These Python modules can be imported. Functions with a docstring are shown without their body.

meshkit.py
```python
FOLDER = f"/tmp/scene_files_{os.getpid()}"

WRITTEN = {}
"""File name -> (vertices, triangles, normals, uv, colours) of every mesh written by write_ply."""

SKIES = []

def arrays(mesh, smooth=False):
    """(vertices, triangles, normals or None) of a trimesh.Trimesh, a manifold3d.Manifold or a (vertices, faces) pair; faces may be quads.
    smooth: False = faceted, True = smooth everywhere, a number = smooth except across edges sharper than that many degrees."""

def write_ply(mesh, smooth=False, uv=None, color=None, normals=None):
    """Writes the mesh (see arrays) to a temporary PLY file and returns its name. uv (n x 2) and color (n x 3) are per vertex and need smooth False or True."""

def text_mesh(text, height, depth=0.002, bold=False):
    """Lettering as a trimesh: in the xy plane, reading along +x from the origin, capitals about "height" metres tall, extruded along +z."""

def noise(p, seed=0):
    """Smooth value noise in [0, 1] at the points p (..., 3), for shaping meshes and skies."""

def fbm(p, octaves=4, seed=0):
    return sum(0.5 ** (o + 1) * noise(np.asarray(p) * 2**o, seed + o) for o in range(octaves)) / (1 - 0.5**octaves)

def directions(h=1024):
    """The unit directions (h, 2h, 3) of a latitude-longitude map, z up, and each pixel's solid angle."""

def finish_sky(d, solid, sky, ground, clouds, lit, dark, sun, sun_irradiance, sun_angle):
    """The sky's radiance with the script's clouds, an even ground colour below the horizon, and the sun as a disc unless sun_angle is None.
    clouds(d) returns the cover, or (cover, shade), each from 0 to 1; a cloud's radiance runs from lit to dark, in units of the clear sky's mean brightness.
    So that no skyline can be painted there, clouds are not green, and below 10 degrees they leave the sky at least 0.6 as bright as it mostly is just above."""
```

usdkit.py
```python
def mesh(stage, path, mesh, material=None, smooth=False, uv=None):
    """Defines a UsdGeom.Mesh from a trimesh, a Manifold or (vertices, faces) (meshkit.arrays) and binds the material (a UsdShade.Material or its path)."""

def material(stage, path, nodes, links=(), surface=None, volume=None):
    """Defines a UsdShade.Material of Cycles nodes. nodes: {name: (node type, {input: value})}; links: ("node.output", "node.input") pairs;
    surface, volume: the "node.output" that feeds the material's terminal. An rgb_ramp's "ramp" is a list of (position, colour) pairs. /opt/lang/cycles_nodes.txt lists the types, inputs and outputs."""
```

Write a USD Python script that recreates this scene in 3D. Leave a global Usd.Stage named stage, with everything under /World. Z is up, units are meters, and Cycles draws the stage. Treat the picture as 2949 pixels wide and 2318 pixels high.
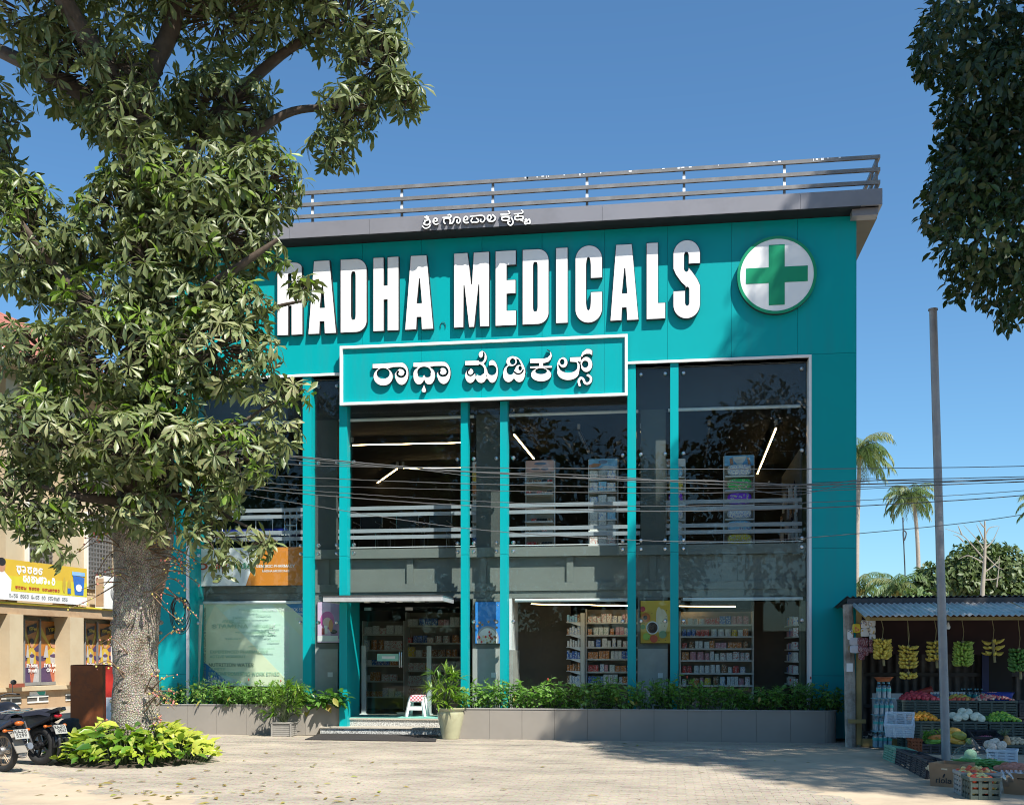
import math, random, numpy as np, trimesh, shapely, usdkit, meshkit
from shapely import affinity
from shapely.geometry import Polygon, LineString, Point, MultiPolygon
from shapely.ops import unary_union
from pxr import Usd, UsdGeom, UsdLux, UsdShade, Gf, Sdf, Vt
rnd = random.Random(7); rng = np.random.default_rng(7)
stage = Usd.Stage.CreateInMemory()
UsdGeom.SetStageUpAxis(stage, UsdGeom.Tokens.z); UsdGeom.SetStageMetersPerUnit(stage, 1.0)
UsdGeom.Xform.Define(stage, '/World'); UsdGeom.Scope.Define(stage, '/World/Looks')
# ---------------------------------------------------------------- camera, sky, sun, exposure
CXP, HOR, FPX, EYE, CAMY, TH = 1474.5, 1885.0, 3100.0, 1.66, -21.8, math.radians(8.2)
SN, CS = math.sin(TH), math.cos(TH)
cam = UsdGeom.Camera.Define(stage, '/World/camera')
cam.CreateHorizontalApertureAttr(36.0); cam.CreateVerticalApertureAttr(36.0 * 804 / 1024)
cam.CreateFocalLengthAttr(36.0 * FPX / 2949); cam.CreateVerticalApertureOffsetAttr((HOR - 1159) / 2949 * 36.0)
cam.CreateClippingRangeAttr(Gf.Vec2f(0.1, 3000)); cam.CreateExposureAttr(0.85)
cam.AddTransformOp().Set(Gf.Matrix4d(CS, SN, 0, 0, 0, 0, 1, 0, SN, -CS, 0, 0, 0, CAMY, EYE, 1))
SUN = np.array([0.98, -1.0, 1.85]); SUN /= np.linalg.norm(SUN)
dome = UsdLux.DomeLight.Define(stage, '/World/sky')
skym = usdkit.material(stage, '/World/Looks/sky_material', {
    's': ('sky_texture', {'sky_type': 'single_scattering', 'sun_disc': False, 'sun_elevation': math.asin(SUN[2]), 'sun_rotation': math.atan2(SUN[0], SUN[1]), 'altitude': 50.0, 'air_density': 1.0, 'aerosol_density': 0.6, 'ozone_density': 4.0}),
    'ti': ('mix', {'mix_type': 'multiply', 'fac': 1.0, 'color2': (.58, .82, .9)}), 'b': ('background_shader', {'strength': 0.104})}, [('s.color', 'ti.color1'), ('ti.color', 'b.color')], surface='b.background')
UsdShade.MaterialBindingAPI.Apply(dome.GetPrim()).Bind(skym)
dome.GetPrim().SetCustomDataByKey('kind', 'structure')
sun = UsdLux.DistantLight.Define(stage, '/World/sun_light')
sun.CreateAngleAttr(0.53); sun.CreateColorAttr(Gf.Vec3f(1.0, 0.95, 0.86)); sun.CreateNormalizeAttr(True); sun.CreateIntensityAttr(1.17)
_z = SUN; _x = np.cross([0, 0, 1.0], _z); _x /= np.linalg.norm(_x); _y = np.cross(_z, _x)
sun.AddTransformOp().Set(Gf.Matrix4d(*_x, 0, *_y, 0, *_z, 0, 0, 0, 20, 1))
# ---------------------------------------------------------------- where a sight line meets a plane of the place
CAM = np.array([0, CAMY, EYE])
def ray(px, py): return np.array([-SN, CS, 0]) + np.array([CS, SN, 0]) * ((px - CXP) / FPX) + np.array([0, 0, 1.0]) * ((HOR - py) / FPX)
def at(px, py, Y): d = ray(px, py); return CAM + d * ((Y - CAMY) / d[1])
def dep(px, py, Zc): return CAM + ray(px, py) * Zc
def gnd(px, py, z=0.0): d = ray(px, py); return CAM + d * ((z - EYE) / d[2])
def onp(px, py, P0, n): d = ray(px, py); return CAM + d * (np.dot(P0 - CAM, n) / np.dot(d, n))
def fx(px, Y): return at(px, HOR, Y)[0]
def fz(px, py, Y): return at(px, py, Y)[2]
# ---------------------------------------------------------------- materials
def V3(c): return tuple(float(x) for x in c)
_mats = {}
def mat(name, base, rough=.5, var=.12, scale=4.0, bump=0.0, bscale=60.0, metallic=0.0, spec=.5, coat=0.0, stretch=None, dirt=None, dscale=1.5, damt=.5, detail=4.0, emis=None):
    """A surface with even colour grain, optional stains of their own shape and fine relief."""
    if name in _mats: return _mats[name]
    b = np.array(base, float)
    n = {'g': ('geometry', {}), 'map': ('mapping', {'scale': stretch or (1, 1, 1)}),
         'n': ('noise_texture', {'scale': scale, 'detail': detail, 'roughness': .6}),
         'r': ('rgb_ramp', {'ramp': [(.28, V3(np.clip(b * (1 - var), 0, 1))), (.5, V3(b)), (.72, V3(np.clip(b * (1 + var), 0, 1)))]}),
         'p': ('principled_bsdf', {'roughness': rough, 'metallic': metallic, 'specular_ior_level': spec, 'coat_weight': coat})}
    l = [('g.position', 'map.vector'), ('map.vector', 'n.vector'), ('n.fac', 'r.fac')]
    out = 'r.color'
    if dirt is not None:
        n['dn'] = ('noise_texture', {'scale': dscale, 'detail': 7.0, 'roughness': .68}); n['dr'] = ('map_range', {'from_min': .48, 'from_max': .68, 'to_min': 0.0, 'to_max': damt, 'clamp': True})
        n['dm'] = ('mix', {'mix_type': 'mix', 'color2': V3(dirt)})
        l += [('map.vector', 'dn.vector'), ('dn.fac', 'dr.value'), ('dr.result', 'dm.fac'), (out, 'dm.color1')]; out = 'dm.color'
    l.append((out, 'p.base_color'))
    if bump:
        n['bn'] = ('noise_texture', {'scale': bscale, 'detail': 5.0, 'roughness': .6}); n['bu'] = ('bump', {'strength': min(1.0, bump), 'distance': .01})
        l += [('map.vector', 'bn.vector'), ('bn.fac', 'bu.height'), ('bu.normal', 'p.normal')]
    if emis: n['p'][1].update({'emission_color': V3(emis[0]), 'emission_strength': emis[1]})
    _mats[name] = usdkit.material(stage, '/World/Looks/' + name, n, l, surface='p.BSDF'); return _mats[name]
def leafmat(name, cols, rough=.42, trans=.25, spec=.5, tcol=None):
    if name in _mats: return _mats[name]
    k = len(cols); tc = tcol or tuple(np.clip(np.mean(cols, 0) * np.array([1.6, 1.9, .8]), 0, 1))
    _mats[name] = usdkit.material(stage, '/World/Looks/' + name, {
        'g': ('geometry', {}), 'oi': ('object_info', {}), 'ad': ('math', {'math_type': 'add'}), 'fr': ('math', {'math_type': 'fraction'}), 'r': ('rgb_ramp', {'ramp': [(i / max(1, k - 1), V3(c)) for i, c in enumerate(cols)]}),
        'n': ('noise_texture', {'scale': 40.0, 'detail': 2.0}), 'm': ('mix', {'mix_type': 'overlay', 'fac': .35}),
        'p': ('principled_bsdf', {'roughness': rough, 'specular_ior_level': spec}), 't': ('translucent_bsdf', {'color': V3(tc)}), 'x': ('mix_closure', {'fac': trans})},
        [('g.position', 'n.vector'), ('g.random_per_island', 'ad.value1'), ('oi.random', 'ad.value2'), ('ad.value', 'fr.value1'), ('fr.value', 'r.fac'), ('r.color', 'm.color1'), ('n.color', 'm.color2'), ('m.color', 'p.base_color'), ('p.BSDF', 'x.closure1'), ('t.BSDF', 'x.closure2')], surface='x.closure'); return _mats[name]
def glassmat(name, tint=(.93, .97, .96), f0=.018, rough=0.0):
    if name in _mats: return _mats[name]
    _mats[name] = usdkit.material(stage, '/World/Looks/' + name, {'w': ('layer_weight', {'blend': .5}), 'pw': ('math', {'math_type': 'power', 'value2': 5.0}), 'ma': ('math', {'math_type': 'multiply_add', 'value2': .8, 'value3': f0}), 't': ('transparent_bsdf', {'color': V3(tint)}), 'g': ('glossy_bsdf', {'roughness': rough, 'color': (1, 1, 1)}), 'x': ('mix_closure', {})},
        [('w.facing', 'pw.value1'), ('pw.value', 'ma.value1'), ('ma.value', 'x.fac'), ('t.BSDF', 'x.closure1'), ('g.BSDF', 'x.closure2')], surface='x.closure'); return _mats[name]
# ---------------------------------------------------------------- names and prims
_count = {}
def numbered(parent, name):
    k = (parent, name); c = _count.get(k, 0); _count[k] = c + 1
    return f'{parent}/{name}' if c == 0 else f'{parent}/{name}_{c:03d}'
def tag(path, label=None, cat=None, group=None, kind=None):
    p = stage.GetPrimAtPath(path)
    for k, v in (('label', label), ('category', cat), ('group', group), ('kind', kind)):
        if v: p.SetCustomDataByKey(k, v)
    return path
def thing(name, label=None, cat=None, group=None, loc=(0, 0, 0), rotz=0.0, kind=None):
    path = numbered('/World', name); x = UsdGeom.Xform.Define(stage, path)
    if any(loc) or rotz: x.AddTranslateOp().Set(Gf.Vec3d(*map(float, loc))); x.AddRotateZOp().Set(float(rotz))
    return tag(path, label, cat, group, kind)
def part(parent, name, m, material, smooth=False, label=None, kind=None):
    path = numbered(parent, name); usdkit.mesh(stage, path, m.out() if isinstance(m, B) else m, material, smooth)
    if label or kind: tag(path, label, None, None, kind)
    return path
def solo(name, m, material, label=None, cat=None, group=None, kind=None, smooth=False):
    return tag(part('/World', name, m, material, smooth), label, cat, group, kind)
def dup(src, loc, rotz=0.0, label=None, group=None, scale=None):
    was = stage.GetPrimAtPath(src); name = src.rsplit('/', 1)[1]
    if name[-4:-3] == '_' and name[-3:].isdigit(): name = name[:-4]
    path = numbered('/World', name); x = UsdGeom.Xform.Define(stage, path); p = x.GetPrim()
    p.GetReferences().AddInternalReference(was.GetPath()); p.SetInstanceable(True)
    x.ClearXformOpOrder(); x.AddTranslateOp(opSuffix='at').Set(Gf.Vec3d(*map(float, loc))); x.AddRotateZOp(opSuffix='turn').Set(float(rotz))
    if scale is not None: x.AddScaleOp(opSuffix='size').Set(Gf.Vec3f(*([float(scale)] * 3 if np.ndim(scale) == 0 else map(float, scale))))
    return tag(path, label or was.GetCustomDataByKey('label'), was.GetCustomDataByKey('category'), group or was.GetCustomDataByKey('group'))
# ---------------------------------------------------------------- mesh building
class B:
    def __init__(s): s.v = []; s.f = []; s.n = 0
    def add(s, v, f):
        v = np.asarray(v, float); f = np.asarray(f, int)
        if f.shape[1] == 4: f = np.vstack([f[:, [0, 1, 2]], f[:, [0, 2, 3]]])
        s.v.append(v); s.f.append(f + s.n); s.n += len(v); return s
    def tm(s, m, T=None):
        v = np.array(m.vertices); v = v if T is None else v @ T[:3, :3].T + T[:3, 3]
        return s.add(v, m.faces)
    def out(s): return trimesh.Trimesh(np.vstack(s.v), np.vstack(s.f), process=False)
    def box(s, x0, x1, y0, y1, z0, z1, bev=0.0):
        x0, x1 = min(x0, x1), max(x0, x1); y0, y1 = min(y0, y1), max(y0, y1); z0, z1 = min(z0, z1), max(z0, z1)
        if bev: return s.hex([(x0, y0), (x1, y0), (x1, y1), (x0, y1)], z0, z1, bev)
        v = [(x, y, z) for z in (z0, z1) for x, y in ((x0, y0), (x1, y0), (x1, y1), (x0, y1))]
        return s.add(v, [(3, 2, 1, 0), (4, 5, 6, 7), (0, 1, 5, 4), (1, 2, 6, 5), (2, 3, 7, 6), (3, 0, 4, 7)])
    def hex(s, poly, z0, z1, bev=0.0):
        """A convex outline raised from z0 to z1, its upper edge chamfered by bev."""
        p = np.array(poly, float); k = len(p); c = p.mean(0); rings = [(p, z0)]
        if bev:
            d = c - p; d /= np.linalg.norm(d, axis=1, keepdims=True); rings += [(p, z1 - bev), (p + d * bev * 1.4, z1)]
        else: rings.append((p, z1))
        v = np.vstack([np.c_[q, np.full(k, z)] for q, z in rings]); f = []
        for r in range(len(rings) - 1):
            for i in range(k): j = (i + 1) % k; a = r * k; f += [(a + i, a + j, a + k + j), (a + i, a + k + j, a + k + i)]
        t = (len(rings) - 1) * k
        for i in range(1, k - 1): f += [(t, t + i, t + i + 1), (0, i + 1, i)]
        return s.add(v, f)
    def obox(s, c, X, Y, Z, hx, hy, hz):
        c, X, Y, Z = (np.array(a, float) for a in (c, X, Y, Z))
        v = [c + X * a * hx + Y * b * hy + Z * d * hz for d in (-1, 1) for a, b in ((-1, -1), (1, -1), (1, 1), (-1, 1))]
        return s.add(v, [(3, 2, 1, 0), (4, 5, 6, 7), (0, 1, 5, 4), (1, 2, 6, 5), (2, 3, 7, 6), (3, 0, 4, 7)])
    def bar(s, p, q, w, h=None, up=(0, 0, 1)):
        p, q = np.array(p, float), np.array(q, float); d = q - p; L = np.linalg.norm(d); d = d / L; u = np.array(up, float)
        if abs(d @ u) > .98: u = np.array([1.0, 0, 0])
        a = np.cross(d, u); a /= np.linalg.norm(a); b = np.cross(a, d)
        return s.obox((p + q) / 2, d, a, b, L / 2, w / 2, (h or w) / 2)
    def tube(s, pts, r, k=8, cap=True):
        p = np.array(pts, float); n = len(p); r = np.broadcast_to(np.array(r, float), (n,))
        t = np.gradient(p, axis=0); t /= np.linalg.norm(t, axis=1, keepdims=True) + 1e-12
        a = np.zeros_like(p); u = np.array([0, 0, 1.0]) if abs(t[0, 2]) < .9 else np.array([1.0, 0, 0])
        for i in range(n): u = u - t[i] * (u @ t[i]); u /= np.linalg.norm(u) + 1e-12; a[i] = u
        b = np.cross(t, a); ang = np.arange(k) * 2 * np.pi / k
        v = (p[:, None] + r[:, None, None] * (np.cos(ang)[None, :, None] * a[:, None] + np.sin(ang)[None, :, None] * b[:, None])).reshape(-1, 3)
        i, j = np.meshgrid(np.arange(n - 1), np.arange(k), indexing='ij'); i = i.ravel(); j = j.ravel(); j2 = (j + 1) % k
        f = [np.c_[i * k + j, i * k + j2, (i + 1) * k + j2], np.c_[i * k + j, (i + 1) * k + j2, (i + 1) * k + j]]
        if cap:
            v = np.vstack([v, p[0], p[-1]]); jj = np.arange(k); j2 = (jj + 1) % k
            f += [np.c_[np.full(k, n * k), j2, jj], np.c_[np.full(k, n * k + 1), (n - 1) * k + jj, (n - 1) * k + j2]]
        return s.add(v, np.vstack(f))
    def lathe(s, prof, c=(0, 0, 0), k=20, axis=None):
        """prof: (radius, height) pairs turned about z through c, or about the given axis."""
        prof = np.array(prof, float); n = len(prof); ang = np.arange(k) * 2 * np.pi / k
        v = np.stack([prof[:, 0, None] * np.cos(ang), prof[:, 0, None] * np.sin(ang), np.broadcast_to(prof[:, 1, None], (n, k))], -1).reshape(-1, 3)
        if axis is not None:
            z = np.array(axis, float); z /= np.linalg.norm(z); x = np.cross(z, [0, 0, 1.0] if abs(z[2]) < .9 else [1.0, 0, 0]); x /= np.linalg.norm(x); y = np.cross(z, x)
            v = v @ np.array([x, y, z])
        i, j = np.meshgrid(np.arange(n - 1), np.arange(k), indexing='ij'); i = i.ravel(); j = j.ravel(); j2 = (j + 1) % k
        return s.add(v + np.array(c, float), np.vstack([np.c_[i * k + j, i * k + j2, (i + 1) * k + j2], np.c_[i * k + j, (i + 1) * k + j2, (i + 1) * k + j]]))
    def ball(s, c, r, k=10, rings=6):
        r = np.array([r] * 3 if np.ndim(r) == 0 else r, float); a = np.linspace(-np.pi / 2, np.pi / 2, rings + 1)
        b = B().lathe(np.c_[np.cos(a), np.sin(a)], k=k).out(); return s.add(np.array(b.vertices) * r + np.array(c, float), b.faces)
    def shape(s, geom, y0, y1):
        """A flat outline in (X, Z), given thickness from Y = y0 (front) to y1."""
        for g in (geom.geoms if hasattr(geom, 'geoms') else [geom]):
            if g.is_empty or g.area < 1e-7 or g.geom_type != 'Polygon': continue
            m = trimesh.creation.extrude_polygon(g, abs(y1 - y0), engine='earcut'); v = np.array(m.vertices)
            s.add(np.c_[v[:, 0], max(y0, y1) - v[:, 2], v[:, 1]], m.faces)
        return s
    def moved(s, T=None, loc=(0, 0, 0), rz=0.0):
        m = s.out(); v = np.array(m.vertices); c, n = math.cos(rz), math.sin(rz)
        v = v @ np.array([[c, -n, 0], [n, c, 0], [0, 0, 1]]).T + np.array(loc); return trimesh.Trimesh(v, m.faces, process=False)
def spline(pts, n=8, closed=False):
    p = np.array(pts, float)
    if len(p) < 3: return p
    q = np.vstack([p[-1], p, p[:2]]) if closed else np.vstack([2 * p[0] - p[1], p, 2 * p[-1] - p[-2]]); out = []
    for i in range(1, len(q) - 2):
        for t in np.linspace(0, 1, n, endpoint=False):
            out.append(.5 * (2 * q[i] + (q[i + 1] - q[i - 1]) * t + (2 * q[i - 1] - 5 * q[i] + 4 * q[i + 1] - q[i + 2]) * t * t + (3 * q[i] - q[i - 1] - 3 * q[i + 1] + q[i + 2]) * t ** 3))
    if not closed: out.append(p[-1])
    return np.array(out)
def EL(cx, cy, rx, ry): return affinity.scale(Point(cx, cy).buffer(1, 14), rx, ry, origin=(cx, cy))
def ST(pts, w): return LineString(spline(pts, 5)).buffer(w / 2, 5)
def PG(*pts): return Polygon(pts).buffer(0)
def glyph(ops):
    g = Polygon()
    for sgn, sh in ops: g = g.union(sh) if sgn > 0 else g.difference(sh)
    return g
def text_shape(text, h, bold=True):
    """Outline of a line of lettering in the plane, capitals h tall, from the origin."""
    m = meshkit.text_mesh(text, h, depth=.002, bold=bold); return m
_tx = {}
def text_on(text, x0, x1, z0, y, depth=.004, h=None, bold=True):
    """Lettering on an upright face at Y = y, its baseline z0, stretched to run from x0 to x1."""
    k = (text, bold)
    if k not in _tx: _tx[k] = meshkit.text_mesh(text, 1.0, depth=1.0, bold=bold)
    m = _tx[k]; v = np.array(m.vertices); w = v[:, 0].max() - v[:, 0].min(); u = (v[:, 0] - v[:, 0].min()) / w
    hh = h if h else (x1 - x0) / w
    return trimesh.Trimesh(np.c_[x0 + u * (x1 - x0), y - v[:, 2] * depth, z0 + v[:, 1] * hh], m.faces, process=False)
def leaf_mesh(P, D, N, L, W, template='oval', curl=.25):
    """Many leaves at once: base points P, directions D, upper sides N, lengths L, widths W."""
    P, D, N = (np.asarray(a, float) for a in (P, D, N)); L = np.asarray(L, float); W = np.asarray(W, float)
    D = D / np.linalg.norm(D, axis=1, keepdims=True); S = np.cross(D, N); S /= np.linalg.norm(S, axis=1, keepdims=True) + 1e-9; N = np.cross(S, D)
    prof = {'oval': [(0, .05), (.3, .8), (.62, .95), (1, 0)], 'obo': [(0, .05), (.35, .5), (.72, 1.0), (1, .12)], 'lance': [(0, .12), (.3, .9), (.65, .75), (1, 0)], 'dia': [(0, .1), (.5, 1), (1, .05)]}[template]
    vs = []
    for t, w in prof:
        z = -curl * t * t
        c = P + D * (L * t)[:, None] + N * (L * z)[:, None]
        vs += [c - S * (W * w / 2)[:, None] + N * (W * w * .16)[:, None], c, c + S * (W * w / 2)[:, None] + N * (W * w * .16)[:, None]]
    v = np.stack(vs, 1); k = 3 * len(prof); f = []
    for i in range(len(prof) - 1):
        a = 3 * i
        for b in (0, 1): f += [(a + b, a + b + 1, a + b + 4), (a + b, a + b + 4, a + b + 3)]
    f = np.array(f); n = len(P)
    F = (f[None] + (np.arange(n) * k)[:, None, None]).reshape(-1, 3)
    return v.reshape(-1, 3), F
def rand_dirs(n, r=rng):
    d = r.normal(size=(n, 3)); return d / np.linalg.norm(d, axis=1, keepdims=True)
# ================================================================ the ground
M_sand = mat('sandy_earth', (.35, .295, .225), .95, .18, .8, bump=.5, bscale=25, dirt=(.24, .195, .145), dscale=.9, damt=.6)
g_ = B(); xs = np.concatenate([[-400, -120, -45], np.linspace(-26, 14, 41), [30, 80, 300]]); ys = np.concatenate([[-300, -90, -40], np.linspace(-24, 12, 37), [30, 90, 500]])
XX, YY = np.meshgrid(xs, ys, indexing='ij'); nx, ny = XX.shape
ZZ = -.03 + .012 * (meshkit.fbm(np.stack([XX * .7, YY * .7, 0 * XX], -1)) - .5)
i, j = np.meshgrid(np.arange(nx - 1), np.arange(ny - 1), indexing='ij'); i = i.ravel(); j = j.ravel()
g_.add(np.stack([XX, YY, ZZ], -1).reshape(-1, 3), np.c_[i * ny + j, (i + 1) * ny + j, (i + 1) * ny + j + 1, i * ny + j + 1])
solo('ground', g_, M_sand, kind='structure', smooth=True)
# paving: interlocking concrete blocks of two bent halves, dust in the joints
def pavemat(name, k):
    a = np.array([.29, .255, .212]) * k
    return usdkit.material(stage, '/World/Looks/' + name, {
        'g': ('geometry', {}), 'm1': ('mapping', {'scale': (.8, 1.3, 1)}), 'n1': ('noise_texture', {'scale': .9, 'detail': 6.0, 'roughness': .62}), 'n2': ('noise_texture', {'scale': 38.0, 'detail': 3.0}),
        'n3': ('noise_texture', {'scale': .28, 'detail': 3.0}),
        'c0': ('rgb_ramp', {'ramp': [(.0, V3(a * .8)), (1, V3(a * 1.22))]}), 'dr': ('map_range', {'from_min': .36, 'from_max': .66, 'to_min': .3, 'to_max': .97, 'clamp': True}),
        'mx': ('mix', {'color2': (.43, .37, .29)}), 'ov': ('mix', {'mix_type': 'overlay', 'fac': .5}), 'dk': ('map_range', {'from_min': .35, 'from_max': .62, 'to_min': .9, 'to_max': 1.08, 'clamp': True}), 'mu': ('mix', {'mix_type': 'multiply', 'fac': 1.0}),
        'bu': ('bump', {'strength': .5, 'distance': .006}), 'p': ('principled_bsdf', {'roughness': .92, 'specular_ior_level': .25})},
        [('g.position', 'm1.vector'), ('m1.vector', 'n1.vector'), ('g.position', 'n2.vector'), ('g.position', 'n3.vector'), ('g.random_per_island', 'c0.fac'), ('n1.fac', 'dr.value'), ('dr.result', 'mx.fac'), ('c0.color', 'mx.color1'),
         ('mx.color', 'ov.color1'), ('n2.color', 'ov.color2'), ('n3.fac', 'dk.value'), ('ov.color', 'mu.color1'), ('dk.result', 'mu.color2'), ('mu.color', 'p.base_color'), ('n2.fac', 'bu.height'), ('bu.normal', 'p.normal')], surface='p.BSDF')
M_pave = [pavemat('paving_block_' + n, k) for n, k in (('grey', .95), ('warm', 1.12), ('dark', .8))]
PW, PD_, PZ = .225, .1125, .028
def paver(x, y, w=PW, d=PD_, z=0.0, tilt=(0, 0)):
    h, e = .0022, .02; X0, X1, X2 = x + h, x + w / 2, x + w - h; Y0, Y1 = y + h, y + d - h
    o = [(X0, Y0), (X1 - w * .12, Y0 + e), (X1 + w * .12, Y0 - e * .0), (X2, Y0 + e), (X2, Y1 + e), (X1 + w * .12, Y1), (X1 - w * .12, Y1 + e), (X0, Y1)]
    v = [(a, b, -.026) for a, b in o] + [(a, b, z + (a - x - w / 2) * tilt[0] + (b - y - d / 2) * tilt[1]) for a, b in o]
    f = []
    for q in range(8): r = (q + 1) % 8; f += [(q, r, 8 + r), (q, 8 + r, 8 + q)]
    f += [(8, 9, 14), (8, 14, 15), (9, 10, 13), (9, 13, 14), (10, 11, 12), (10, 12, 13)]
    return v, f
pav = []
for row in range(int(11.6 / PD_)):
    y = -12.4 + row * PD_
    for col in range(int(22 / PW)):
        x = -13.5 + col * PW + (PW / 2 if row % 2 else 0)
        c = np.array([x + .11, y + .05, 0]); d = c - CAM; Zc = d @ np.array([-SN, CS, 0]); Xc = d @ np.array([CS, SN, 0]); px = CXP + FPX * Xc / Zc; py = HOR + FPX * EYE / Zc
        if px < -60 or px > 3010 or py > 2400: continue
        pav.append((-(py) + abs(px - 1300) * .01, x, y))
pav.sort()
road = thing('paved_yard', kind='structure')
M_joint = mat('joint_sand', (.36, .31, .24), .95, .2, 3.0, dirt=(.27, .23, .185), dscale=.9, damt=.6)
part(road, 'sand_bed', B().box(-14, 9, -14.5, -.4, -.05, -.0055), M_joint)
restp = [B(), B(), B()]
for k, (_, x, y) in enumerate(pav):
    z = rnd.gauss(0, .0014); v, f = paver(x, y, z=z, tilt=(rnd.gauss(0, .01), rnd.gauss(0, .012))); q = rnd.choice((0, 0, 1, 1, 2))
    if k < 300: part(road, 'paving_block', B().add(v, f), M_pave[q])
    else: restp[q].add(v, f)
for q in range(3): part(road, 'paving_blocks', restp[q], M_pave[q], kind='stuff')
# loose sand lying over the paving, thick to the right, in windrows to the left
def sand_patch(name, poly, top):
    p = Polygon(poly); b = B(); mnx, mny, mxx, mxy = p.bounds; st = .12
    gx = np.arange(mnx, mxx + st, st); gy = np.arange(mny, mxy + st, st); X, Y = np.meshgrid(gx, gy, indexing='ij')
    d = shapely.distance(p.boundary, shapely.points(X.ravel(), Y.ravel())).reshape(X.shape); ins = shapely.contains_xy(p, X.ravel(), Y.ravel()).reshape(X.shape); d = np.where(ins, d, -d)
    n_ = meshkit.fbm(np.stack([X * 2.2, Y * 3.6, 0 * X], -1), 4, 3); Z = np.clip(d / .55, -1, 1) * top + (n_ - .5) * top * 1.5 - .004
    nx, ny = X.shape; i, j = np.meshgrid(np.arange(nx - 1), np.arange(ny - 1), indexing='ij'); i = i.ravel(); j = j.ravel()
    keep = d[i, j] > -.35
    b.add(np.stack([X, Y, Z], -1).reshape(-1, 3), np.c_[i * ny + j, (i + 1) * ny + j, (i + 1) * ny + j + 1, i * ny + j + 1][keep])
    return part(road, name, b, M_sand2, smooth=True, kind='stuff')
M_sand2 = mat('blown_sand', (.45, .36, .255), .95, .14, 1.2, bump=.5, bscale=30, dirt=(.3, .245, .18), dscale=1.8, damt=.5)
G = lambda px, py: tuple(gnd(px, py)[:2])
sand_patch('loose_sand', [G(2150, 2160), G(2420, 2152), (9, -1.6), (9, -12.6), G(2560, 2400), G(2420, 2300), G(2250, 2260), G(2140, 2215)], .02)
sand_patch('loose_sand', [G(-60, 2225), G(150, 2218), G(330, 2280), G(640, 2290), G(600, 2330), G(200, 2345), G(-60, 2360)], .012)
# ================================================================ the pharmacy building
M_teal = mat('teal_cladding', (.0, .345, .37), .4, .03, .6, spec=.22, dirt=(.02, .275, .295), dscale=1.2, damt=.5, stretch=(2.2, 1, .22))
M_tealb = mat('teal_cladding_aged', (.0, .33, .352), .42, .04, .6, spec=.22)
M_seam = mat('dark_seam', (.004, .05, .06), .7)
M_fascia = mat('grey_fascia', (.22, .22, .25), .45, .05, .8, dirt=(.17, .17, .19), dscale=1.2, damt=.5)
M_dark = mat('charcoal_soffit', (.012, .013, .017), .7, .1)
M_rail = mat('grey_rail_paint', (.17, .17, .175), .5, .1, 3, dirt=(.4, .4, .4), dscale=3, damt=.25)
M_white = mat('white_trim', (.8, .8, .8), .35, .02)
M_conc = mat('grey_green_render', (.165, .18, .165), .8, .06, 1.5, bump=.15, bscale=40, dirt=(.13, .145, .13), dscale=.8, damt=.5)
M_colm = mat('dark_grey_column', (.07, .078, .074), .7, .08, 2)
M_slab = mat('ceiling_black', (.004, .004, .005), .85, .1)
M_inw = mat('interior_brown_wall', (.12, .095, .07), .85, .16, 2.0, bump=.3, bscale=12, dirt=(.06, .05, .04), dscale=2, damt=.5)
M_floor = mat('interior_floor_tile', (.2, .19, .17), .25, .06)
M_soff2 = mat('brown_soffit', (.16, .125, .1), .85, .1, 2)
M_steel = mat('brushed_steel', (.62, .63, .64), .28, .05, 20, metallic=1.0)
M_rails = mat('grey_guard_rail', (.3, .32, .35), .4, .06, 2)
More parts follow.
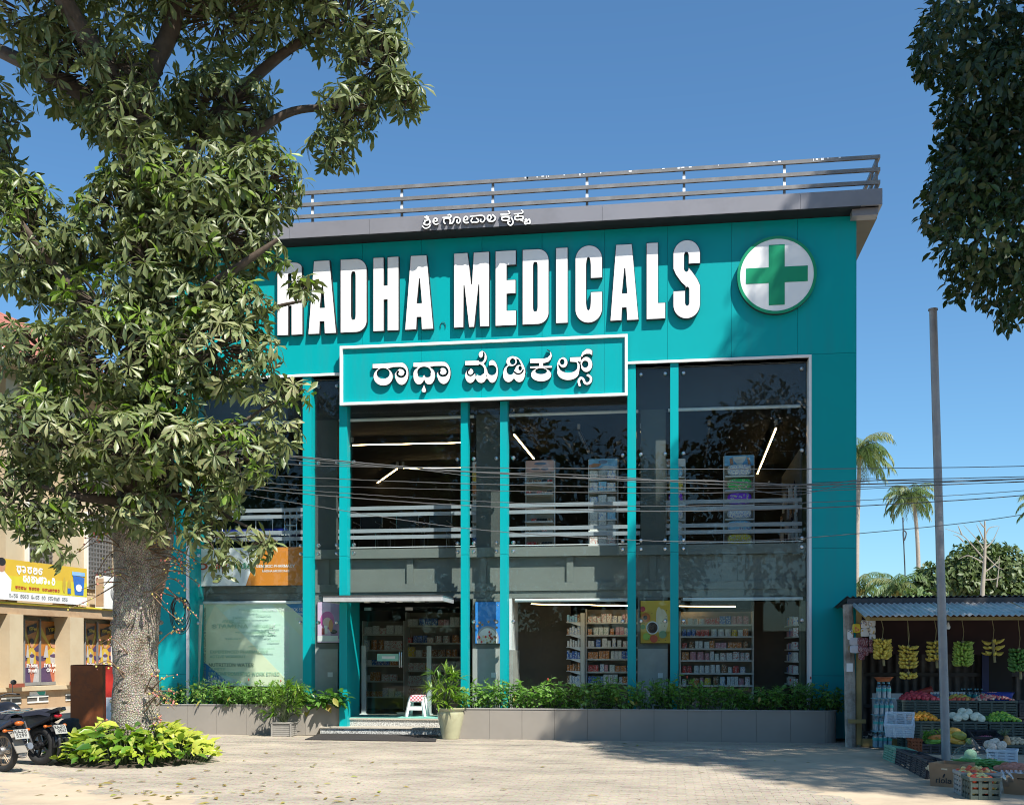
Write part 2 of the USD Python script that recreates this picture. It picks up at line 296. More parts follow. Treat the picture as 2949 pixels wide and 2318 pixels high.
M_tube = mat('blind_tube', (.62, .64, .64), .4, .03)
M_glass = glassmat('clear_window_glass', (.955, .985, .98))
M_glassd = glassmat('door_glass', (.93, .97, .96))
XL, XR = fx(405, 0), fx(2465, 0)
ZSOF = fz(1474, 677, 0); ZH = fz(1506, 1061, 0); OXL, OXR = fx(541, 0), fx(2333, 0)
FY = -.43; ZF0, ZF1 = fz(1671, 639, FY), fz(1671, 594, FY); FXL, FXR = XL - .5, fx(2541.8, FY)
shop = thing('pharmacy_building', 'teal two storey pharmacy with tall glass front and overhanging grey roof edge', 'shop')
# cladding: separate panels with open seams
part(shop, 'wall', B().box(XL, OXL, .03, .3, 0, ZSOF).box(OXR, XR, .03, .3, 0, ZSOF).box(OXL, OXR, .03, .3, ZH, ZSOF).box(XL, XL + .2, .3, 12, 0, ZSOF).box(XR - .2, XR, .3, 12, 0, ZSOF).box(XL + .2, XR - .2, 11.8, 12, 0, ZSOF), M_seam)
def panel(x0, x1, z0, z1, m=None): part(shop, 'cladding_panel', B().box(x0 + .003, x1 - .003, 0, .03, z0 + .003, z1 - .003), m or rnd.choice((M_teal, M_teal, M_tealb)))
seams = [XL] + [fx(p, 0) for p in (545, 725, 1045, 1214, 1388, 1561, 1741, 1922, 2106, 2297)] + [XR]
ZM = fz(1500, 830, 0)
for a, b in zip(seams[:-1], seams[1:]): panel(a, b, ZH + .06, ZSOF)
for a, b in ((XL, OXL - .0), (OXR, XR)):
    for z0, z1 in ((.02, 1.25), (1.25, 3.75), (3.75, 5.05), (5.05, ZH + .06)): panel(a, b, z0, z1)
part(shop, 'side_return', B().box(XR, XR + .012, .01, 12, 0, ZSOF), M_tealb); part(shop, 'side_return', B().box(XL - .012, XL, .01, 12, 0, ZSOF), M_tealb)
part(shop, 'rear_annexe', B().box(XR + .012, XR + .42, 9, 12, 0, fz(2470, 1572, 9)), M_teal)
# the white frame round the opening
t = .05
part(shop, 'white_frame', B().box(OXL - t / 2, OXR + t / 2, -.03, .32, ZH, ZH + t), M_white)
part(shop, 'white_frame', B().box(OXL - t / 2, OXL + t / 2, -.03, .32, .3, ZH - .001), M_white)
part(shop, 'white_frame', B().box(OXR - t / 2, OXR + t / 2, -.03, .32, .3, ZH - .001), M_white)
part(shop, 'left_jamb', B().box(OXL + t / 2, OXL + t / 2 + .03, .02, .7, .3, ZH - .003), M_tealb)
# roof: fascia panels, soffit, slab, railing
fs = [FXL] + [fx(p, FY) for p in (590, 833, 1063, 1322, 1734, 2305)] + [FXR]
for a, b in zip(fs[:-1], fs[1:]): part(shop, 'fascia_panel', B().box(a + .003, b - .003, FY, FY + .05, ZF0, ZF1), M_fascia)
part(shop, 'fascia_return', B().box(FXR - .05, FXR - .002, FY + .052, 6, ZF0, ZF1), M_fascia)
part(shop, 'roof_slab', B().box(FXL, FXR - .052, FY + .052, 12.3, ZF0 + .03, ZF1 - .02), M_dark)
part(shop, 'soffit', B().box(FXL, XR + .02, FY + .004, .35, ZSOF + .004, ZF0 + .028), M_dark)
part(shop, 'soffit', B().box(XR + .022, FXR - .004, .1, 4.2, ZF0 - .05, ZF0 + .028), M_soff2)
part(shop, 'soffit_vent', B().box(XR - .12, FXR - .06, FY + .12, -.06, ZF0 - .14, ZF0 + .002), M_fascia)
RY = FY + .06
zr = [(fz(1671, 635 - 41, RY) - .0), fz(1671, 559, RY), fz(1671, 521, RY)]
def railz(py): return fz(2240, py, RY)
for y0, y1 in ((464, 474.5), (500, 510.5), (536, 547)): part(shop, 'roof_rail', B().box(FXL + .1, FXR - .03, RY, RY + .05, railz(y1), railz(y0)), M_rail)
for y0, y1 in ((464, 474.5), (500, 510.5), (536, 547)): part(shop, 'roof_rail', B().box(FXR - .09, FXR - .03, RY + .052, 5, railz(y1), railz(y0)), M_rail)
for p in (640, 897, 1155, 1418, 1690, 1970, 2260, 2526):
    x = fx(p, RY); part(shop, 'rail_post', B().box(x - .024, x + .024, RY + .052, RY + .1, ZF1 - .02, railz(464) - .01), M_rail)
for q in range(26):
    x = rnd.uniform(fx(1500, RY), fx(2420, RY)); w = rnd.uniform(.01, .06); part(shop, 'peeled_patch', B().box(x, x + w, RY - .004, RY - .001, railz(464) - rnd.uniform(.015, .05), railz(464) - .001), M_white)
for p in (640, 897, 1155, 1418, 1690, 1970, 2260):
    x = fx(p, RY)
    for y0, y1 in ((484, 499), (520, 534)): part(shop, 'white_sleeve', B().box(x - .026, x + .026, RY + .048, RY + .102, railz(y1), railz(y0)), M_white)
part(shop, 'rail_post', B().bar((FXR - .12, RY + .6, ZF1 - .02), (FXR - .06, RY + .6, railz(470)), .04), M_rail)
part(shop, 'rail_post', B().bar((FXR - .06, 4.9, ZF1 - .02), (FXR - .06, 4.9, railz(470)), .04), M_rail)
# fins in front of the glass
FIN0, FIN1 = .02, .26
fins = [(872, 897), (977, 999.5), (1327, 1347), (1440, 1461.5), (1807, 1831), (1930, 1954)]
finx = [(fx(a, FIN0), fx(b, FIN0)) for a, b in fins]
SGT, SGB = fz(1400, 981, -.15), fz(1400, 1154, -.15)
for k, (a, b) in enumerate(finx):
    top = ZH - .002 if k in (0, 5) else min(ZH, SGB + .1) if k in (2, 3) else ZH - .002
    part(shop, 'fin', B().box(a, b, FIN0, FIN1, .12 if k in (1, 2) else .3, 3.72), M_teal); part(shop, 'fin', B().box(a, b, FIN0, FIN1, 3.726, top), M_teal)
# glass, held by steel buttons beside the fins
GY = .2
bays = [(OXL + .06, finx[0][0])] + [(finx[i][1], finx[i + 1][0]) for i in range(5)] + [(finx[5][1], OXR - .04)]
zrow = [fz(1900, 1556, GY) - .0, fz(1900, 1581, GY)]
ZJ = (zrow[0] + zrow[1]) / 2; zlow = fz(1850, 1788, GY); ztop = fz(1900, 1078, GY); zmid = fz(1900, 1308, GY)
ZCAN = fz(1140, 1724, -.5)
for k, (a, b) in enumerate(bays):
    segs = [(ZJ + .006, zmid - .0), (zmid + .006, ZH - .01)] + ([(.6, ZJ - .006)] if k != 2 else [(ZCAN + .12, ZJ - .006)])
    for z0, z1 in segs: part(shop, 'window_pane', B().box(a + .008, b - .008, GY, GY + .012, z0, z1), M_glass)
def button(x, z):
    part(shop, 'glass_button', B().lathe([(0, -.055), (.028, -.05), (.042, -.03), (.042, -.012), (.03, 0), (.012, .002), (.012, .02), (0, .02)], (x, GY, z), 12, axis=(0, 1, 0)), M_steel, smooth=40)
for k, (a, b) in enumerate(bays):
    for z in (ztop, zmid, zrow[0], zrow[1], zlow):
        if k == 2 and z == zlow: continue
        if k in (2, 3, 4) and z == ztop: continue
        button(a + .1, z); button(b - .1, z)
# frame of floors and walls behind the glass
SY = .75
Z2 = fz(1500, 1722.7, SY); Z3 = fz(1500, 1602, SY - .12); Z4 = fz(1500, 1574.5, SY - .12); Z5 = fz(1900, 1179, SY)
part(shop, 'upper_floor_slab', B().box(XL + .2, XR - .2, SY + .25, 11.8, Z2 + .25, Z4 - .02), M_floor)
part(shop, 'spandrel_beam', B().box(OXL, OXR, SY, SY + .24, Z2, Z3 - .004), M_conc)
part(shop, 'spandrel_ledge', B().box(OXL, OXR, SY - .12, SY + .24, Z3, Z4), M_conc)
zb1, zb2 = fz(1500, 1702, SY), fz(1500, 1678, SY)
part(shop, 'spandrel_band', B().box(OXL, OXR, SY - .04, SY - .001, Z2 + .003, zb1), M_conc)
part(shop, 'spandrel_band', B().box(OXL, OXR, SY - .07, SY - .001, zb1 + .004, zb2), M_conc)
for p in (660, 765, 940, 1182, 1392, 1642, 1880, 2135):
    x = fx(p, SY); part(shop, 'spandrel_rib', B().box(x - .07, x + .07, SY - .05, SY - .001, zb2 + .003, Z3 - .008), M_conc)
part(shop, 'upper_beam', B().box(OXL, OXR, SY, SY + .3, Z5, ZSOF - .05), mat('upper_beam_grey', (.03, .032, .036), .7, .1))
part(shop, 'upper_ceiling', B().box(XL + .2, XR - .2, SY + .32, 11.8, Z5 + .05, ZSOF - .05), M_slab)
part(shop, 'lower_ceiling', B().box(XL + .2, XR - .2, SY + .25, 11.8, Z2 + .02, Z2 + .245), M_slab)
part(shop, 'shop_floor', B().box(XL + .2, XR - .2, .3, 11.8, .12, .3), M_floor)
part(shop, 'back_wall', B().box(XL + .22, XR - .22, 6.4, 6.5, .3, Z2), M_inw)
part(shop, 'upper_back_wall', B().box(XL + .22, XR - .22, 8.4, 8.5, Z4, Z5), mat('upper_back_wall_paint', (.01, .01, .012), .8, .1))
part(shop, 'partition_wall', B().box(fx(1480, 2.2), fx(1640, 2.2), 2.6, 2.68, .3, Z2), M_inw)
part(shop, 'partition_wall', B().box(fx(2170, 2.2), XR - .25, 2.9, 2.98, .3, Z2), M_inw)
for k, (p0, p1) in enumerate(((902, 972), (1372, 1440), (1845, 1917))):
    x0, x1 = fx(p0, SY), fx(p1, SY)
    part(shop, 'column', B().box(x0, x1, SY - .02, SY + .5, Z4 + .002, Z5 - .002), M_colm)
    part(shop, 'pier', B().box(fx(p0 - 8, SY), fx(p1 + 6, SY), SY - .1, SY + .4, .3, Z2 - .003), M_conc)
    zp = fz(1400, 1868, SY - .14); part(shop, 'pier_cladding', B().box(fx(p0 - 8, SY) + .002, fx(p1 + 6, SY) - .002, SY - .14, SY - .101, .3, zp), mat('pale_stone_cladding', (.4, .4, .38), .7, .06, 8, dirt=(.3, .31, .29), dscale=1.5, damt=.5))
    part(shop, 'switch_plate', B().box(fx(p1 - 22, SY), fx(p1 - 8, SY), SY - .155, SY - .141, fz(1400, 1950, SY - .14), fz(1400, 1936, SY - .14)), M_white)
part(shop, 'side_pier', B().box(OXL + .1, fx(580, SY), SY, SY + .3, .3, Z2 - .003), M_tealb)
part(shop, 'side_pier', B().box(fx(2306, SY), OXR, SY, SY + .3, .3, Z2 - .003), mat('olive_jamb', (.10, .12, .08), .6))
x0 = fx(1466, SY); part(shop, 'door_reveal', B().box(x0, x0 + .07, SY - .1, SY + .9, fz(1400, 1871, SY), Z2 - .004), M_white); part(shop, 'door_reveal', B().box(x0 + .02, x0 + .1, SY - .1, SY + .9, .3, fz(1400, 1871, SY) - .003), mat('grey_reveal', (.35, .34, .31), .7))
# guard rails across the upper windows
sp = [(OXL + .1, fx(902, SY)), (fx(972, SY), fx(1372, SY)), (fx(1440, SY), fx(1845, SY)), (fx(1917, SY), OXR - .05)]
for a, b in sp:
    for y0, y1 in ((1445, 1456), (1464.5, 1475), (1512, 1523), (1531, 1542)):
        part(shop, 'guard_rail', B().box(a + .01, b - .01, SY + .02, SY + .05, fz(1700, y1, SY), fz(1700, y0, SY)), M_rails)
    part(shop, 'sill_rail', B().box(a + .01, b - .01, SY - .1, SY - .06, Z4 + .03, Z4 + .045), M_white)
    part(shop, 'blind_tube', B().tube([(a + .05, SY - .04, Z5 - .03), (b - .05, SY - .04, Z5 - .03)], .035, 10), M_tube, smooth=40)
for a, b in ((583, 872), (1485, 1810), (1966, 2310)):
    part(shop, 'blind_tube', B().tube([(fx(a, SY), SY - .1, Z2 - .05), (fx(b, SY), SY - .1, Z2 - .05)], .036, 10), M_tube, smooth=40)
# ---------------------------------------------------------------- signs on the front
M_lside = mat('letter_return_dark', (.035, .035, .038), .5)
M_lface = mat('letter_face_white', (.88, .88, .88), .3, .015)
ZC0, ZC1 = fz(1600, 932.5, -.1), fz(1600, 714, -.1)
def letter_shape(ch):
    """Heavy condensed capitals in a unit box."""
    r = lambda x0, y0, x1, y1: shapely.box(x0, y0, x1, y1)
    rr = lambda x0, y0, x1, y1, q: affinity.scale(shapely.box(q, q, 1 - q, 1 - q).buffer(q, 10), x1 - x0, y1 - y0, origin=(0, 0)) if False else affinity.translate(affinity.scale(shapely.box(q, q * .36, 1 - q, 1 - q * .36).union(EL(q, q * .36, q, q * .36)).union(EL(1 - q, q * .36, q, q * .36)).union(EL(q, 1 - q * .36, q, q * .36)).union(EL(1 - q, 1 - q * .36, q, q * .36)).union(r(0, q * .36, 1, 1 - q * .36)).union(r(q, 0, 1 - q, 1)), x1 - x0, y1 - y0, origin=(0, 0)), x0, y0)
    if ch == 'I': return r(0, 0, 1, 1)
    if ch == 'L': return r(0, 0, .63, 1).union(r(0, 0, 1, .215))
    if ch == 'E': return r(0, 0, .56, 1).union(r(0, 0, 1, .205)).union(r(0, .8, 1, 1)).union(r(0, .42, .98, .61))
    if ch == 'H': return r(0, 0, .43, 1).union(r(.55, 0, 1, 1)).union(r(.3, .42, .7, .62))
    if ch == 'A': return Polygon([(0, 0), (.2, 1), (.77, 1), (1, 0), (.58, 0), (.56, .165), (.43, .165), (.41, 0)]).difference(Polygon([(.43, .36), (.58, .36), (.51, .68)]))
    if ch == 'M': return Polygon([(0, 0), (0, 1), (.4, 1), (.5, .58), (.55, 1), (1, 1), (1, 0), (.72, 0), (.7, .56), (.58, 0), (.42, 0), (.29, .56), (.28, 0)])
    if ch == 'D': return r(0, 0, .5, 1).union(rr(0, 0, 1, 1, .42)).difference(rr(.42, .18, .56, .82, .3))
    if ch == 'C': return rr(0, 0, 1, 1, .5).difference(rr(.42, .17, .56, .84, .5)).difference(r(.5, .4, 1.1, .57))
    if ch == 'R': return r(0, 0, .45, 1).union(rr(0, .46, .98, 1, .4)).union(r(.55, 0, 1, .44)).union(r(.3, .4, .9, .55)).difference(rr(.44, .64, .55, .84, .3)).difference(r(.45, -.1, .55, .4))
    if ch == 'S':
        g = rr(0, 0, 1, 1, .5).difference(rr(.42, .6, .56, .84, .5)).difference(rr(.46, .17, .58, .4, .5))
        return g.difference(Polygon([(.56, .69), (1.1, .69), (1.1, .34), (1.0, .42), (.9, .5), (.7, .6), (.54, .665)])).difference(Polygon([(-.1, .36), (.46, .36), (.45, .41), (.3, .46), (.1, .56), (0, .64), (-.1, .72)]))
name = thing('shop_name_sign', 'large white raised capital letters reading RADHA MEDICALS across the teal front', 'sign')
LT = [('R', 798, 872), ('A', 887, 969), ('D', 980, 1057), ('H', 1074, 1149), ('A', 1165.6, 1249), ('M', 1306.6, 1410), ('E', 1426, 1487), ('D', 1504, 1581), ('I', 1600, 1636), ('C', 1656, 1735), ('A', 1756.6, 1840), ('L', 1861, 1917), ('S', 1938, 2017)]
def raised(parent, pname, shp, y, d, inset=.012, face=M_lface, side=M_lside):
    p = part(parent, pname, B().shape(shp, y - d, y - .015), side); part(p, 'letter_face', B().shape(shp.buffer(-inset), y - d - .006, y - d - .0005), face)
for ch, a, b in LT:
    xa, xb = fx(a, -.1), fx(b, -.1); os = .018 if ch in 'CS' else 0
    raised(name, 'letter', affinity.translate(affinity.scale(letter_shape(ch), xb - xa, ZC1 - ZC0 + 2 * os, origin=(0, 0)), xa, ZC0 - os), 0, .1)
# emblem disc with green cross
M_green = mat('sign_green', (.0, .27, .12), .4, .03)
disc = thing('cross_sign', 'round white sign with green cross and green rim high on the teal front', 'sign')
dc = at(2237, 792, -.12); R0 = .5 * (fx(2351.5, -.12) - fx(2122, -.12)); E0 = EL(dc[0], dc[2], R0, R0)
part(disc, 'drum', B().shape(E0, -.115, -.02), M_lside); part(disc, 'rim', B().shape(E0.difference(EL(dc[0], dc[2], R0 * .925, R0 * .925)), -.128, -.1155), M_green)
part(disc, 'face', B().shape(EL(dc[0], dc[2], R0 * .925, R0 * .925), -.122, -.1155), M_lface)
ca = R0 * .775; cw = R0 * .2; part(disc, 'cross', B().shape(shapely.box(dc[0] - ca, dc[2] - cw, dc[0] + ca, dc[2] + cw).union(shapely.box(dc[0] - cw, dc[2] - ca, dc[0] + cw, dc[2] + ca)), -.128, -.1225), M_green)
# leaf emblem, mostly behind the tree
lg = thing('leaf_emblem', 'white leaf shaped emblem left of the large capital letters', 'sign')
for (cx_, cy_, rx, ry, an) in ((634, 824, 12, 24, -28), (686, 822, 13, 25, -52), (604, 825, 8, 20, 12), (650, 858, 26, 9, 10)):
    c = at(cx_, cy_, -.1); e = affinity.rotate(EL(c[0], c[2], rx / 147, ry / 147).intersection(EL(c[0] + .07 * rx / 12, c[2], rx / 110, ry / 125)), an, origin=(c[0], c[2])); raised(lg, 'leaf', e, 0, .1, .006)
part(shop, 'cable_hook', B().tube([(fx(1275 + a, -.01), -.015, fz(1275, y, -.01)) for a, y in ((-6, 945), (-7, 935), (-2, 929), (4, 929), (8, 936), (8, 945))], .007, 6), M_lside)
# sign box with Kannada lettering
box = thing('signboard', 'framed teal signboard with white Kannada lettering above the entrance', 'sign')
bx0, bx1 = fx(980.5, -.15), fx(1807.8, -.15); fw = .055
part(box, 'case', B().box(bx0 + .01, bx1 - .01, -.13, -.004, SGB + .01, SGT - .01), M_lside)
for a in ((bx0, bx1, SGT - fw, SGT), (bx0, bx1, SGB, SGB + fw), (bx0, bx0 + fw, SGB + fw, SGT - fw), (bx1 - fw, bx1, SGB + fw, SGT - fw)): part(box, 'frame', B().box(a[0], a[1], -.2, -.1305, a[2], a[3]), M_white)
for a, b in zip([bx0 + fw] + [fx(p, -.13) for p in (1214, 1388, 1561, 1741)], [fx(p, -.13) for p in (1214, 1388, 1561, 1741)] + [bx1 - fw]): part(box, 'panel', B().box(a + .002, b - .002, -.142, -.1305, SGB + fw, SGT - fw), M_teal)
def place(g, o, s, Y, nomY=None):
    """Outline drawn on a grid of scale s from o, laid on the upright plane Y."""
    def tr(x, y, z=None):
        P = [at(o[0] + a / s, o[1] + b / s, Y) for a, b in zip(np.atleast_1d(x), np.atleast_1d(y))]; return np.array([p[0] for p in P]), np.array([p[2] for p in P])
    return shapely.ops.transform(tr, g)
import shapely.ops
T = 1; N = -1
k1 = [(T, PG((105, 400), (520, 378), (790, 366), (880, 390), (880, 500), (560, 500), (500, 520), (210, 515), (105, 515))), (T, EL(365, 710, 238, 222)), (N, EL(365, 632, 150, 122)), (T, EL(808, 640, 172, 275)),
      (N, PG((548, 500), (780, 495), (720, 540), (660, 610), (630, 660), (595, 570))), (N, ST([(600, 503), (780, 500), (860, 530), (900, 600), (870, 685), (800, 715), (730, 690), (703, 640), (725, 590)], 34))]
k2 = [(T, PG((1085, 365), (1780, 342), (1890, 365), (1890, 475), (1530, 475), (1480, 490), (1170, 485), (1085, 480))), (T, EL(1350, 640, 265, 190)), (T, EL(1225, 700, 140, 205)), (T, EL(1470, 700, 145, 205)), (N, EL(1350, 600, 158, 125)), (N, EL(1275, 665, 70, 55)), (N, EL(1435, 665, 70, 55)), (T, PG((1300, 730), (1350, 655), (1400, 730))),
      (N, PG((1350, 790), (1305, 910), (1400, 910))), (T, EL(1820, 620, 172, 275)), (N, PG((1525, 478), (1800, 465), (1740, 520), (1680, 590), (1640, 650), (1605, 560))), (N, ST([(1580, 480), (1790, 475), (1870, 500), (1915, 585), (1880, 665), (1800, 690), (1735, 665), (1710, 610), (1730, 560)], 34))]
k2d = [(T, EL(1345, 1038, 60, 60)), (T, PG((1290, 1020), (1350, 890), (1400, 1020)))]
k3 = [(T, EL(1060, 760, 190, 365)), (N, EL(1050, 720, 135, 150)), (N, PG((860, 370), (950, 390), (955, 580), (990, 600), (940, 660), (900, 700), (850, 600))), (T, EL(375, 900, 170, 230)), (T, EL(710, 960, 165, 170)), (T, PG((300, 900), (1000, 900), (1000, 1000), (300, 1000))),
      (N, PG((440, 590), (700, 580), (800, 680), (800, 800), (700, 885), (620, 870), (550, 790), (500, 830), (470, 740))), (T, PG((200, 425), (650, 405), (650, 570), (200, 580))), (T, ST([(600, 490), (740, 500), (830, 420), (855, 300), (810, 190), (740, 150)], 88)), (T, EL(705, 235, 76, 108)), (N, ST([(790, 180), (805, 250), (780, 320), (720, 355)], 28)), (T, ST([(650, 490), (760, 540), (835, 640), (850, 760), (830, 900)], 92)),
      (T, EL(385, 760, 86, 100)), (N, ST([(350, 690), (300, 740), (285, 800), (320, 870), (390, 890), (460, 850), (495, 790)], 28))]
k4 = [(T, EL(1570, 880, 182, 225)), (T, EL(1905, 850, 190, 255)), (T, PG((1500, 880), (2000, 880), (2000, 1000), (1500, 1000))), (T, ST([(1450, 800), (1480, 690), (1570, 600)], 110)), (N, EL(1630, 720, 112, 135)), (T, ST([(1800, 340), (1920, 420), (1990, 540), (2050, 680), (2060, 800)], 90)), (T, ST([(1560, 360), (1640, 320), (1730, 310), (1850, 350), (1940, 440)], 74)), (T, EL(1665, 455, 175, 150)), (N, EL(1700, 450, 77, 86)),
      (N, PG((1825, 370), (1880, 400), (1960, 560), (1860, 530), (1840, 450))), (T, EL(1900, 680, 125, 132)), (N, EL(1935, 660, 45, 62)), (N, ST([(1760, 780), (1820, 830), (1900, 840), (1980, 800), (2030, 720)], 26))]
k5 = [(T, PG((160, 445), (600, 430), (690, 405), (760, 330), (755, 230), (665, 165), (740, 185), (810, 270), (832, 370), (790, 480), (720, 550), (600, 585), (160, 590))), (T, PG((430, 570), (570, 570), (570, 680), (430, 680))), (T, PG((165, 670), (830, 650), (830, 725), (690, 730), (300, 740), (165, 745))), (T, EL(500, 925, 312, 210)), (N, EL(500, 820, 165, 80))]
k6 = [(T, EL(1305, 850, 335, 245)), (N, EL(1310, 690, 268, 168)), (T, ST([(1070, 480), (1015, 600), (1020, 760), (1100, 900)], 92)), (T, EL(1160, 560, 135, 165)), (N, EL(1130, 545, 58, 76)), (N, ST([(1030, 640), (1060, 720), (1130, 770)], 20)), (T, PG((1350, 400), (1700, 390), (1700, 545), (1540, 560), (1350, 545))), (T, ST([(1570, 480), (1620, 640), (1600, 820)], 92)), (T, PG((1670, 395), (1720, 250), (1850, 150), (1960, 155), (2035, 200), (2030, 360), (1950, 310), (1850, 310), (1760, 350), (1740, 400))), (T, EL(1850, 620, 185, 235)), (N, EL(1815, 610, 86, 96)), (N, ST([(1610, 545), (1660, 600), (1675, 720)], 16))]
k7 = [(T, ST([(1650, 1240), (1620, 1120), (1680, 1020), (1760, 1060), (1800, 1160), (1880, 1190), (1970, 1130), (1985, 1020), (1920, 950), (1890, 945)], 92))]
for ops, o, s in ((k1, (1060, 1000), 8.358), (k2, (1060, 1000), 8.358), (k2d, (1060, 1000), 8.358), (k3, (1320, 1000), 10.865), (k4, (1320, 1000), 10.865), (k5, (1510, 990), 10.348), (k6, (1510, 990), 10.348), (k7, (1510, 990), 10.348)):
    raised(box, 'letter', place(glyph(ops), o, s, -.22).simplify(.002), -.142, .08, .008)
# small lettering on the roof edge
rs = thing('roof_edge_sign', 'small white Kannada letters fixed on the grey roof edge', 'sign')
w = 62
rl = [[([(300, 430), (370, 470), (300, 500), (245, 460)], 70), ([(330, 480), (400, 560), (430, 650), (380, 730), (280, 745), (190, 700), (240, 640)], 66), ([(230, 585), (300, 590), (350, 540)], 60)], [([(150, 790), (220, 860), (300, 870), (400, 820), (440, 750)], 52)],
      [([(680, 600), (690, 530), (620, 500), (560, 560), (550, 650), (620, 720), (720, 705)], 62), ([(560, 600), (640, 620), (690, 570)], 50)], [([(905, 480), (1080, 470), (1180, 470), (1200, 410), (1150, 370), (1090, 390)], w), ([(985, 700), (930, 620), (960, 520), (1080, 500), (1170, 560), (1160, 690)], w), ([(1150, 700), (1230, 690), (1290, 620), (1320, 500), (1420, 460), (1520, 510), (1540, 600), (1480, 680), (1410, 640), (1430, 560)], w)],
      [([(1800, 560), (1810, 470), (1740, 440), (1680, 500), (1670, 610), (1740, 670), (1840, 660)], w), ([(1690, 560), (1760, 570), (1800, 520)], 50)], [([(1910, 435), (2180, 410), (2340, 398), (2430, 450), (2440, 560), (2370, 640), (2285, 610), (2300, 540)], 56), ([(1990, 500), (1940, 580), (1970, 650), (2060, 640), (2130, 650), (2200, 630), (2210, 560), (2140, 510)], 58)],
      [([(2690, 480), (2650, 400), (2570, 410), (2540, 520), (2600, 610), (2710, 620), (2810, 560), (2830, 470), (2730, 375)], 66), ([(2560, 540), (2640, 550), (2680, 480)], 50)], [([(3030, 360), (3290, 350), (3360, 300), (3310, 235)], 58), ([(3040, 430), (3380, 425)], 44), ([(3070, 490), (3080, 560), (3190, 590), (3320, 560), (3340, 480), (3200, 450), (3070, 490)], 60), ([(3420, 480), (3480, 600), (3470, 700), (3390, 760), (3310, 710), (3300, 640), (3370, 620)], 62)],
      [([(3530, 345), (3790, 325), (3850, 265), (3800, 205)], 58), ([(3660, 380), (3690, 440), (3570, 440), (3550, 530), (3650, 560), (3740, 540), (3850, 530), (3840, 430), (3750, 420)], 66), ([(3730, 560), (3850, 615)], 46)], [([(3930, 560), (3970, 540), (4010, 580), (4080, 540), (4110, 610), (4100, 690), (4010, 690), (3930, 710), (3920, 630), (4000, 610)], 62)]]
for strokes in rl:
    raised(rs, 'letter', place(unary_union([ST(p, ww) for p, ww in strokes]), (1205, 590), 12.78, FY - .05).simplify(.002), FY, .05, .003)
# ================================================================ inside the shop
def printmat(name, base, accents, scale=34.0, rough=.45):
    """Printed packaging: blocks of flat colour on a ground colour."""
    r = [(0, base), (.565, base)]; k = len(accents)
    for q, c in enumerate(accents): r += [(.57 + .05 * q, c), (.615 + .05 * q, c)]
    r += [(.62 + .05 * (k - 1), base), (1, base)]
    _mats[name] = usdkit.material(stage, '/World/Looks/' + name, {'g': ('geometry', {}), 'm': ('mapping', {'scale': (1, 1, .8)}), 'n': ('noise_texture', {'scale': scale, 'detail': 1.0}), 'r': ('rgb_ramp', {'ramp': r}), 'p': ('principled_bsdf', {'roughness': rough})},
        [('g.position', 'm.vector'), ('m.vector', 'n.vector'), ('n.fac', 'r.fac'), ('r.color', 'p.base_color')], surface='p.BSDF'); return _mats[name]
W_ = (.82, .81, .77)
PK = {'white': printmat('carton_white', W_, [(.3, .3, .32)], 60), 'red': printmat('carton_red', (.6, .06, .05), [W_, (.4, .03, .03)]), 'blue': printmat('carton_blue', (.06, .16, .5), [W_, (.3, .5, .7)]), 'pink': printmat('carton_pink', (.68, .3, .34), [W_]), 'yellow': printmat('carton_yellow', (.8, .6, .05), [W_, (.5, .1, .05)]),
      'white and red': printmat('carton_white_red', W_, [(.65, .08, .07), (.6, .2, .15)], 40), 'white and blue': printmat('carton_white_blue', W_, [(.06, .16, .65), (.3, .5, .7)], 40), 'white and green': printmat('carton_white_green', W_, [(.1, .38, .15)], 40), 'brown': printmat('carton_brown', (.3, .14, .06), [W_, (.5, .35, .1)]), 'orange': printmat('carton_orange', (.62, .22, .05), [W_]), 'purple': printmat('pack_purple', (.3, .05, .7), [(.65, .6, .75), (.7, .5, .06)], 18), 'green': printmat('pack_green', (.06, .6, .12), [W_, (.7, .6, .1)], 18), 'pale blue': printmat('pack_pale_blue', (.3, .62, .85), [W_, (.06, .12, .5)], 18), 'black': mat('pack_black', (.02, .018, .02), .5), 'grey': printmat('pack_grey', (.42, .44, .45), [(.75, .75, .75)], 22)}
M_shelf = mat('cream_shelf', (.68, .66, .6), .5, .04); M_board = mat('shelf_backboard', (.3, .26, .2), .7, .06)
ORD = ['lowest', 'second lowest', 'third lowest', 'third highest', 'second highest', 'top']
def NTH(n): return {1: '1st', 2: '2nd', 3: '3rd', 21: '21st', 22: '22nd', 23: '23rd', 31: '31st', 32: '32nd', 33: '33rd'}.get(n, f'{n}th')
_row = {}
def nth(where): _row[where] = _row.get(where, 0) + 1; return NTH(_row[where])
def product(x, y, z, w, d, h, col, kind, where, jar=False, tilt=0):
    b = B()
    if jar: b.lathe([(0, 0), (w / 2, 0), (w / 2, h * .74), (w * .42, h * .8), (w * .44, h * .82), (w * .44, h), (0, h)], (x, y, z), 10)
    else: b.box(x - w / 2, x + w / 2, y - d / 2, y + d / 2, z, z + h)
    lab = f'{col} {"jar" if jar else "carton"}, {nth(where)} from left, {where}'
    solo('medicine_jar' if jar else 'medicine_carton', b, PK[col], lab, 'jar' if jar else 'box', f'goods on the {where}', smooth=40 if jar else False)
cw_ = ['white', 'white', 'white', 'white and red', 'white and red', 'white and blue', 'white and green', 'red', 'pink', 'blue', 'yellow', 'brown', 'orange']
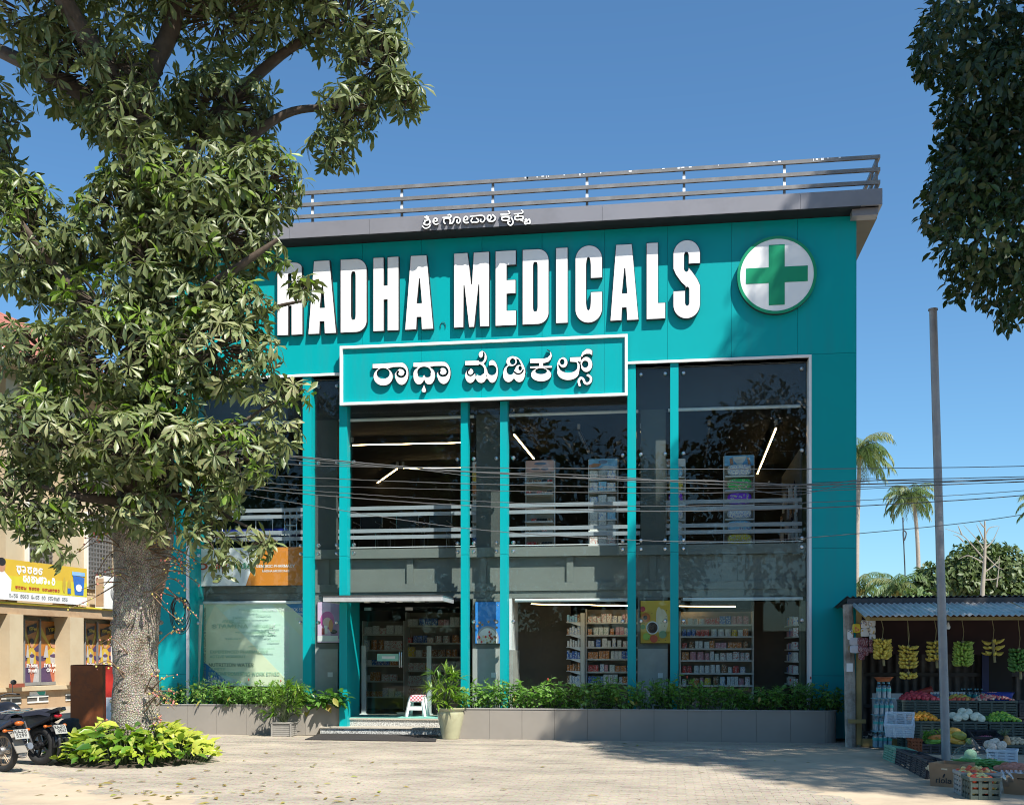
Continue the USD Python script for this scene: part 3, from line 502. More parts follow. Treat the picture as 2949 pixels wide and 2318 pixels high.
def gondola(p0, p1, ys, Y, who, dense, jars=0.0, depth=.4, name='shelf_unit', ph=(.12, .19), upr=True):
    x0, x1 = fx(p0, Y), fx(p1, Y); pm = (p0 + p1) / 2; zs = [fz(pm, y, Y) for y in ys]; zt = fz(pm, ys[0] - 38, Y)
    t = thing(name, 'cream metal shelving of packed medicine boxes ' + who, 'shelf')
    part(t, 'back_panel', B().box(x0, x1, Y + depth, Y + depth + .03, .3, zt), M_board)
    for z in zs: part(t, 'shelf_board', B().box(x0, x1, Y, Y + depth - .004, z - .035, z, .004), M_shelf)
    for x in ((x0 - .03, x1 + .002) if upr else ()): part(t, 'upright', B().box(x, x + .028, Y + .02, Y + depth + .05, .3, zt), M_shelf)
    for k, z in enumerate(zs[::-1]):
        x = x0 + .02; gap = (zs[::-1][k + 1] - z - .06) if k + 1 < len(zs) else .24
        big = rnd.random() < .18
        while x < x1 - .04:
            jar = rnd.random() < jars; w = rnd.uniform(.065, .125) * (1.25 if jar else 1) / dense; h = min(gap, rnd.uniform(*ph)); run = rnd.choice((1, 1, 2, 3)); c = rnd.choice(cw_)
            for _ in range(run):
                if x + w > x1 - .01: break
                product(x + w / 2, Y + .09, z, w * .94, .12, h, c, who, f'{ORD[min(5, k)]} shelf {who}', jar); x += w + .004
            x += rnd.choice((0, 0, .01, .03))
gondola(1690, 1836, (1791, 1827, 1862, 1896, 1933, 1966), 2.0, 'in the middle shop window', 1.0)
gondola(1961, 2167, (1797, 1831, 1866, 1900, 1937, 1972), 2.0, 'in the right shop window', .92, jars=.6)
# the side rack that ends the middle gondola, with bracketed boards
xa, xb = fx(1631, 1.9), fx(1672, 1.9); t = thing('side_rack', 'narrow white bracket rack on the left end of the middle shelving', 'shelf')
part(t, 'upright', B().box(xb, xb + .09, 1.86, 2.02, .3, fz(1650, 1765, 1.9)), M_shelf)
for k, y in enumerate((1966, 1931, 1896, 1862, 1827, 1791)):
    z = fz(1650, y, 1.9); part(t, 'shelf_board', B().box(xa, xb - .002, 1.85, 2.2, z - .012, z), M_white)
    part(t, 'bracket', B().add([(xb - .25, 1.86, z - .013), (xb - .003, 1.86, z - .013), (xb - .003, 1.86, z - .09), (xb - .25, 1.88, z - .013), (xb - .003, 1.88, z - .013), (xb - .003, 1.88, z - .09)], [(0, 2, 1), (3, 4, 5), (0, 1, 4), (0, 4, 3), (1, 2, 5), (1, 5, 4), (2, 0, 3), (2, 3, 5)]), M_white)
    x = xa + .01; c = ('white and blue', 'orange', 'blue', 'white', 'white and blue', 'pale blue')[k]
    while x < xb - .05: product(x + .028, 1.95, z, .05, .1, rnd.uniform(.13, .19), c if rnd.random() < .8 else 'brown', 'x', f'{ORD[k]} shelf of the narrow side rack', jar=k in (1, 3)); x += .058
# wall shelves along the right wall
t = thing('wall_shelf', 'wall shelving seen edge on at the right end of the shop window', 'shelf')
for k, y in enumerate((1971, 1938, 1903, 1868, 1831, 1797)):
    xr = XR - .25; z = fz(2280, y, 1.2); xs_ = fx(2283, 1.2); part(t, 'shelf_board', B().box(xs_, fx(2300, 1.2), 1.15, 2.8, z - .03, z), M_shelf)
    for q in range(6): product(xs_ + .06, 1.22 + q * .24, z, .09, .12, rnd.uniform(.11, .19), rnd.choice(('white and blue', 'white', 'blue', 'pink', 'white and red')), 'x', f'{ORD[k]} wall shelf at window right end')
# dark shelving seen through the door
gondola(1045, 1160, (1825, 1870, 1915, 1960, 2005), 4.2, 'behind the left glass door', .55, jars=.3, ph=(.12, .24), name='rear_shelf')
gondola(1170, 1330, (1800, 1850, 1890, 1930, 1970, 2010), 4.6, 'behind the right glass door', .6, jars=.3, ph=(.12, .24), name='rear_shelf')
# upstairs display stands
def stand(p0, p1, ys, ytop, ybot, Y, who, goods, hdr):
    x0, x1 = fx(p0, Y), fx(p1, Y); pm = (p0 + p1) / 2; t = thing('display_stand', f'white display stand {who}', 'display stand')
    zt, zb = fz(pm, ytop, Y), Z4; part(t, 'back_panel', B().box(x0, x1, Y + .3, Y + .33, zb, zt - .02), mat('stand_back', (.3, .27, .22), .7))
    for x in (x0 - .02, x1 + .002): part(t, 'upright', B().box(x, x + .018, Y + .28, Y + .35, zb, zt), M_white)
    if hdr:
        hb = fz(pm, ys[0] - 33, Y); f_ = part(t, 'header_board', B().box(x0, x1, Y + .2, Y + .22, hb, zt), hdr[0])
        for shp, m in hdr[1]: part(f_, 'printed_figure', B().shape(affinity.translate(affinity.scale(shp, x1 - x0, zt - hb, origin=(0, 0)), x0, hb), Y + .194, Y + .1995), m)
    for k, y in enumerate(ys):
        z = fz(pm, y, Y); part(t, 'shelf_board', B().box(x0, x1, Y, Y + .296, z - .03, z, .004), M_shelf); part(t, 'price_strip', B().box(x0 + .01, x1 - .01, Y - .008, Y - .001, z - .03, z - .004), M_white)
        goods(k, x0 + .02, x1 - .02, Y + .07, z, who, len(ys))
def shoes(k, x0, x1, y, z, who, n):
    for q in range(5):
        if rnd.random() < .12: continue
        x = x0 + (x1 - x0) * (q + .5) / 5; b = B()
        for s in (-.028, .028): b.lathe([(0, 0), (.024, 0), (.026, .03), (.02, .05), (.012, .055), (0, .056)], (x + s, y - .03, z), 8).box(x + s - .02, x + s + .02, y - .03, y + .12, z, z + .022).box(x + s - .022, x + s + .022, y + .07, y + .12, z + .022, z + .075)
        c = rnd.choice(('black', 'black', 'brown', 'red')); solo('pair_of_shoes', b, PK[c], f'pair of {c} shoes, {NTH(q + 1)} from left, {ORD[min(5, n - 1 - k)]} shelf, footwear stand', 'shoes', 'shoes on the footwear stand')
def boxes(cols, w, h, name='boxed_device', word='box'):
    def g(k, x0, x1, y, z, who, n):
        c_ = cols[k % len(cols)]; m = max(1, int((x1 - x0) / w)); ww = (x1 - x0) / m
        for q in range(m):
            c = c_[q % len(c_)]; hh = h * rnd.uniform(.8, 1.05); bb = B(); x = x0 + ww * (q + .5)
            if word == 'pack': bb.ball((x, y, z + hh / 2), (ww * .47, .08, hh * .5), 12, 8); m_ = bb.out(); v = np.array(m_.vertices); c0 = np.array((x, y, z + hh / 2)); r = np.array((ww * .47, .08, hh * .5)); u = (v - c0) / r; u = np.sign(u) * np.abs(u) ** .55; bb = B().add(c0 + u * r * .95, m_.faces)
            else: bb.box(x - ww * .45, x + ww * .45, y - .06, y + .06, z, z + hh)
            solo(name, bb, PK[c], f'{c} {word}, {NTH(q + 1)} from left, {ORD[min(5, n - 1 - k)]} shelf, {who[5:] if who.startswith("with ") else who}', word, f'{word}s on the stand {who}', smooth=40 if word == 'pack' else False)
    return g
m_pk, m_sk, m_bl = mat('print_rose', (.72, .46, .42), .5), mat('print_skin', (.5, .25, .15), .5), mat('print_slate_blue', (.12, .18, .3), .5)
m_hb, m_hw = mat('print_sky', (.2, .5, .8), .5), mat('print_white', (.78, .78, .78), .5)
stand(1511, 1592, (1388, 1420, 1455, 1500, 1530, 1568), 1321, 1570, 1.6, 'with footwear, middle upper window', shoes, (m_pk, [(EL(.52, .72, .22, .12), m_bl), (EL(.35, .3, .16, .1), m_bl), (EL(.68, .28, .14, .13), m_bl)]))
stand(1694, 1776, (1378, 1412, 1452, 1495, 1527, 1568), 1316, 1570, 1.6, 'with health devices, middle upper window', boxes([['white', 'grey', 'white and blue'], ['white and blue', 'pale blue', 'white and blue'], ['white and blue', 'white', 'white'], ['white', 'white and blue', 'pale blue'], ['white', 'white', 'grey'], ['white and red', 'white', 'white and red']], .18, .205), (m_hb, [(EL(.5, .68, .16, .2), m_bl), (PG((0, .1), (.35, .2), (.45, .5), (.2, .55), (0, .4)), m_sk), (PG((.55, .3), (1, .2), (1, 0), (.4, 0)), m_hw)]))
stand(2088, 2173, (1369, 1410, 1452, 1493, 1532, 1568), 1306, 1570, 1.6, 'with nappies, right upper window', boxes([['white and blue', 'purple'], ['green', 'green'], ['purple', 'white and blue'], ['white and blue', 'purple'], ['pale blue', 'pale blue'], ['yellow', 'green']], .3, .26, 'nappy_pack', 'pack'), (m_hb, [(PG((.28, .85), (.75, .9), (.7, .5), (.58, .1), (.45, .1), (.32, .5)), m_hw), (PG((.17, .7), (.27, .75), (.3, .1), (.2, .1)), m_sk), (PG((.76, .8), (.84, .7), (.9, .1), (.8, .1)), m_sk)]))
stand(1920, 1972, (1372, 1413, 1452, 1495, 1532, 1568), 1316, 1570, 1.6, 'with care packs, beside last fin', boxes([['pale blue', 'white and blue'], ['yellow', 'white and blue'], ['purple', 'blue'], ['white and blue', 'white'], ['white', 'grey'], ['pale blue', 'white']], .2, .25, 'care_pack', 'pack'), (m_hw, [(EL(.2, .5, .2, .3), m_sk)]))
stand(1357, 1398, (1386, 1422, 1465, 1500, 1535, 1568), 1325, 1570, 1.6, 'with parcels, between middle fins', boxes([['yellow', 'white'], ['orange', 'white'], ['white', 'grey'], ['grey', 'white'], ['white', 'pale blue'], ['blue', 'brown']], .13, .21, 'small_parcel', 'parcel'), (m_hw, [(EL(.35, .6, .2, .3), m_sk)]))
# a rack of hanging goods at the right end upstairs
t = thing('hanging_rack', 'tall rack of hanging braces and packets at the right end upstairs', 'rack')
part(t, 'rail', B().box(fx(2305, 1.3), fx(2310, 1.3), 1.3, 5, Z4, fz(2305, 1290, 1.3)), M_colm)
for q in range(60):
    yy = rnd.uniform(1.3, 4.6); xx = fx(2304, 1.3) - .02; zz = rnd.uniform(Z4 + .1, fz(2305, 1300, 1.3) - .4)
    part(t, 'hanging_packet', B().obox((xx - .04, yy, zz), (1, .2, .1), (-.2, 1, 0), (0, 0, 1), .012, .05, .11), PK[rnd.choice(('grey', 'brown', 'white', 'black', 'grey'))])
# hospital bed, wheelchairs and walking frames upstairs
M_wp = mat('white_enamel', (.75, .75, .76), .35); M_mb = mat('blue_mattress', (.03, .05, .42), .5); M_blk = mat('black_vinyl', (.015, .015, .017), .5); M_chrome = mat('bright_chrome', (.7, .7, .72), .18, .02, metallic=1.0)
t = thing('hospital_bed', 'hospital bed with blue mattress and white frame in the left upper window', 'bed'); bx_, bx2, by_ = fx(600, 1.6), fx(835, 1.6), 1.6
part(t, 'mattress', B().box(bx_ + .08, bx2 - .08, by_, by_ + .85, Z4 + .5, Z4 + .6, .02), M_mb)
part(t, 'bed_frame', B().bar((bx_, by_, Z4 + .46), (bx2, by_, Z4 + .46), .04).bar((bx_, by_ + .85, Z4 + .46), (bx2, by_ + .85, Z4 + .46), .04), M_wp)
for x, h in ((bx_, .95), (bx2, .85)):
    for y in (by_, by_ + .85): part(t, 'leg', B().tube([(x, y, Z4), (x, y, Z4 + h)], .02, 8), M_wp)
    part(t, 'end_rail', B().tube([(x, by_, Z4 + h), (x, by_ + .85, Z4 + h)], .018, 8), M_wp)
for x in np.linspace(bx_ + .35, bx2 - .4, 4): part(t, 'side_bar', B().tube([(x, by_ - .03, Z4 + .45), (x, by_ - .03, Z4 + .8)], .012, 6), M_wp)
part(t, 'side_bar', B().tube([(bx_ + .35, by_ - .03, Z4 + .8), (bx2 - .4, by_ - .03, Z4 + .8)], .014, 6), M_wp)
def wheelchair(px, lab):
    t = thing('wheelchair', lab, 'wheelchair', loc=(fx(px, 1.7), 1.7, Z4))
    for s in (-.28, .28):
        part(t, 'wheel', B().tube([(s + .02 * np.sign(s), .3 * math.cos(a), .3 + .3 * math.sin(a)) for a in np.linspace(0, 2 * np.pi, 25)], .014, 6), M_blk); part(t, 'side_frame', B().tube([(s * .9, -.3, .05), (s * .9, -.28, .5), (s * .9, .25, .5), (s * .9, .28, .95), (s * .9, .4, .95)], .013, 6).tube([(s * .9, -.28, .68), (s * .9, .26, .68)], .016, 6), M_chrome)
    part(t, 'seat', B().box(-.24, .24, -.26, .22, .47, .5), M_blk); part(t, 'backrest', B().box(-.24, .24, .26, .28, .52, .92), M_blk); part(t, 'footplate', B().box(-.2, .2, -.5, -.34, .08, .1), M_blk)
wheelchair(1060, 'folding wheelchair at the left of the upper window above the entrance'); wheelchair(1165, 'folding wheelchair in the middle of the upper window above the entrance'); wheelchair(1262, 'folding wheelchair at the right of the upper window above the entrance')
for px in (845, 922, 945):
    t = thing('walking_frame', {845: 'steel walking frame beside the hospital bed', 922: 'steel walking frame just right of the leftmost fin', 945: 'steel walking frame beside the dark left column'}[px], 'walking frame', loc=(fx(px, 1.3), 1.3, Z4))
    for s in (-.14, .14): part(t, 'side_tube', B().tube([(s, -.2, 0), (s, -.16, .95), (s, .16, .95), (s, .2, 0)], .014, 6), M_chrome)
    part(t, 'cross_tube', B().tube([(-.14, -.17, .6), (.14, -.17, .6)], .012, 6), M_chrome)
# strip lamps under the ceilings
M_lamp = mat('lit_strip', (.9, .8, .6), .5, 0, emis=((1.0, .68, .33), 5.0)); M_lampd = mat('lamp_body_grey', (.35, .35, .35), .5)
def strip(a, b, Y0, lab, ref=1251, lit=True, z=None):
    z = z or fz(1480, 1251, 2.2); P = gnd(*a, z=z); Q = gnd(*b, z=z)
    t = thing('strip_lamp', lab, 'lamp'); part(t, 'lit_tube' if lit else 'tube', B().bar(P, Q, .035, .022), M_lamp if lit else M_lampd); part(t, 'housing', B().bar(P + [0, 0, .045], Q + [0, 0, .045], .06, .05), M_dark); part(t, 'hanger', B().box(P[0] - .03, P[0] + .03, P[1] - .03, P[1] + .03, z + .072, z + .2), M_lampd)
strip((1480, 1251), (1537.6, 1321.5), 2, 'lit slanting strip lamp behind the middle upper window, above the footwear'); strip((2235, 1233), (2177, 1375), 2, 'long lit slanting strip lamp in the right upper window'); strip((1847, 1243), (1869, 1350), 2, 'lit steep strip lamp left of the dark column by the last fin')
strip((1144, 1350), (1075, 1399), 2, 'short lit diagonal strip lamp above the entrance'); strip((1015, 1282), (1330, 1275), 2, 'long level lit strip lamp above the entrance'); strip((1161, 1349), (1330, 1346), 2, 'second level strip lamp deep above the entrance'); strip((880, 1287), (951, 1284), 2, 'short level strip lamp between the two left fins'); strip((1018, 1422), (1215, 1420), 2, 'farthest level strip lamp low above the entrance')
strip((2042, 1235), (2030, 1345), 2, 'unlit grey strip lamp in the right upper window', lit=False); strip((1667, 1245), (1695, 1305), 2, 'unlit grey strip lamp between the two middle display stands', lit=False)
zl = Z2 - .12
strip((1530, 1739), (1812, 1744), 2, 'level lit strip lamp over the shelving in the middle shop window', z=zl); strip((1956, 1745), (2118, 1746), 2, 'level lit strip lamp over the shelving in the right shop window', z=zl)
# ---------------------------------------------------------------- posters and boards behind the glass
def poster(name, p0, p1, y0, y1, Y, m, lab, cat='poster', frame=M_dark, fwid=.012):
    x0, x1, z1, z0 = fx(p0, Y), fx(p1, Y), fz((p0 + p1) / 2, y0, Y), fz((p0 + p1) / 2, y1, Y); t = thing(name, lab, cat)
    part(t, 'backing', B().box(x0 - fwid, x1 + fwid, Y, Y + .035, z0 - fwid, z1 + fwid), frame); part(t, 'sheet', B().box(x0, x1, Y - .004, Y - .0002, z0, z1), m)
    lay = [0]
    def pr(shp, mm, n='printed_shape'):
        lay[0] += 1; y = Y - .004 - .0015 * lay[0]
        part(t, n, B().shape(affinity.translate(affinity.scale(shp.intersection(shapely.box(0, 0, 1, 1)), x1 - x0, z1 - z0, origin=(0, 0)), x0, z0), y, y + .0013), mm)
    def tx(s, u0, u1, v, mm, h=None, bold=True, vert=False):
        lay[0] += 1; y = Y - .004 - .0015 * lay[0]
        if vert:
            m_ = text_on(s, 0, 1, 0, 0, .001, h=1, bold=bold); q = np.array(m_.vertices); hh = h or .05
            w = np.c_[x0 + (x1 - x0) * u0 - q[:, 2] * hh * (x1 - x0) , y + q[:, 1], z0 + (z1 - z0) * (v + (u1) * q[:, 0])]; part(t, 'lettering', trimesh.Trimesh(w, m_.faces, process=False), mm)
        else: part(t, 'lettering', text_on(s, x0 + (x1 - x0) * u0, x0 + (x1 - x0) * u1, z0 + (z1 - z0) * v, y, .001, h=h * (z1 - z0) if h else None, bold=bold), mm)
    return pr, tx
c = lambda n, col: mat('print_' + n, col, .5, .02)
PY = SY - .15
pr, tx = poster('pink_poster', 915, 977, 1733, 1850, PY, c('pale_pink', (.72, .5, .68)), 'pink perfume poster between the two left fins beside the canopy')
pr(shapely.box(.6, .1, 1, 1), c('mauve', (.4, .25, .42))); pr(EL(.45, .55, .32, .22), c('magenta', (.5, .06, .3))); pr(EL(.45, .5, .2, .12), c('rose', (.75, .3, .5))); pr(shapely.box(.3, .22, .46, .42), m_hw); pr(shapely.box(.2, .2, .33, .36), c('deep_red', (.35, .03, .04))); pr(EL(.75, .27, .16, .05), M_dark); pr(shapely.box(.0, .03, .95, .17), m_hw); pr(EL(.62, .42, .1, .15), c('amber', (.6, .2, .05)))
pr, tx = poster('blue_poster', 1369, 1440, 1733, 1852, PY, c('bright_blue', (.03, .24, .68)), 'blue breakfast bowl poster between the two middle fins')
pr(EL(.5, .1, .45, .32), c('bowl_grey', (.35, .38, .42))); pr(EL(.5, .1, .39, .27), m_hw)
for q in range(26): a = rnd.uniform(.15, .85); pr(EL(a, rnd.uniform(0, .33 - abs(a - .5) * .5), .04, .03), c(*rnd.choice([('berry', (.6, .05, .06)), ('cream', (.75, .62, .4)), ('nut', (.35, .2, .1))])))
for a, b in ((.2, .5), (.55, .52), (.8, .55), (.1, .42), (.88, .38), (.3, .45)): pr(EL(a, b, .05, .03), c(*rnd.choice([('cream', 0), ('nut', 0)])) if False else (_mats['print_cream'] if rnd.random() < .5 else _mats['print_nut']))
for a in range(3): pr(affinity.rotate(shapely.box(.86, .915, .97, .925), 60 * a), m_hw)
pr, tx = poster('spice_poster', 1845, 1930, 1729, 1851, PY, c('mustard', (.68, .44, .05)), 'yellow spice and herb poster between the two right fins')
pr(EL(.72, .5, .2, .3), c('cream2', (.68, .56, .36))); pr(EL(.62, .6, .1, .25), c('cream3', (.72, .62, .42))); pr(EL(.4, .36, .21, .155), m_hw); pr(EL(.4, .36, .175, .13), c('pepper', (.05, .03, .025)))
for q in range(40): a, r_ = rnd.uniform(0, 6.28), rnd.uniform(0, .14); pr(EL(.4 + r_ * math.cos(a), .36 + .72 * r_ * math.sin(a), .018, .013), c('pepper_light', (.16, .1, .07)))
for u, v, r_, n_, cc in ((.17, .6, .16, 'orange_fruit', (.6, .16, .03)), (.16, .6, .07, 'pepper', 0), (.2, .15, .12, 'lime', (.32, .5, .08)), (.75, .2, .13, 'leaf_teal', (.2, .36, .22)), (.45, .1, .13, 'tomato', (.55, .08, .03)), (.07, .8, .09, 'red_box', (.5, .05, .06)), (.08, .38, .08, 'leaf_dark', (.1, .25, .05))): pr(EL(u, v, r_, r_ * .7), _mats.get('print_' + n_) or c(n_, cc))
for q in range(18): pr(EL(rnd.uniform(.1, .95), rnd.uniform(.05, .8), .014, .01), _mats['print_pepper'])
# orange and white board on the spandrel
LYb = SY - .2
pr, tx = poster('orange_board', 560, 877, 1577, 1686, LYb, m_hw, 'white and orange board with generic pharmacy lettering behind the left fin', 'sign')
pr(PG((.59, 1), (.47, 0), (1.0, 0), (1.0, 1)), c('board_orange', (.66, .22, .02))); tx('GENERIC PHARMACY', .565, .915, .475, m_hw, .07); tx('RADHA MEDICALS', .62, .865, .355, m_hw, .05)
for s, a, b, mm in (('d', .15, .195, 'dred'), ('a', .2, .24, 'dred'), ('w', .245, .305, 'dred'), ('a', .31, .35, 'dbrown'), ('i', .36, .37, 'dgreen'), ('n', .38, .42, 'dgreen'), ('d', .425, .465, 'dgreen'), ('i', .47, .48, 'dgreen'), ('a', .485, .525, 'dgreen')):
    tx(s, a, b, .46, c(mm, {'dred': (.5, .08, .03), 'dbrown': (.25, .2, .06), 'dgreen': (.02, .25, .14)}[mm]), .15)
pr(EL(.08, .52, .045, .09).difference(EL(.08, .52, .025, .055)), _mats['print_dred'])
# the large window graphic of words
GYp = SY - .06
pr, tx = poster('word_poster', 580, 905, 1736, 1975, GYp, c('pale_green', (.66, .8, .6)), 'large pale green window graphic covered with words at the left shop window', 'poster', fwid=.004)
pr(PG((0, .75), (.35, 1), (.62, 1), (1, .42), (1, 0), (.3, 0), (0, .3)), c('pale_mint', (.62, .8, .68))); pr(PG((0, .62), (.12, .98), (.8, .02), (.45, 0), (0, .25)), c('pale_lemon', (.8, .82, .58))); pr(PG((0, .32), (0, 0), (.28, 0)), c('poster_blue', (.04, .22, .5))); pr(PG((.74, 1), (1, 1), (1, .72)), _mats['print_poster_blue']); pr(shapely.box(.93, 0, 1, .97), c('poster_teal', (.12, .28, .24)))
m_dt, m_mt = c('word_grey', (.25, .33, .24)), c('word_mint', (.4, .6, .44))
tx('STAMINA', .1, .42, .7, m_mt, .045); tx('ROUND THE', .55, .76, .9, m_hw, .035); tx('CLOCK SERVICE', .76, .99, .9, m_hw, .035); tx('EXPERIENCED PHARMACIST', .08, .6, .395, m_mt, .035); tx('NUTRITION WATER', .07, .47, .235, m_dt, .04); tx('UNCOMPROMISING WORK ETHIC', .07, .7, .13, m_mt, .04); tx('SINCE', .06, .32, .02, m_hw, .06); tx('DEVELOP', .84, .98, .79, m_hw, .03); tx('GROWTH', .86, .99, .85, m_hw, .028)
tx('FULLY AIR CONDITIONED', .78, .62, .1, m_hw, .035, vert=True); tx('TRUSTED NAME IN UDUPI & MANGALORE', .045, .9, .05, m_dt, .03, vert=True); tx('VITAL', .66, .14, .62, m_hw, .05, vert=True); tx('ACTIVE WORKOUT', .08, .4, .34, m_mt, .03); tx('PURITY', .08, .22, .19, m_mt, .03); tx('HEALTH', .07, .2, .085, m_hw, .03)
for q in range(26):
    u, v = rnd.uniform(.15, .6), rnd.uniform(.42, .92); tx(rnd.choice(('CARE', 'ENERGY', 'WELLNESS', 'COMFORT', 'TRUST')), u, u + rnd.uniform(.08, .16), v, m_mt, .018)
for q in range(14): tx(rnd.choice(('SUPPORT', 'AID', 'CARE', 'FIRST', 'SERVICE')), .94, .995, .08 + q * .06, m_mt, .02)
part('/World/word_poster', 'left_strut', B().bar((fx(566, .4), .4, .4), (fx(577, .4), .45, Z2 - .1), .05), M_shelf)
# ================================================================ entrance
M_gran = mat('speckled_granite', (.42, .42, .4), .55, .85, 55.0, detail=1.0); M_tread = mat('polished_tread', (.5, .45, .37), .4, .12, 14); M_matg = mat('green_landing_mat', (.16, .42, .36), .9, .12, 12, bump=.6, bscale=220)
M_grout = mat('tile_grout', (.12, .11, .1), .9)
DY = 1.1; LZ = .33
st = thing('entrance_steps', 'two speckled granite steps with green matting on the landing', 'steps')
sx0, sx1 = fx(950, .2), fx(1345, .2)
part(st, 'riser', B().box(sx0, sx1, .22, .26, .165, LZ - .032), M_gran); part(st, 'tread', B().box(sx0 - .02, sx1, .19, DY + .6, LZ - .03, LZ - .004), M_tread); part(st, 'landing_mat', B().box(sx0 + .02, sx1, .27, DY + .1, LZ - .003, LZ + .008), M_matg)
lx0 = fx(921, -.12); part(st, 'riser', B().box(lx0, sx1, -.1, -.06, -.02, .132), M_gran); part(st, 'tread', B().box(lx0 - .02, sx1, -.13, .218, .134, .162), M_tread); part(st, 'step_side', B().box(lx0, lx0 + .05, -.055, .6, -.02, .13).box(sx0, sx0 + .05, .265, .9, .165, LZ - .033), M_gran, kind='stuff')
solo('door_mat', B().hex([G(878, 2130), G(1255, 2136), G(1262, 2114.5), G(922, 2114)], .004, .02, .004), mat('dark_rubber_mat', (.035, .03, .028), .85, .5, 60, bump=1.0, bscale=260), 'dark ribbed rubber mat on the paving before the granite steps', 'mat')
# reveal, door leaves and fittings
part(shop, 'door_reveal_wall', B().box(fx(1000.5, .3), fx(1000.5, .3) + .03, .262, DY, LZ, Z2 - .004), M_teal)
part(shop, 'entrance_ceiling', B().box(fx(1001, .3), fx(1330, .3), .3, SY - .003, Z2 - .06, Z2 - .003), M_dark)
d = thing('glass_door', 'double frameless glass door with steel handle under the canopy', 'door')
dz0, dz1 = LZ + .02, fz(1100, 1748, DY)
M_wood = mat('door_post_brown', (.25, .19, .15), .6)
part(d, 'door_post', B().box(fx(1019, DY), fx(1026, DY), DY - .04, DY + .06, LZ, dz1), M_wood)
for a, b in ((1027, 1047), (1049, 1166), (1168, 1329)):
    l = part(d, 'glass_leaf', B().box(fx(a, DY), fx(b, DY), DY, DY + .012, dz0, dz1), M_glassd)
    if a > 1040: part(l, 'patch_fitting', B().box(fx(a, DY), fx(a, DY) + .16, DY - .012, DY + .024, dz1 - .07, dz1 - .005), M_steel); part(l, 'patch_fitting', B().box(fx(b, DY) - .18, fx(b, DY), DY - .012, DY + .024, dz0 + .002, dz0 + .06), M_steel)
hx, hz0, hz1 = fx(1152, DY), fz(1152, 1920, DY), fz(1152, 1877, DY)
part(d, 'handle', B().tube(spline([(hx, DY - .005, hz0), (hx, DY - .06, hz0 + .02), (hx, DY - .06, hz1 - .02), (hx, DY - .005, hz1)], 6), .012, 8).tube(spline([(hx + .05, DY - .005, hz0), (hx + .05, DY - .06, hz0 + .02), (hx + .05, DY - .06, hz1 - .02), (hx + .05, DY - .005, hz1)], 6), .012, 8), M_steel, smooth=40)
pl = part(d, 'door_sign', B().box(fx(1086, DY), fx(1148, DY), DY - .006, DY - .001, fz(1117, 1903, DY), fz(1117, 1882, DY)), mat('mint_sign', (.3, .62, .52), .5, .02)); part(pl, 'white_strip', B().box(fx(1100, DY), fx(1138, DY), DY - .009, DY - .0065, fz(1117, 1896, DY), fz(1117, 1889, DY)), m_hw)
for a, Y_, t_, lab in ((1041, DY + .5, 1858, 'slim white security gate just inside the left door leaf'), (1229, DY + .6, 1859, 'slim grey security gate just inside the right door leaf')):
    g = thing('security_gate', lab, 'gate'); x = fx(a, Y_); z1 = fz(a, t_, Y_); part(g, 'panel', B().box(x, x + .1, Y_, Y_ + .04, .32, z1, .01), M_tube); part(g, 'foot', B().box(x - .03, x + .13, Y_ - .06, Y_ + .1, .305, .345, .01), M_tube)
# canopy
CY0, CY1 = -.95, .16; cz1, cz0 = fz(1100, 1715, CY0), fz(1100, 1731, CY0); cx0, cx1 = fx(930, CY0), fx(1275, CY0)
cn = thing('entrance_canopy', 'flat white steel edged glass canopy over the entrance', 'canopy')
M_cst = mat('canopy_steel', (.55, .56, .57), .35, .08, 6, metallic=.3, dirt=(.35, .36, .36), dscale=5, damt=.5)
part(cn, 'front_beam', B().box(cx0, cx1, CY0, CY0 + .06, cz0, cz1), M_cst); part(cn, 'side_beam', B().box(cx0, cx0 + .05, CY0 + .062, CY1, cz0, cz1), M_cst); part(cn, 'side_beam', B().box(cx1 - .05, cx1, CY0 + .062, CY1, cz0, cz1), M_cst)
part(cn, 'ceiling_sheet', B().box(cx0 + .052, cx1 - .052, CY0 + .062, CY1, cz0 + .03, cz0 + .045), M_cst); part(cn, 'roof_glass', B().box(cx0 - .06, cx1 + .02, CY0 - .02, CY1, cz1 + .003, cz1 + .015), M_dark)
for px in (1055, 1100, 1150, 1200): x = fx(px, -.5); part(cn, 'downlight', B().lathe([(0, -.03), (.06, -.03), (.07, 0), (0, 0)], (x, -.45, cz0 + .028), 12), M_tube)
for px in (1110, 1225): x = fx(px, CY0); part(cn, 'clip', B().box(x - .03, x + .03, CY0 + .07, CY0 + .2, cz0 - .03, cz0 + .028), M_lside)
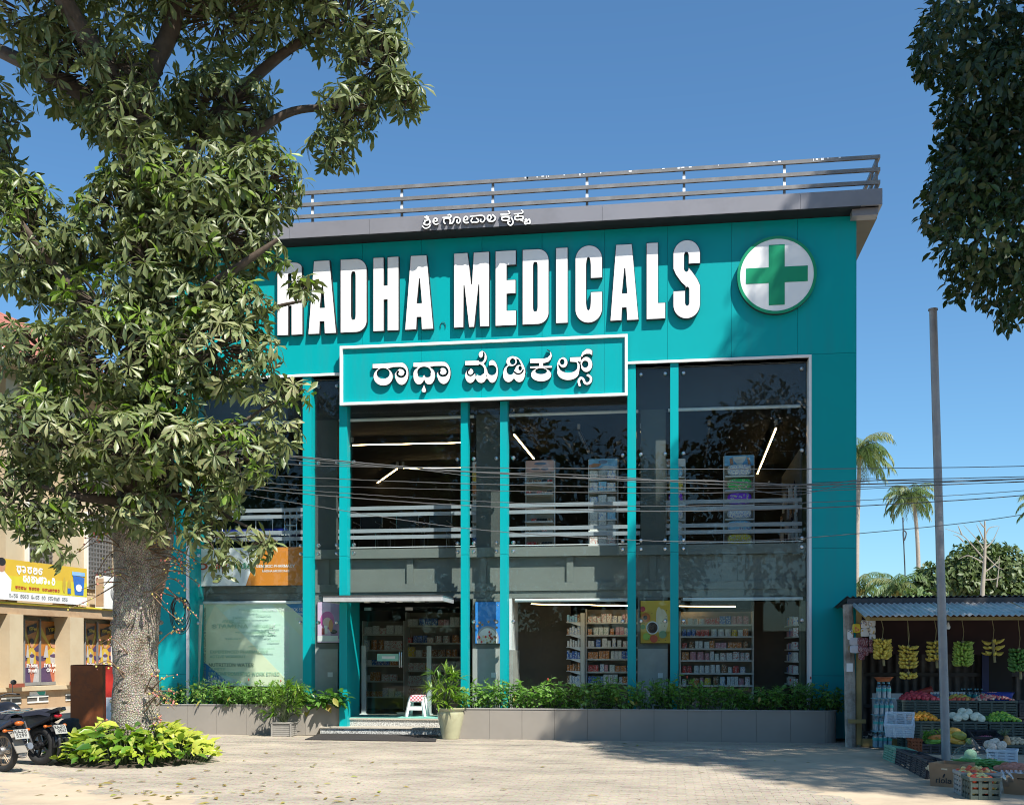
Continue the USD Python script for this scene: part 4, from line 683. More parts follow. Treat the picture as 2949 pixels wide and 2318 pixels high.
# stool with folded cloth
def stool():
    P = at(1203, 2060, DY - .25); Z = LZ + .009; t = thing('plastic_stool', 'white plastic stool on the landing before the glass door', 'stool', loc=(P[0], DY - .28, Z)); M_pl = mat('white_plastic', (.8, .79, .78), .35, .02)
    part(t, 'seat', B().hex([(-.15, -.15), (.15, -.15), (.15, .15), (-.15, .15)], .4, .44, .012), M_pl)
    for sx in (-1, 1):
        for sy in (-1, 1): part(t, 'leg', B().bar((sx * .2, sy * .19, 0), (sx * .13, sy * .13, .4), .055, .05), M_pl)
    for s in (-1, 1): part(t, 'brace', B().box(-.165, .165, s * .165 - .01, s * .165 + .01, .14, .22), M_pl); part(t, 'apron', B().box(-.135, .135, s * .137 - .008, s * .137 + .008, .31, .398), M_pl)
    k = thing('folded_cloth', 'pink and white checked cloth laid over the plastic stool', 'cloth', loc=(P[0], DY - .28, Z))
    chk = usdkit.material(stage, '/World/Looks/checked_cloth', {'g': ('texture_coordinate', {}), 'c': ('checker_texture', {'scale': 26.0, 'color1': (.62, .1, .16), 'color2': (.8, .72, .72)}), 'p': ('principled_bsdf', {'roughness': .9})}, [('g.object', 'c.vector'), ('c.color', 'p.base_color')], surface='p.BSDF')
    part(k, 'top_fold', B().hex([(-.12, -.156), (.155, -.156), (.155, .14), (-.12, .14)], .441, .46, .006), chk); part(k, 'hanging_fold', B().box(-.12, .155, -.172, -.157, .33, .455), chk)
stool()
# ---------------------------------------------------------------- planters
M_pt = mat('planter_tile', (.275, .248, .215), .55, .06, 2.0, dirt=(.3, .27, .235), dscale=1.4, damt=.5); M_ptr = mat('planter_rim', (.3, .28, .26), .5, .06, 3); M_soil = mat('dark_soil', (.05, .035, .025), .95, .3, 12)
def planter(lab, line, back, h, tile=.64):
    """A low wall of upright tiles along a line of (x, y), with a rim, filled with soil."""
    t = thing('planter', lab, 'planter'); L = np.array(line, float)
    for a, b in zip(L[:-1], L[1:]):
        D = b - a; n = np.linalg.norm(D); u = D / n; k = max(1, round(n / tile)); nn = np.array([u[1], -u[0]])
        for q in range(k):
            p0, p1 = a + u * (n * q / k + .0025), a + u * (n * (q + 1) / k - .0025); part(t, 'tile', B().hex([p0, p1, p1 - nn * .03, p0 - nn * .03], -.02, h - .022), M_pt)
            part(t, 'rim_slab', B().hex([p0 + nn * .012, p1 + nn * .012, p1 - nn * .12, p0 - nn * .12], h - .02, h, .004), M_ptr)
    inner = [tuple(p + 0) for p in L] + back; pg = Polygon(inner).buffer(-.034, join_style=2)
    m = trimesh.creation.extrude_polygon(pg, h - .05, engine='earcut'); part(t, 'soil', B().tm(m), M_soil); return t
PH = .61
rx0 = fx(1318, -.9); rx1 = fx(2378, -.9)
arc = [(rx1 + .22 * math.sin(a), -.68 - .22 * math.cos(a)) for a in np.linspace(0, math.pi / 2, 9)]
planter('long low grey tiled planter under the right shop windows with rounded end', [(rx0, -.1), (rx0, -.9), (rx1, -.9)] + arc[1:] + [(rx1 + .22, -.06)], [], PH)
lp = [gnd(455, 2111)[:2], gnd(880, 2113)[:2]]; lend = (fx(1003, .16), .16)
planter('low grey tiled planter left of the entrance steps', [tuple(lp[0]), tuple(lp[1]), lend], [(fx(1000, .19), .19), (lp[0][0], .19)], .62)
# ---------------------------------------------------------------- plants
M_sh = leafmat('shrub_leaf', [(.1, .21, .05), (.14, .28, .06), (.18, .33, .075), (.24, .38, .1), (.12, .24, .055)], .36, .36)
M_stem = mat('green_stem', (.06, .08, .03), .7); M_red = mat('red_bud', (.4, .06, .03), .6); M_yl = leafmat('yellowing_leaf', [(.36, .3, .05), (.3, .3, .06), (.4, .22, .06)], .5, .3)
def shrub(x, y, z, h, r, lab, group, nstem=9, L=.115, W=.05, m=None, sprig=False, cat='shrub', temp='oval', per=15):
    t = thing('planter_shrub', lab, cat, group); st = B(); P = []; D = []; N = []; LL = []
    for s in range(nstem):
        a = rnd.uniform(0, 6.28); q = r * math.sqrt(rnd.random()); hh = h * rnd.uniform(.65, 1.0) * (1.35 if sprig and s == 0 else 1); b0 = np.array([x + q * .4 * math.cos(a), y + q * .4 * math.sin(a), z]); b1 = np.array([x + q * math.cos(a), y + q * math.sin(a), z + hh])
        pts = spline([b0, (b0 + b1) / 2 + rng.normal(0, .02, 3), b1], 4); st.tube(pts, np.linspace(.007, .003, len(pts)), 4, cap=False)
        for k in range(per):
            f = rnd.uniform(.15, 1) ** .8; p = pts[min(len(pts) - 1, int(f * (len(pts) - 1)))]; az = k * 2.4 + rnd.uniform(-.4, .4); el = rnd.uniform(-.5, .5) + (.5 if f > .9 else 0); d = np.array([math.cos(az) * math.cos(el), math.sin(az) * math.cos(el), math.sin(el)])
            P.append(p); D.append(d); N.append(np.array([0, 0, 1.0]) + rng.normal(0, .35, 3)); LL.append(L * rnd.uniform(.7, 1.25))
    LL = np.array(LL); part(t, 'stem', st, M_stem, kind='stuff')
    v, f = leaf_mesh(P, D, N, LL, LL * (W / L), temp, .3); part(t, 'foliage', B().add(v, f), m or M_sh, kind='stuff', smooth=True)
    if rnd.random() < .55: p = P[rnd.randrange(len(P))]; v, f = leaf_mesh([p + np.array([0, -.06, -.03])], [np.array([rnd.uniform(-1, 1), -.6, -.6])], [np.array([0, -1, .6])], [L * 1.2], [W * 1.2]); part(t, 'yellow_leaf', B().add(v, f), M_yl, smooth=True)
    if rnd.random() < .45: part(t, 'flower_bud', B().ball((x, y - r * .3, z + h), (.014, .014, .03), 6, 4), M_red, smooth=True)
for q in range(19):
    x = rx0 + .2 + (rx1 - rx0 - .05) * q / 18; shrub(x, -.55 + rnd.uniform(-.1, .1), PH - .06, rnd.uniform(.5, .74), .37, f'leafy green shrub, {NTH(q + 1)} from the left in the long right planter', 'shrubs in the long right planter', nstem=19, sprig=rnd.random() < .5)
lx = lp[0][0]
for q in range(9):
    x = lx + .15 + (lp[1][0] - lx - .3) * q / 8; shrub(x, -.05 + rnd.uniform(-.08, .06), .56, rnd.uniform(.5, .62), .33, f'narrow leaved green shrub, {NTH(q + 1)} from the left in the left planter', 'shrubs in the left planter', nstem=18, sprig=rnd.random() < .5, L=.12, W=.032)
M_bl = leafmat('broad_leaf', [(.04, .13, .02), (.08, .2, .03), (.13, .26, .05)], .3, .25)
for q, px in enumerate((885, 930, 975)): P = at(px, 2000, .02); shrub(P[0], -.0, .56, .36, .26, f'{("left", "middle", "right")[q]}most broad leaved plant at the right end of the left planter'.replace('middlemost', 'middle'), 'broad leaved plants beside the steps', nstem=7, L=.2, W=.1, m=M_bl, cat='plant', per=8)
# potted palms
M_pl1 = leafmat('potted_palm_leaf', [(.06, .14, .015), (.12, .22, .02), (.2, .3, .04), (.09, .18, .02)], .35, .28)
def potpalm(x, y, z, h, r, lab, n=34, name='potted_palm'):
    t = thing(name, lab, 'plant'); st = B(); leaves = []
    for s in range(n):
        a = s * 2.4 + rnd.uniform(-.3, .3); q = r * math.sqrt((s + .5) / n) * .75; zz = z + h * rnd.uniform(.12, .9) * (1 - .25 * q / r); b0 = np.array([x + .04 * math.cos(a), y + .04 * math.sin(a), z]); b1 = np.array([x + q * math.cos(a), y + q * math.sin(a), zz]); st.tube(spline([b0, (b0 + b1) / 2 + np.array([0, 0, .05]), b1], 4), .006, 4, cap=False)
        P, D, N, L = [], [], [], []; k = rnd.randint(6, 9); out = np.array([math.cos(a), math.sin(a), .75])
        for u in range(k):
            d = out / np.linalg.norm(out) * .7 + rand_dirs(1)[0] * .75; d[2] += .12; P.append(b1); D.append(d); N.append(np.array([-d[0] * d[2], -d[1] * d[2], 1.2]) + rng.normal(0, .2, 3)); L.append(rnd.uniform(.17, .27))
        v, f = leaf_mesh(P, D, N, L, np.array(L) * .17, 'lance', .35); leaves.append((v, f))
    part(t, 'stem', st, M_stem, kind='stuff')
    for v, f in leaves: part(t, 'frond', B().add(v, f), M_pl1, smooth=True)
P1 = gnd(820, 2118); s1 = B(); pw = .2
pot = thing('square_pot', 'small square grey slatted pot before the left planter', 'pot', loc=(P1[0], P1[1], 0))
M_slat = mat('pot_slat', (.3, .28, .25), .7, .15, 8)
part(pot, 'liner', B().hex([(-.175, -.175), (.175, -.175), (.175, .175), (-.175, .175)], 0, .25), mat('pot_liner', (.06, .06, .05), .9))
for k in range(6):
    z = .01 + k * .042
    for s in (-1, 1): part(pot, 'slat', B().box(-.2, .2, s * .185 - .01, s * .185 + .01, z, z + .034), M_slat); part(pot, 'slat', B().box(s * .185 - .01, s * .185 + .01, -.174, .174, z, z + .034), M_slat)
for sx in (-1, 1): part(pot, 'corner_post', B().box(sx * .2 - .015, sx * .2 + .015, -.215, -.197, 0, .27), M_slat)
part(pot, 'rim', B().box(-.215, .215, -.215, .215, .262, .28), M_slat)
potpalm(P1[0], P1[1], .27, 1.0, .48, 'bushy palm with slender green leaves in the small square pot', 40)
P2 = gnd(1298, 2127)
rp = thing('round_pot', 'large round cream glazed pot standing at the right of the steps', 'pot', loc=(P2[0], P2[1], 0))
part(rp, 'bowl', B().lathe([(0, 0), (.16, 0), (.175, .03), (.2, .18), (.245, .36), (.262, .47), (.255, .53), (.245, .55), (.262, .565), (.285, .585), (.288, .61), (.272, .62), (.235, .6), (.23, .55)], k=36), mat('cream_glaze', (.42, .41, .26), .32, .1, 4, coat=.3, dirt=(.3, .26, .16), dscale=3, damt=.6), smooth=50)
part(rp, 'soil', B().lathe([(0, .56), (.236, .555)], k=24), M_soil)
potpalm(P2[0] - .12, P2[1], .57, .95, .42, 'bushy palm with yellow green leaves in the round cream pot', 40)
# ================================================================ the cream building on the left, set back
LU = np.array([.102, .9948, 0]); LU /= np.linalg.norm(LU); LN = np.array([LU[1], -LU[0], 0]); LO = dep(0, 2044, 32.4); LO[2] = 0; LROT = math.degrees(math.atan2(LU[1], LU[0]))
def lu(px, d=0.0): P0 = LO - LN * d; return float(np.dot(onp(px, 1885, P0, LN) - P0, LU))
def lz(px, py): return float(onp(px, py, LO, LN)[2])
M_cream = mat('cream_paint', (.52, .42, .28), .75, .06, 1.2, dirt=(.45, .33, .2), dscale=.9, damt=.5); M_peach = mat('peach_paint', (.44, .3, .18), .75, .08, 1.5, dirt=(.3, .16, .08), dscale=1.6, damt=.6); M_lwhite = mat('white_window_frame', (.7, .68, .64), .5, .05)
M_tileR = mat('red_roof_tile', (.36, .13, .09), .75, .25, 3.5, dirt=(.2, .1, .08), dscale=2, damt=.5); M_grill = mat('steel_grille', (.2, .2, .2), .5); M_dkwin = mat('dim_room', (.1, .09, .08), .6, .2, 3)
def lthing(name, lab, cat, u=0, z=0, group=None): return thing(name, lab, cat, group, loc=(LO[0] + LU[0] * u, LO[1] + LU[1] * u, z), rotz=LROT)
lb = lthing('cream_building', 'cream and peach building with posters on its shop windows behind the tree', 'building')
zs_, zled0, zled1 = lz(100, 1975.5), lz(100, 1772), lz(100, 1745); uE0, uE1 = lu(-260), lu(395)
part(lb, 'wall', B().box(uE0, uE1, .5, 9, 0, 10.4), M_cream); part(lb, 'plinth', B().box(uE0, uE1, -.02, .498, -.05, zs_ - .13), M_peach); part(lb, 'sill', B().box(uE0, uE1, -.16, .498, zs_ - .128, zs_), M_cream)
part(lb, 'ledge', B().box(uE0, uE1, -.22, .498, zled0, zled1), M_peach); part(lb, 'yellow_pipe', B().tube([(uE0, -.26, zled1 + .03), (uE1, -.26, zled1 + .03)], .035, 8), mat('yellow_pipe_paint', (.6, .46, .03), .5))
M_pbase = mat('brick_red_base', (.25, .06, .03), .8)
for a, b in ((-150, -90), (28, 67), (202, 241), (372, 420)):
    u0, u1 = lu(a, -.3), lu(b, -.3); part(lb, 'pillar', B().box(u0, u1, -.3, .496, zs_ + .002, zled0 - .002), M_cream); part(lb, 'pillar_base', B().box(u0 - .03, u1 + .03, -.33, -.301, zs_ + .002, zs_ + .12), M_pbase)
    part(lb, 'upper_pillar', B().box(u0 + .05, u1 - .05, -.12, .496, zled1 + .002, 10.0), M_cream)
for a, b in ((0, 57), (76, 136), (186, 240), (290, 345)):
    u0, u1 = lu(a), lu(b); v = part(lb, 'vent_opening', B().box(u0, u1, -.03, -.021, .15, zs_ - .3), M_dkwin); part(v, 'vent_frame', B().box(u0, u1, -.05, -.031, .15, .2).box(u0, u1, -.05, -.031, zs_ - .35, zs_ - .3).box((u0 + u1) / 2 - .03, (u0 + u1) / 2 + .03, -.048, -.0315, .2, zs_ - .35), M_lwhite)
part(lb, 'notice', B().box(lu(83), lu(129), -.03, -.021, zs_ - .33, zs_ - .16), m_hw); part(lb, 'notice_print', B().shape(Polygon([(lu(103), zs_ - .17), (lu(128), zs_ - .17), (lu(125), zs_ - .3), (lu(110), zs_ - .27)]), -.036, -.031), mat('notice_teal', (.03, .36, .28), .5))
for a, b in ((-85, 24), (82, 195), (252, 365)):
    u0, u1 = lu(a, .4), lu(b, .4); za, zb = zled1 + .75, zled1 + 3.4; w = part(lb, 'upper_window', B().box(u0, u1, .42, .498, za, zb), M_dkwin); k = int((u1 - u0) / .16); gb = B()
    for q in range(k + 1): x = u0 + (u1 - u0) * q / k; gb.box(x - .008, x + .008, .38, .396, za, zb)
    for q in range(int((zb - za) / .16) + 1): z = za + q * .16; gb.box(u0, u1, .37, .379, z - .008, z + .008)
    part(w, 'grille', gb, M_grill, kind='stuff'); part(w, 'window_frame', B().box(u0 - .06, u0, .36, .499, za, zb).box(u1, u1 + .06, .36, .499, za, zb), M_lwhite)
    w = part(lb, 'attic_window', B().box(u0, u1, .42, .498, zb + .9, zb + 2.2), M_dkwin); part(w, 'window_frame', B().box(u0 - .05, u0, .4, .499, zb + .9, zb + 2.2).box(u1, u1 + .05, .4, .499, zb + .9, zb + 2.2), M_lwhite)
part(lb, 'gutter', B().box(uE0 - .4, uE1 + .3, -1.1, -.95, 10.35, 10.5), M_lwhite); part(lb, 'eaves_board', B().box(uE0 - .3, uE1 + .2, -.93, .5, 10.36, 10.42), M_cream)
rf = part(lb, 'roof', B().add([(uE0 - .4, -1.0, 10.47), (uE1 + .3, -1.0, 10.47), (uE1 + .3, 4.5, 14.0), (uE0 - .4, 4.5, 14.0), (uE0 - .4, 10, 10.47), (uE1 + .3, 10, 10.47)], [(0, 1, 2), (0, 2, 3), (3, 2, 5), (3, 5, 4), (0, 3, 4), (1, 5, 2)]), M_tileR)
rows = B(); sl = np.array([0, 5.5, 3.53]); sl /= np.linalg.norm(sl); up_ = np.cross([1, 0, 0], sl)
for r in range(16):
    for q in range(int((uE1 - uE0) / .32)):
        o = np.array([uE0 - .4 + q * .32 + .15, -1.0, 10.47]) + sl * (.2 + r * .38) + up_ * (.03 + rnd.uniform(0, .01)); rows.obox(o, (1, 0, 0), sl, up_, .15, .21, .02)
part(rf, 'roof_tiles', rows, M_tileR, kind='stuff')
ac = lthing('air_conditioner', 'white outdoor air conditioner unit on the ledge beside the yellow banner', 'air conditioner'); a0, a1, az0, az1 = lu(272), lu(326), zled1 + .05, lz(300, 1662)
part(ac, 'casing', B().box(a0, a1, -.38, -.03, az0, az1, .02), M_lwhite); fcx, fcz = a0 + (a1 - a0) * .62, (az0 + az1) / 2
part(ac, 'fan_guard', B().lathe([(0, .02), (.3, .02), (.31, 0), (0, 0)], (fcx, -.381, fcz), 24, axis=(0, -1, 0)), M_grill); g_ = B()
for q in range(5): g_.tube([(fcx + (.06 * q + .03) * math.cos(a), -.41, fcz + (.06 * q + .03) * math.sin(a)) for a in np.linspace(0, 6.283, 25)], .005, 4)
part(ac, 'guard_ring', g_, M_lwhite, kind='stuff'); part(ac, 'side_louvre', B().box(a0 - .01, a0 - .001, -.36, -.06, az0 + .08, az1 - .08), M_peach)
# shop window posters
m_or, m_pu, m_bk, m_ye = mat('print_hot_orange', (.42, .15, .025), .5, .1, 2), mat('print_violet', (.07, .04, .1), .5), mat('print_black', (.02, .015, .015), .5), mat('print_yellow', (.5, .34, .04), .5); m_rd = mat('print_red_orange', (.4, .12, .07), .5); m_gy = mat('print_pale_grey', (.4, .38, .38), .5)
def lprint(t, shp, u0, u1, z0, z1, y, m, n='printed_shape'): part(t, n, B().shape(affinity.translate(affinity.scale(shp.intersection(shapely.box(0, 0, 1, 1)), u1 - u0, z1 - z0, origin=(0, 0)), u0, z0), y - .003, y), m)
def wposter(a, b, lab):
    u0, u1 = lu(a, .3), lu(b, .3); z0, z1 = zs_ + .12, zled0 - .15; t = lthing('window_poster', lab, 'poster', group='orange posters in the cream building windows'); y = .3
    part(t, 'sheet', B().box(u0, u1, y, y + .02, z0, z1), m_or); Q = lambda s, m, k: lprint(t, s, u0, u1, z0, z1, y - .004 * k, m)
    for k, pts in enumerate(([(.5, .5), (1, .62), (1, .5)], [(.5, .45), (1, .42), (1, .33)], [(.5, .45), (0, .3), (0, .42)])): Q(Polygon(pts), m_pu, 1)
    Q(Polygon([(.5, .5), (0, .95), (0, .8)]), m_ye, 1); Q(Polygon([(.5, .5), (1, .9), (1, .75)]), m_ye, 1); Q(shapely.box(0, 0, 1, .34), m_rd, 2); Q(Polygon([(0, .0), (.45, .0), (.3, .3), (0, .2)]), m_pu, 3); Q(Polygon([(.6, 0), (1, 0), (1, .2), (.8, .3)]), m_gy, 3)
    Q(affinity.rotate(shapely.box(.22, .8, .86, .93), 6), m_bk, 3); Q(PG((.25, .5), (.4, .56), (.6, .56), (.75, .5), (.8, .3), (.2, .3)), m_ye, 4); Q(PG((.36, .42), (.5, .5), (.64, .42), (.6, .3), (.4, .3)), m_gy, 5); Q(EL(.5, .625, .12, .065), m_sk, 6); Q(EL(.5, .665, .13, .045), m_bk, 7); Q(shapely.box(.4, .625, .6, .637), m_bk, 8); Q(EL(.52, .43, .16, .03), m_pu, 6); Q(PG((.12, .4), (.2, .6), (.26, .6), (.3, .4)), m_gy, 6)
    for s, p, q, v, h, mm in (('YiPPee!', .27, .82, .835, .06, m_ye), ("It's Better,", .12, .9, .245, .055, m_hw), ('Oh yeah!', .22, .8, .165, .055, m_hw)):
        part(t, 'lettering', text_on(s, u0 + (u1 - u0) * p, u0 + (u1 - u0) * q, z0 + (z1 - z0) * v, y - .04, .003, h=(z1 - z0) * h), mm)
    part(t, 'frame', B().box(u0 - .035, u0 - .002, y - .06, y + .02, z0 - .1, z1 + .06).box(u1 + .002, u1 + .03, y - .06, y + .02, z0 - .1, z1 + .06).box(u0, u1, y - .06, y + .02, z0 - .1, z0 - .004), M_grill)
for (a, b), lab in zip(((-70, -38), (-36, 22), (68, 111), (114, 190), (243, 276), (279, 322)), ('farthest left orange noodle poster at the frame edge', 'orange snack poster left of the nearest cream pillar', 'narrow orange snack poster just right of the nearest cream pillar', 'wide orange snack poster in the middle of the cream building window', 'narrow orange snack poster right of the second cream pillar', 'orange snack poster nearest the tree trunk')): wposter(a, b, lab)
for a, b in ((22, 27), (192, 200), (326, 334)): part(lb, 'white_mullion', B().box(lu(a, .2), lu(b, .2), .2, .3, zs_, zled0), M_lwhite)
# the yellow banner
KN = {'ra': [[(0, .86), (.85, .9)], [(.4, .72), (.1, .5), (.15, .15), (.45, .05), (.75, .2), (.75, .55), (.45, .72)]], 'aa': [[(0, .86), (.4, .9), (.65, .65), (.6, .2), (.3, .08), (.15, .3), (.4, .42)]], 'ta': [[(.1, .7), (.35, .9), (.6, .7), (.4, .5), (.2, .55), (.1, .3), (.3, .05), (.7, .1), (.85, .4), (.8, .85)]], 'da': [[(.85, .85), (.35, .85), (.1, .5), (.25, .12), (.6, .1), (.75, .4), (.5, .55)]],
      'bha': [[(0, .86), (.85, .9)], [(.2, .7), (.1, .3), (.3, .05), (.45, .25), (.6, .05), (.85, .3), (.7, .7)], [(.4, -.1), (.5, -.2)]], 'sa': [[(.1, .85), (.6, .85), (.8, .95)], [(.3, .8), (.1, .4), (.3, .1), (.5, .3), (.65, .08), (.9, .3), (.8, .6)]], 'uu': [[(0, .5), (.1, .1), (.4, .05), (.6, .3), (.6, .8), (.3, .85), (.3, .6)]], 'ya': [[(.05, .85), (.3, .6), (.1, .3), (.3, .05), (.6, .1), (.6, .5), (.75, .1), (1, .15), (1, .8)]], 'ka': [[(0, .88), (.7, .88), (.85, 1)], [(0, .62), (.85, .62)], [(.4, .55), (.1, .3), (.4, .05), (.75, .25), (.5, .55)]], 'am': [[(.3, .5), (.1, .3), (.3, .1), (.5, .3), (.3, .5)]], 'ti': [[(.1, .4), (.2, .1), (.6, .05), (.85, .4), (.7, .9), (.3, .95), (.2, .7), (.5, .65)]]}
def kannada(words, u0, u1, z, h, w):
    n = len(words); step = (u1 - u0) / n; g = []
    for i, k in enumerate(words):
        if k != ' ': g += [ST([(u0 + step * (i + x * .85), z + y * h) for x, y in s], w) for s in KN[k]]
    return unary_union(g)
lub = lu; lu = lambda p: lub(p, -.34)
bu0, bu1 = lu(-40), lu(250); bz0, bz1 = lz(125, 1736), lz(125, 1626); bn = lthing('yellow_banner', 'yellow shop banner with white Kannada lettering and a printed bucket above the shop windows', 'banner')
part(bn, 'sheet', B().box(bu0, bu1, -.34, -.3, bz0, bz1), mat('banner_yellow', (.62, .4, .03), .5, .08, .8)); BQ = lambda s, m, k, n='printed_shape': part(bn, n, B().shape(s, -.341 - .004 * k, -.341 - .004 * k + .003), m)
bh = bz1 - bz0; BQ(shapely.box(bu0, bz0 + bh * .22, bu1, bz0 + bh * .6), mat('banner_lime', (.62, .52, .03), .5, .06), 1); BQ(shapely.box(bu0, bz0, bu1, bz0 + bh * .215), m_hw, 1)
BQ(kannada(['bha', 'aa', 'ra', 'ta', 'da'], lu(48), lu(125), bz0 + bh * .7, bh * .17, .05), m_hw, 2, 'lettering'); BQ(kannada(['sa', 'uu', 'ra', 'ya', 'ka', 'aa', 'am', 'ti'], lu(66), lu(160), bz0 + bh * .47, bh * .17, .05), m_hw, 2, 'lettering')
BQ(kannada(['ka', 'ra', 'ta', 'ya', ' ', 'ka', 'da', 'ra', 'ta', ' ', 'sa', 'da', 'ya', 'ta', 'ra', 'ka', 'ti'], lu(44), lu(172), bz0 + bh * .29, bh * .07, .022), mat('banner_red', (.4, .05, .02), .5), 3, 'lettering'); BQ(kannada(['ra', 'am', 'ra', 'sa', ' ', 'ta', 'sa', 'da', 'ti', ' ', 'sa', 'am', 'da', 'ra', ' ', 'ta', 'ti', ' ', 'da', 'ra', 'aa', 'ta', 'ya', 'ra', ' ', 'sa', 'ra', 'sa'], lu(26), lu(195), bz0 + bh * .06, bh * .1, .024), m_gy if False else M_grill, 2, 'lettering')
pu = lu(4); BQ(EL(pu, bz0 + bh * .83, .16, .2), m_sk, 3, 'printed_person'); BQ(EL(pu, bz0 + bh * .92, .17, .12), m_bk, 4, 'printed_person'); BQ(PG((pu - .5, bz0), (pu - .45, bz0 + bh * .55), (pu - .1, bz0 + bh * .7), (pu + .1, bz0 + bh * .7), (pu + .42, bz0 + bh * .5), (pu + .38, bz0)), m_hw, 2, 'printed_person')
bk = lu(226); m_bb = mat('print_bucket_blue', (.03, .13, .45), .5); BQ(PG((bk - .3, bz0 + bh * .78), (bk + .3, bz0 + bh * .74), (bk + .24, bz0 + bh * .26), (bk - .2, bz0 + bh * .26)), m_bb, 3); BQ(shapely.box(bk - .35, bz0 + bh * .78, bk + .32, bz0 + bh * .88), mat('print_lid', (.25, .45, .75), .5), 4); BQ(EL(bk, bz0 + bh * .45, .16, .12), m_hw, 5); BQ(EL(bk - .5, bz0 + bh * .45, .1, .24), m_ye, 4); BQ(EL(bk - .75, bz0 + bh * .5, .08, .26), m_ye, 4); BQ(shapely.box(bk - .58, bz0 + bh * .28, bk - .42, bz0 + bh * .42), m_bb, 5)
lu = lub
# rust coloured gate block, red board behind it, black stone
M_rust = mat('rust_brown_paint', (.3, .085, .022), .75, .12, 2, dirt=(.1, .05, .03), dscale=5, damt=.5, bump=.3, bscale=30); P = gnd(250, 2108)
gb = thing('gate_block', 'rust brown painted concrete gate block standing behind the black motorcycle', 'gate post', loc=(P[0], P[1], 0), rotz=10)
part(gb, 'post', B().box(-.34, .34, -.02, .5, -.02, 1.44, .012), M_rust); part(gb, 'cap_stain', B().box(-.335, .335, -.015, .495, 1.442, 1.448), M_soil)
P = gnd(318, 2116); rb = thing('red_board', 'narrow red board standing between the rust brown block and the trunk', 'board', loc=(P[0], P[1], 0), rotz=8)
part(rb, 'board', B().box(-.1, .24, 0, .04, .12, 1.42), mat('red_enamel', (.5, .03, .02), .4)); part(rb, 'white_panel', B().box(-.09, .2, -.004, -.0005, .3, .78), m_hw); part(rb, 'leg', B().box(-.08, -.04, .005, .035, -.02, .12), M_blk); part(rb, 'leg', B().box(.16, .2, .005, .035, -.02, .12), M_blk)
P = gnd(201, 2120); m = trimesh.creation.icosphere(3); v = np.array(m.vertices); v = np.sign(v) * np.abs(v) ** .6 * np.array([.21, .16, .2]); v[:, 0] *= 1.1 - .5 * (v[:, 2] + .2) / .8; v += (meshkit.fbm(v * 9, 3)[:, None] - .5) * .05; v[:, 2] += .17
solo('black_stone', trimesh.Trimesh(v + np.array([P[0], P[1], 0]), m.faces, process=False), mat('black_stone', (.02, .02, .022), .8, .4, 14, bump=.8, bscale=60), 'rough black stone block lying at the foot of the rust brown post', 'stone', smooth=50)
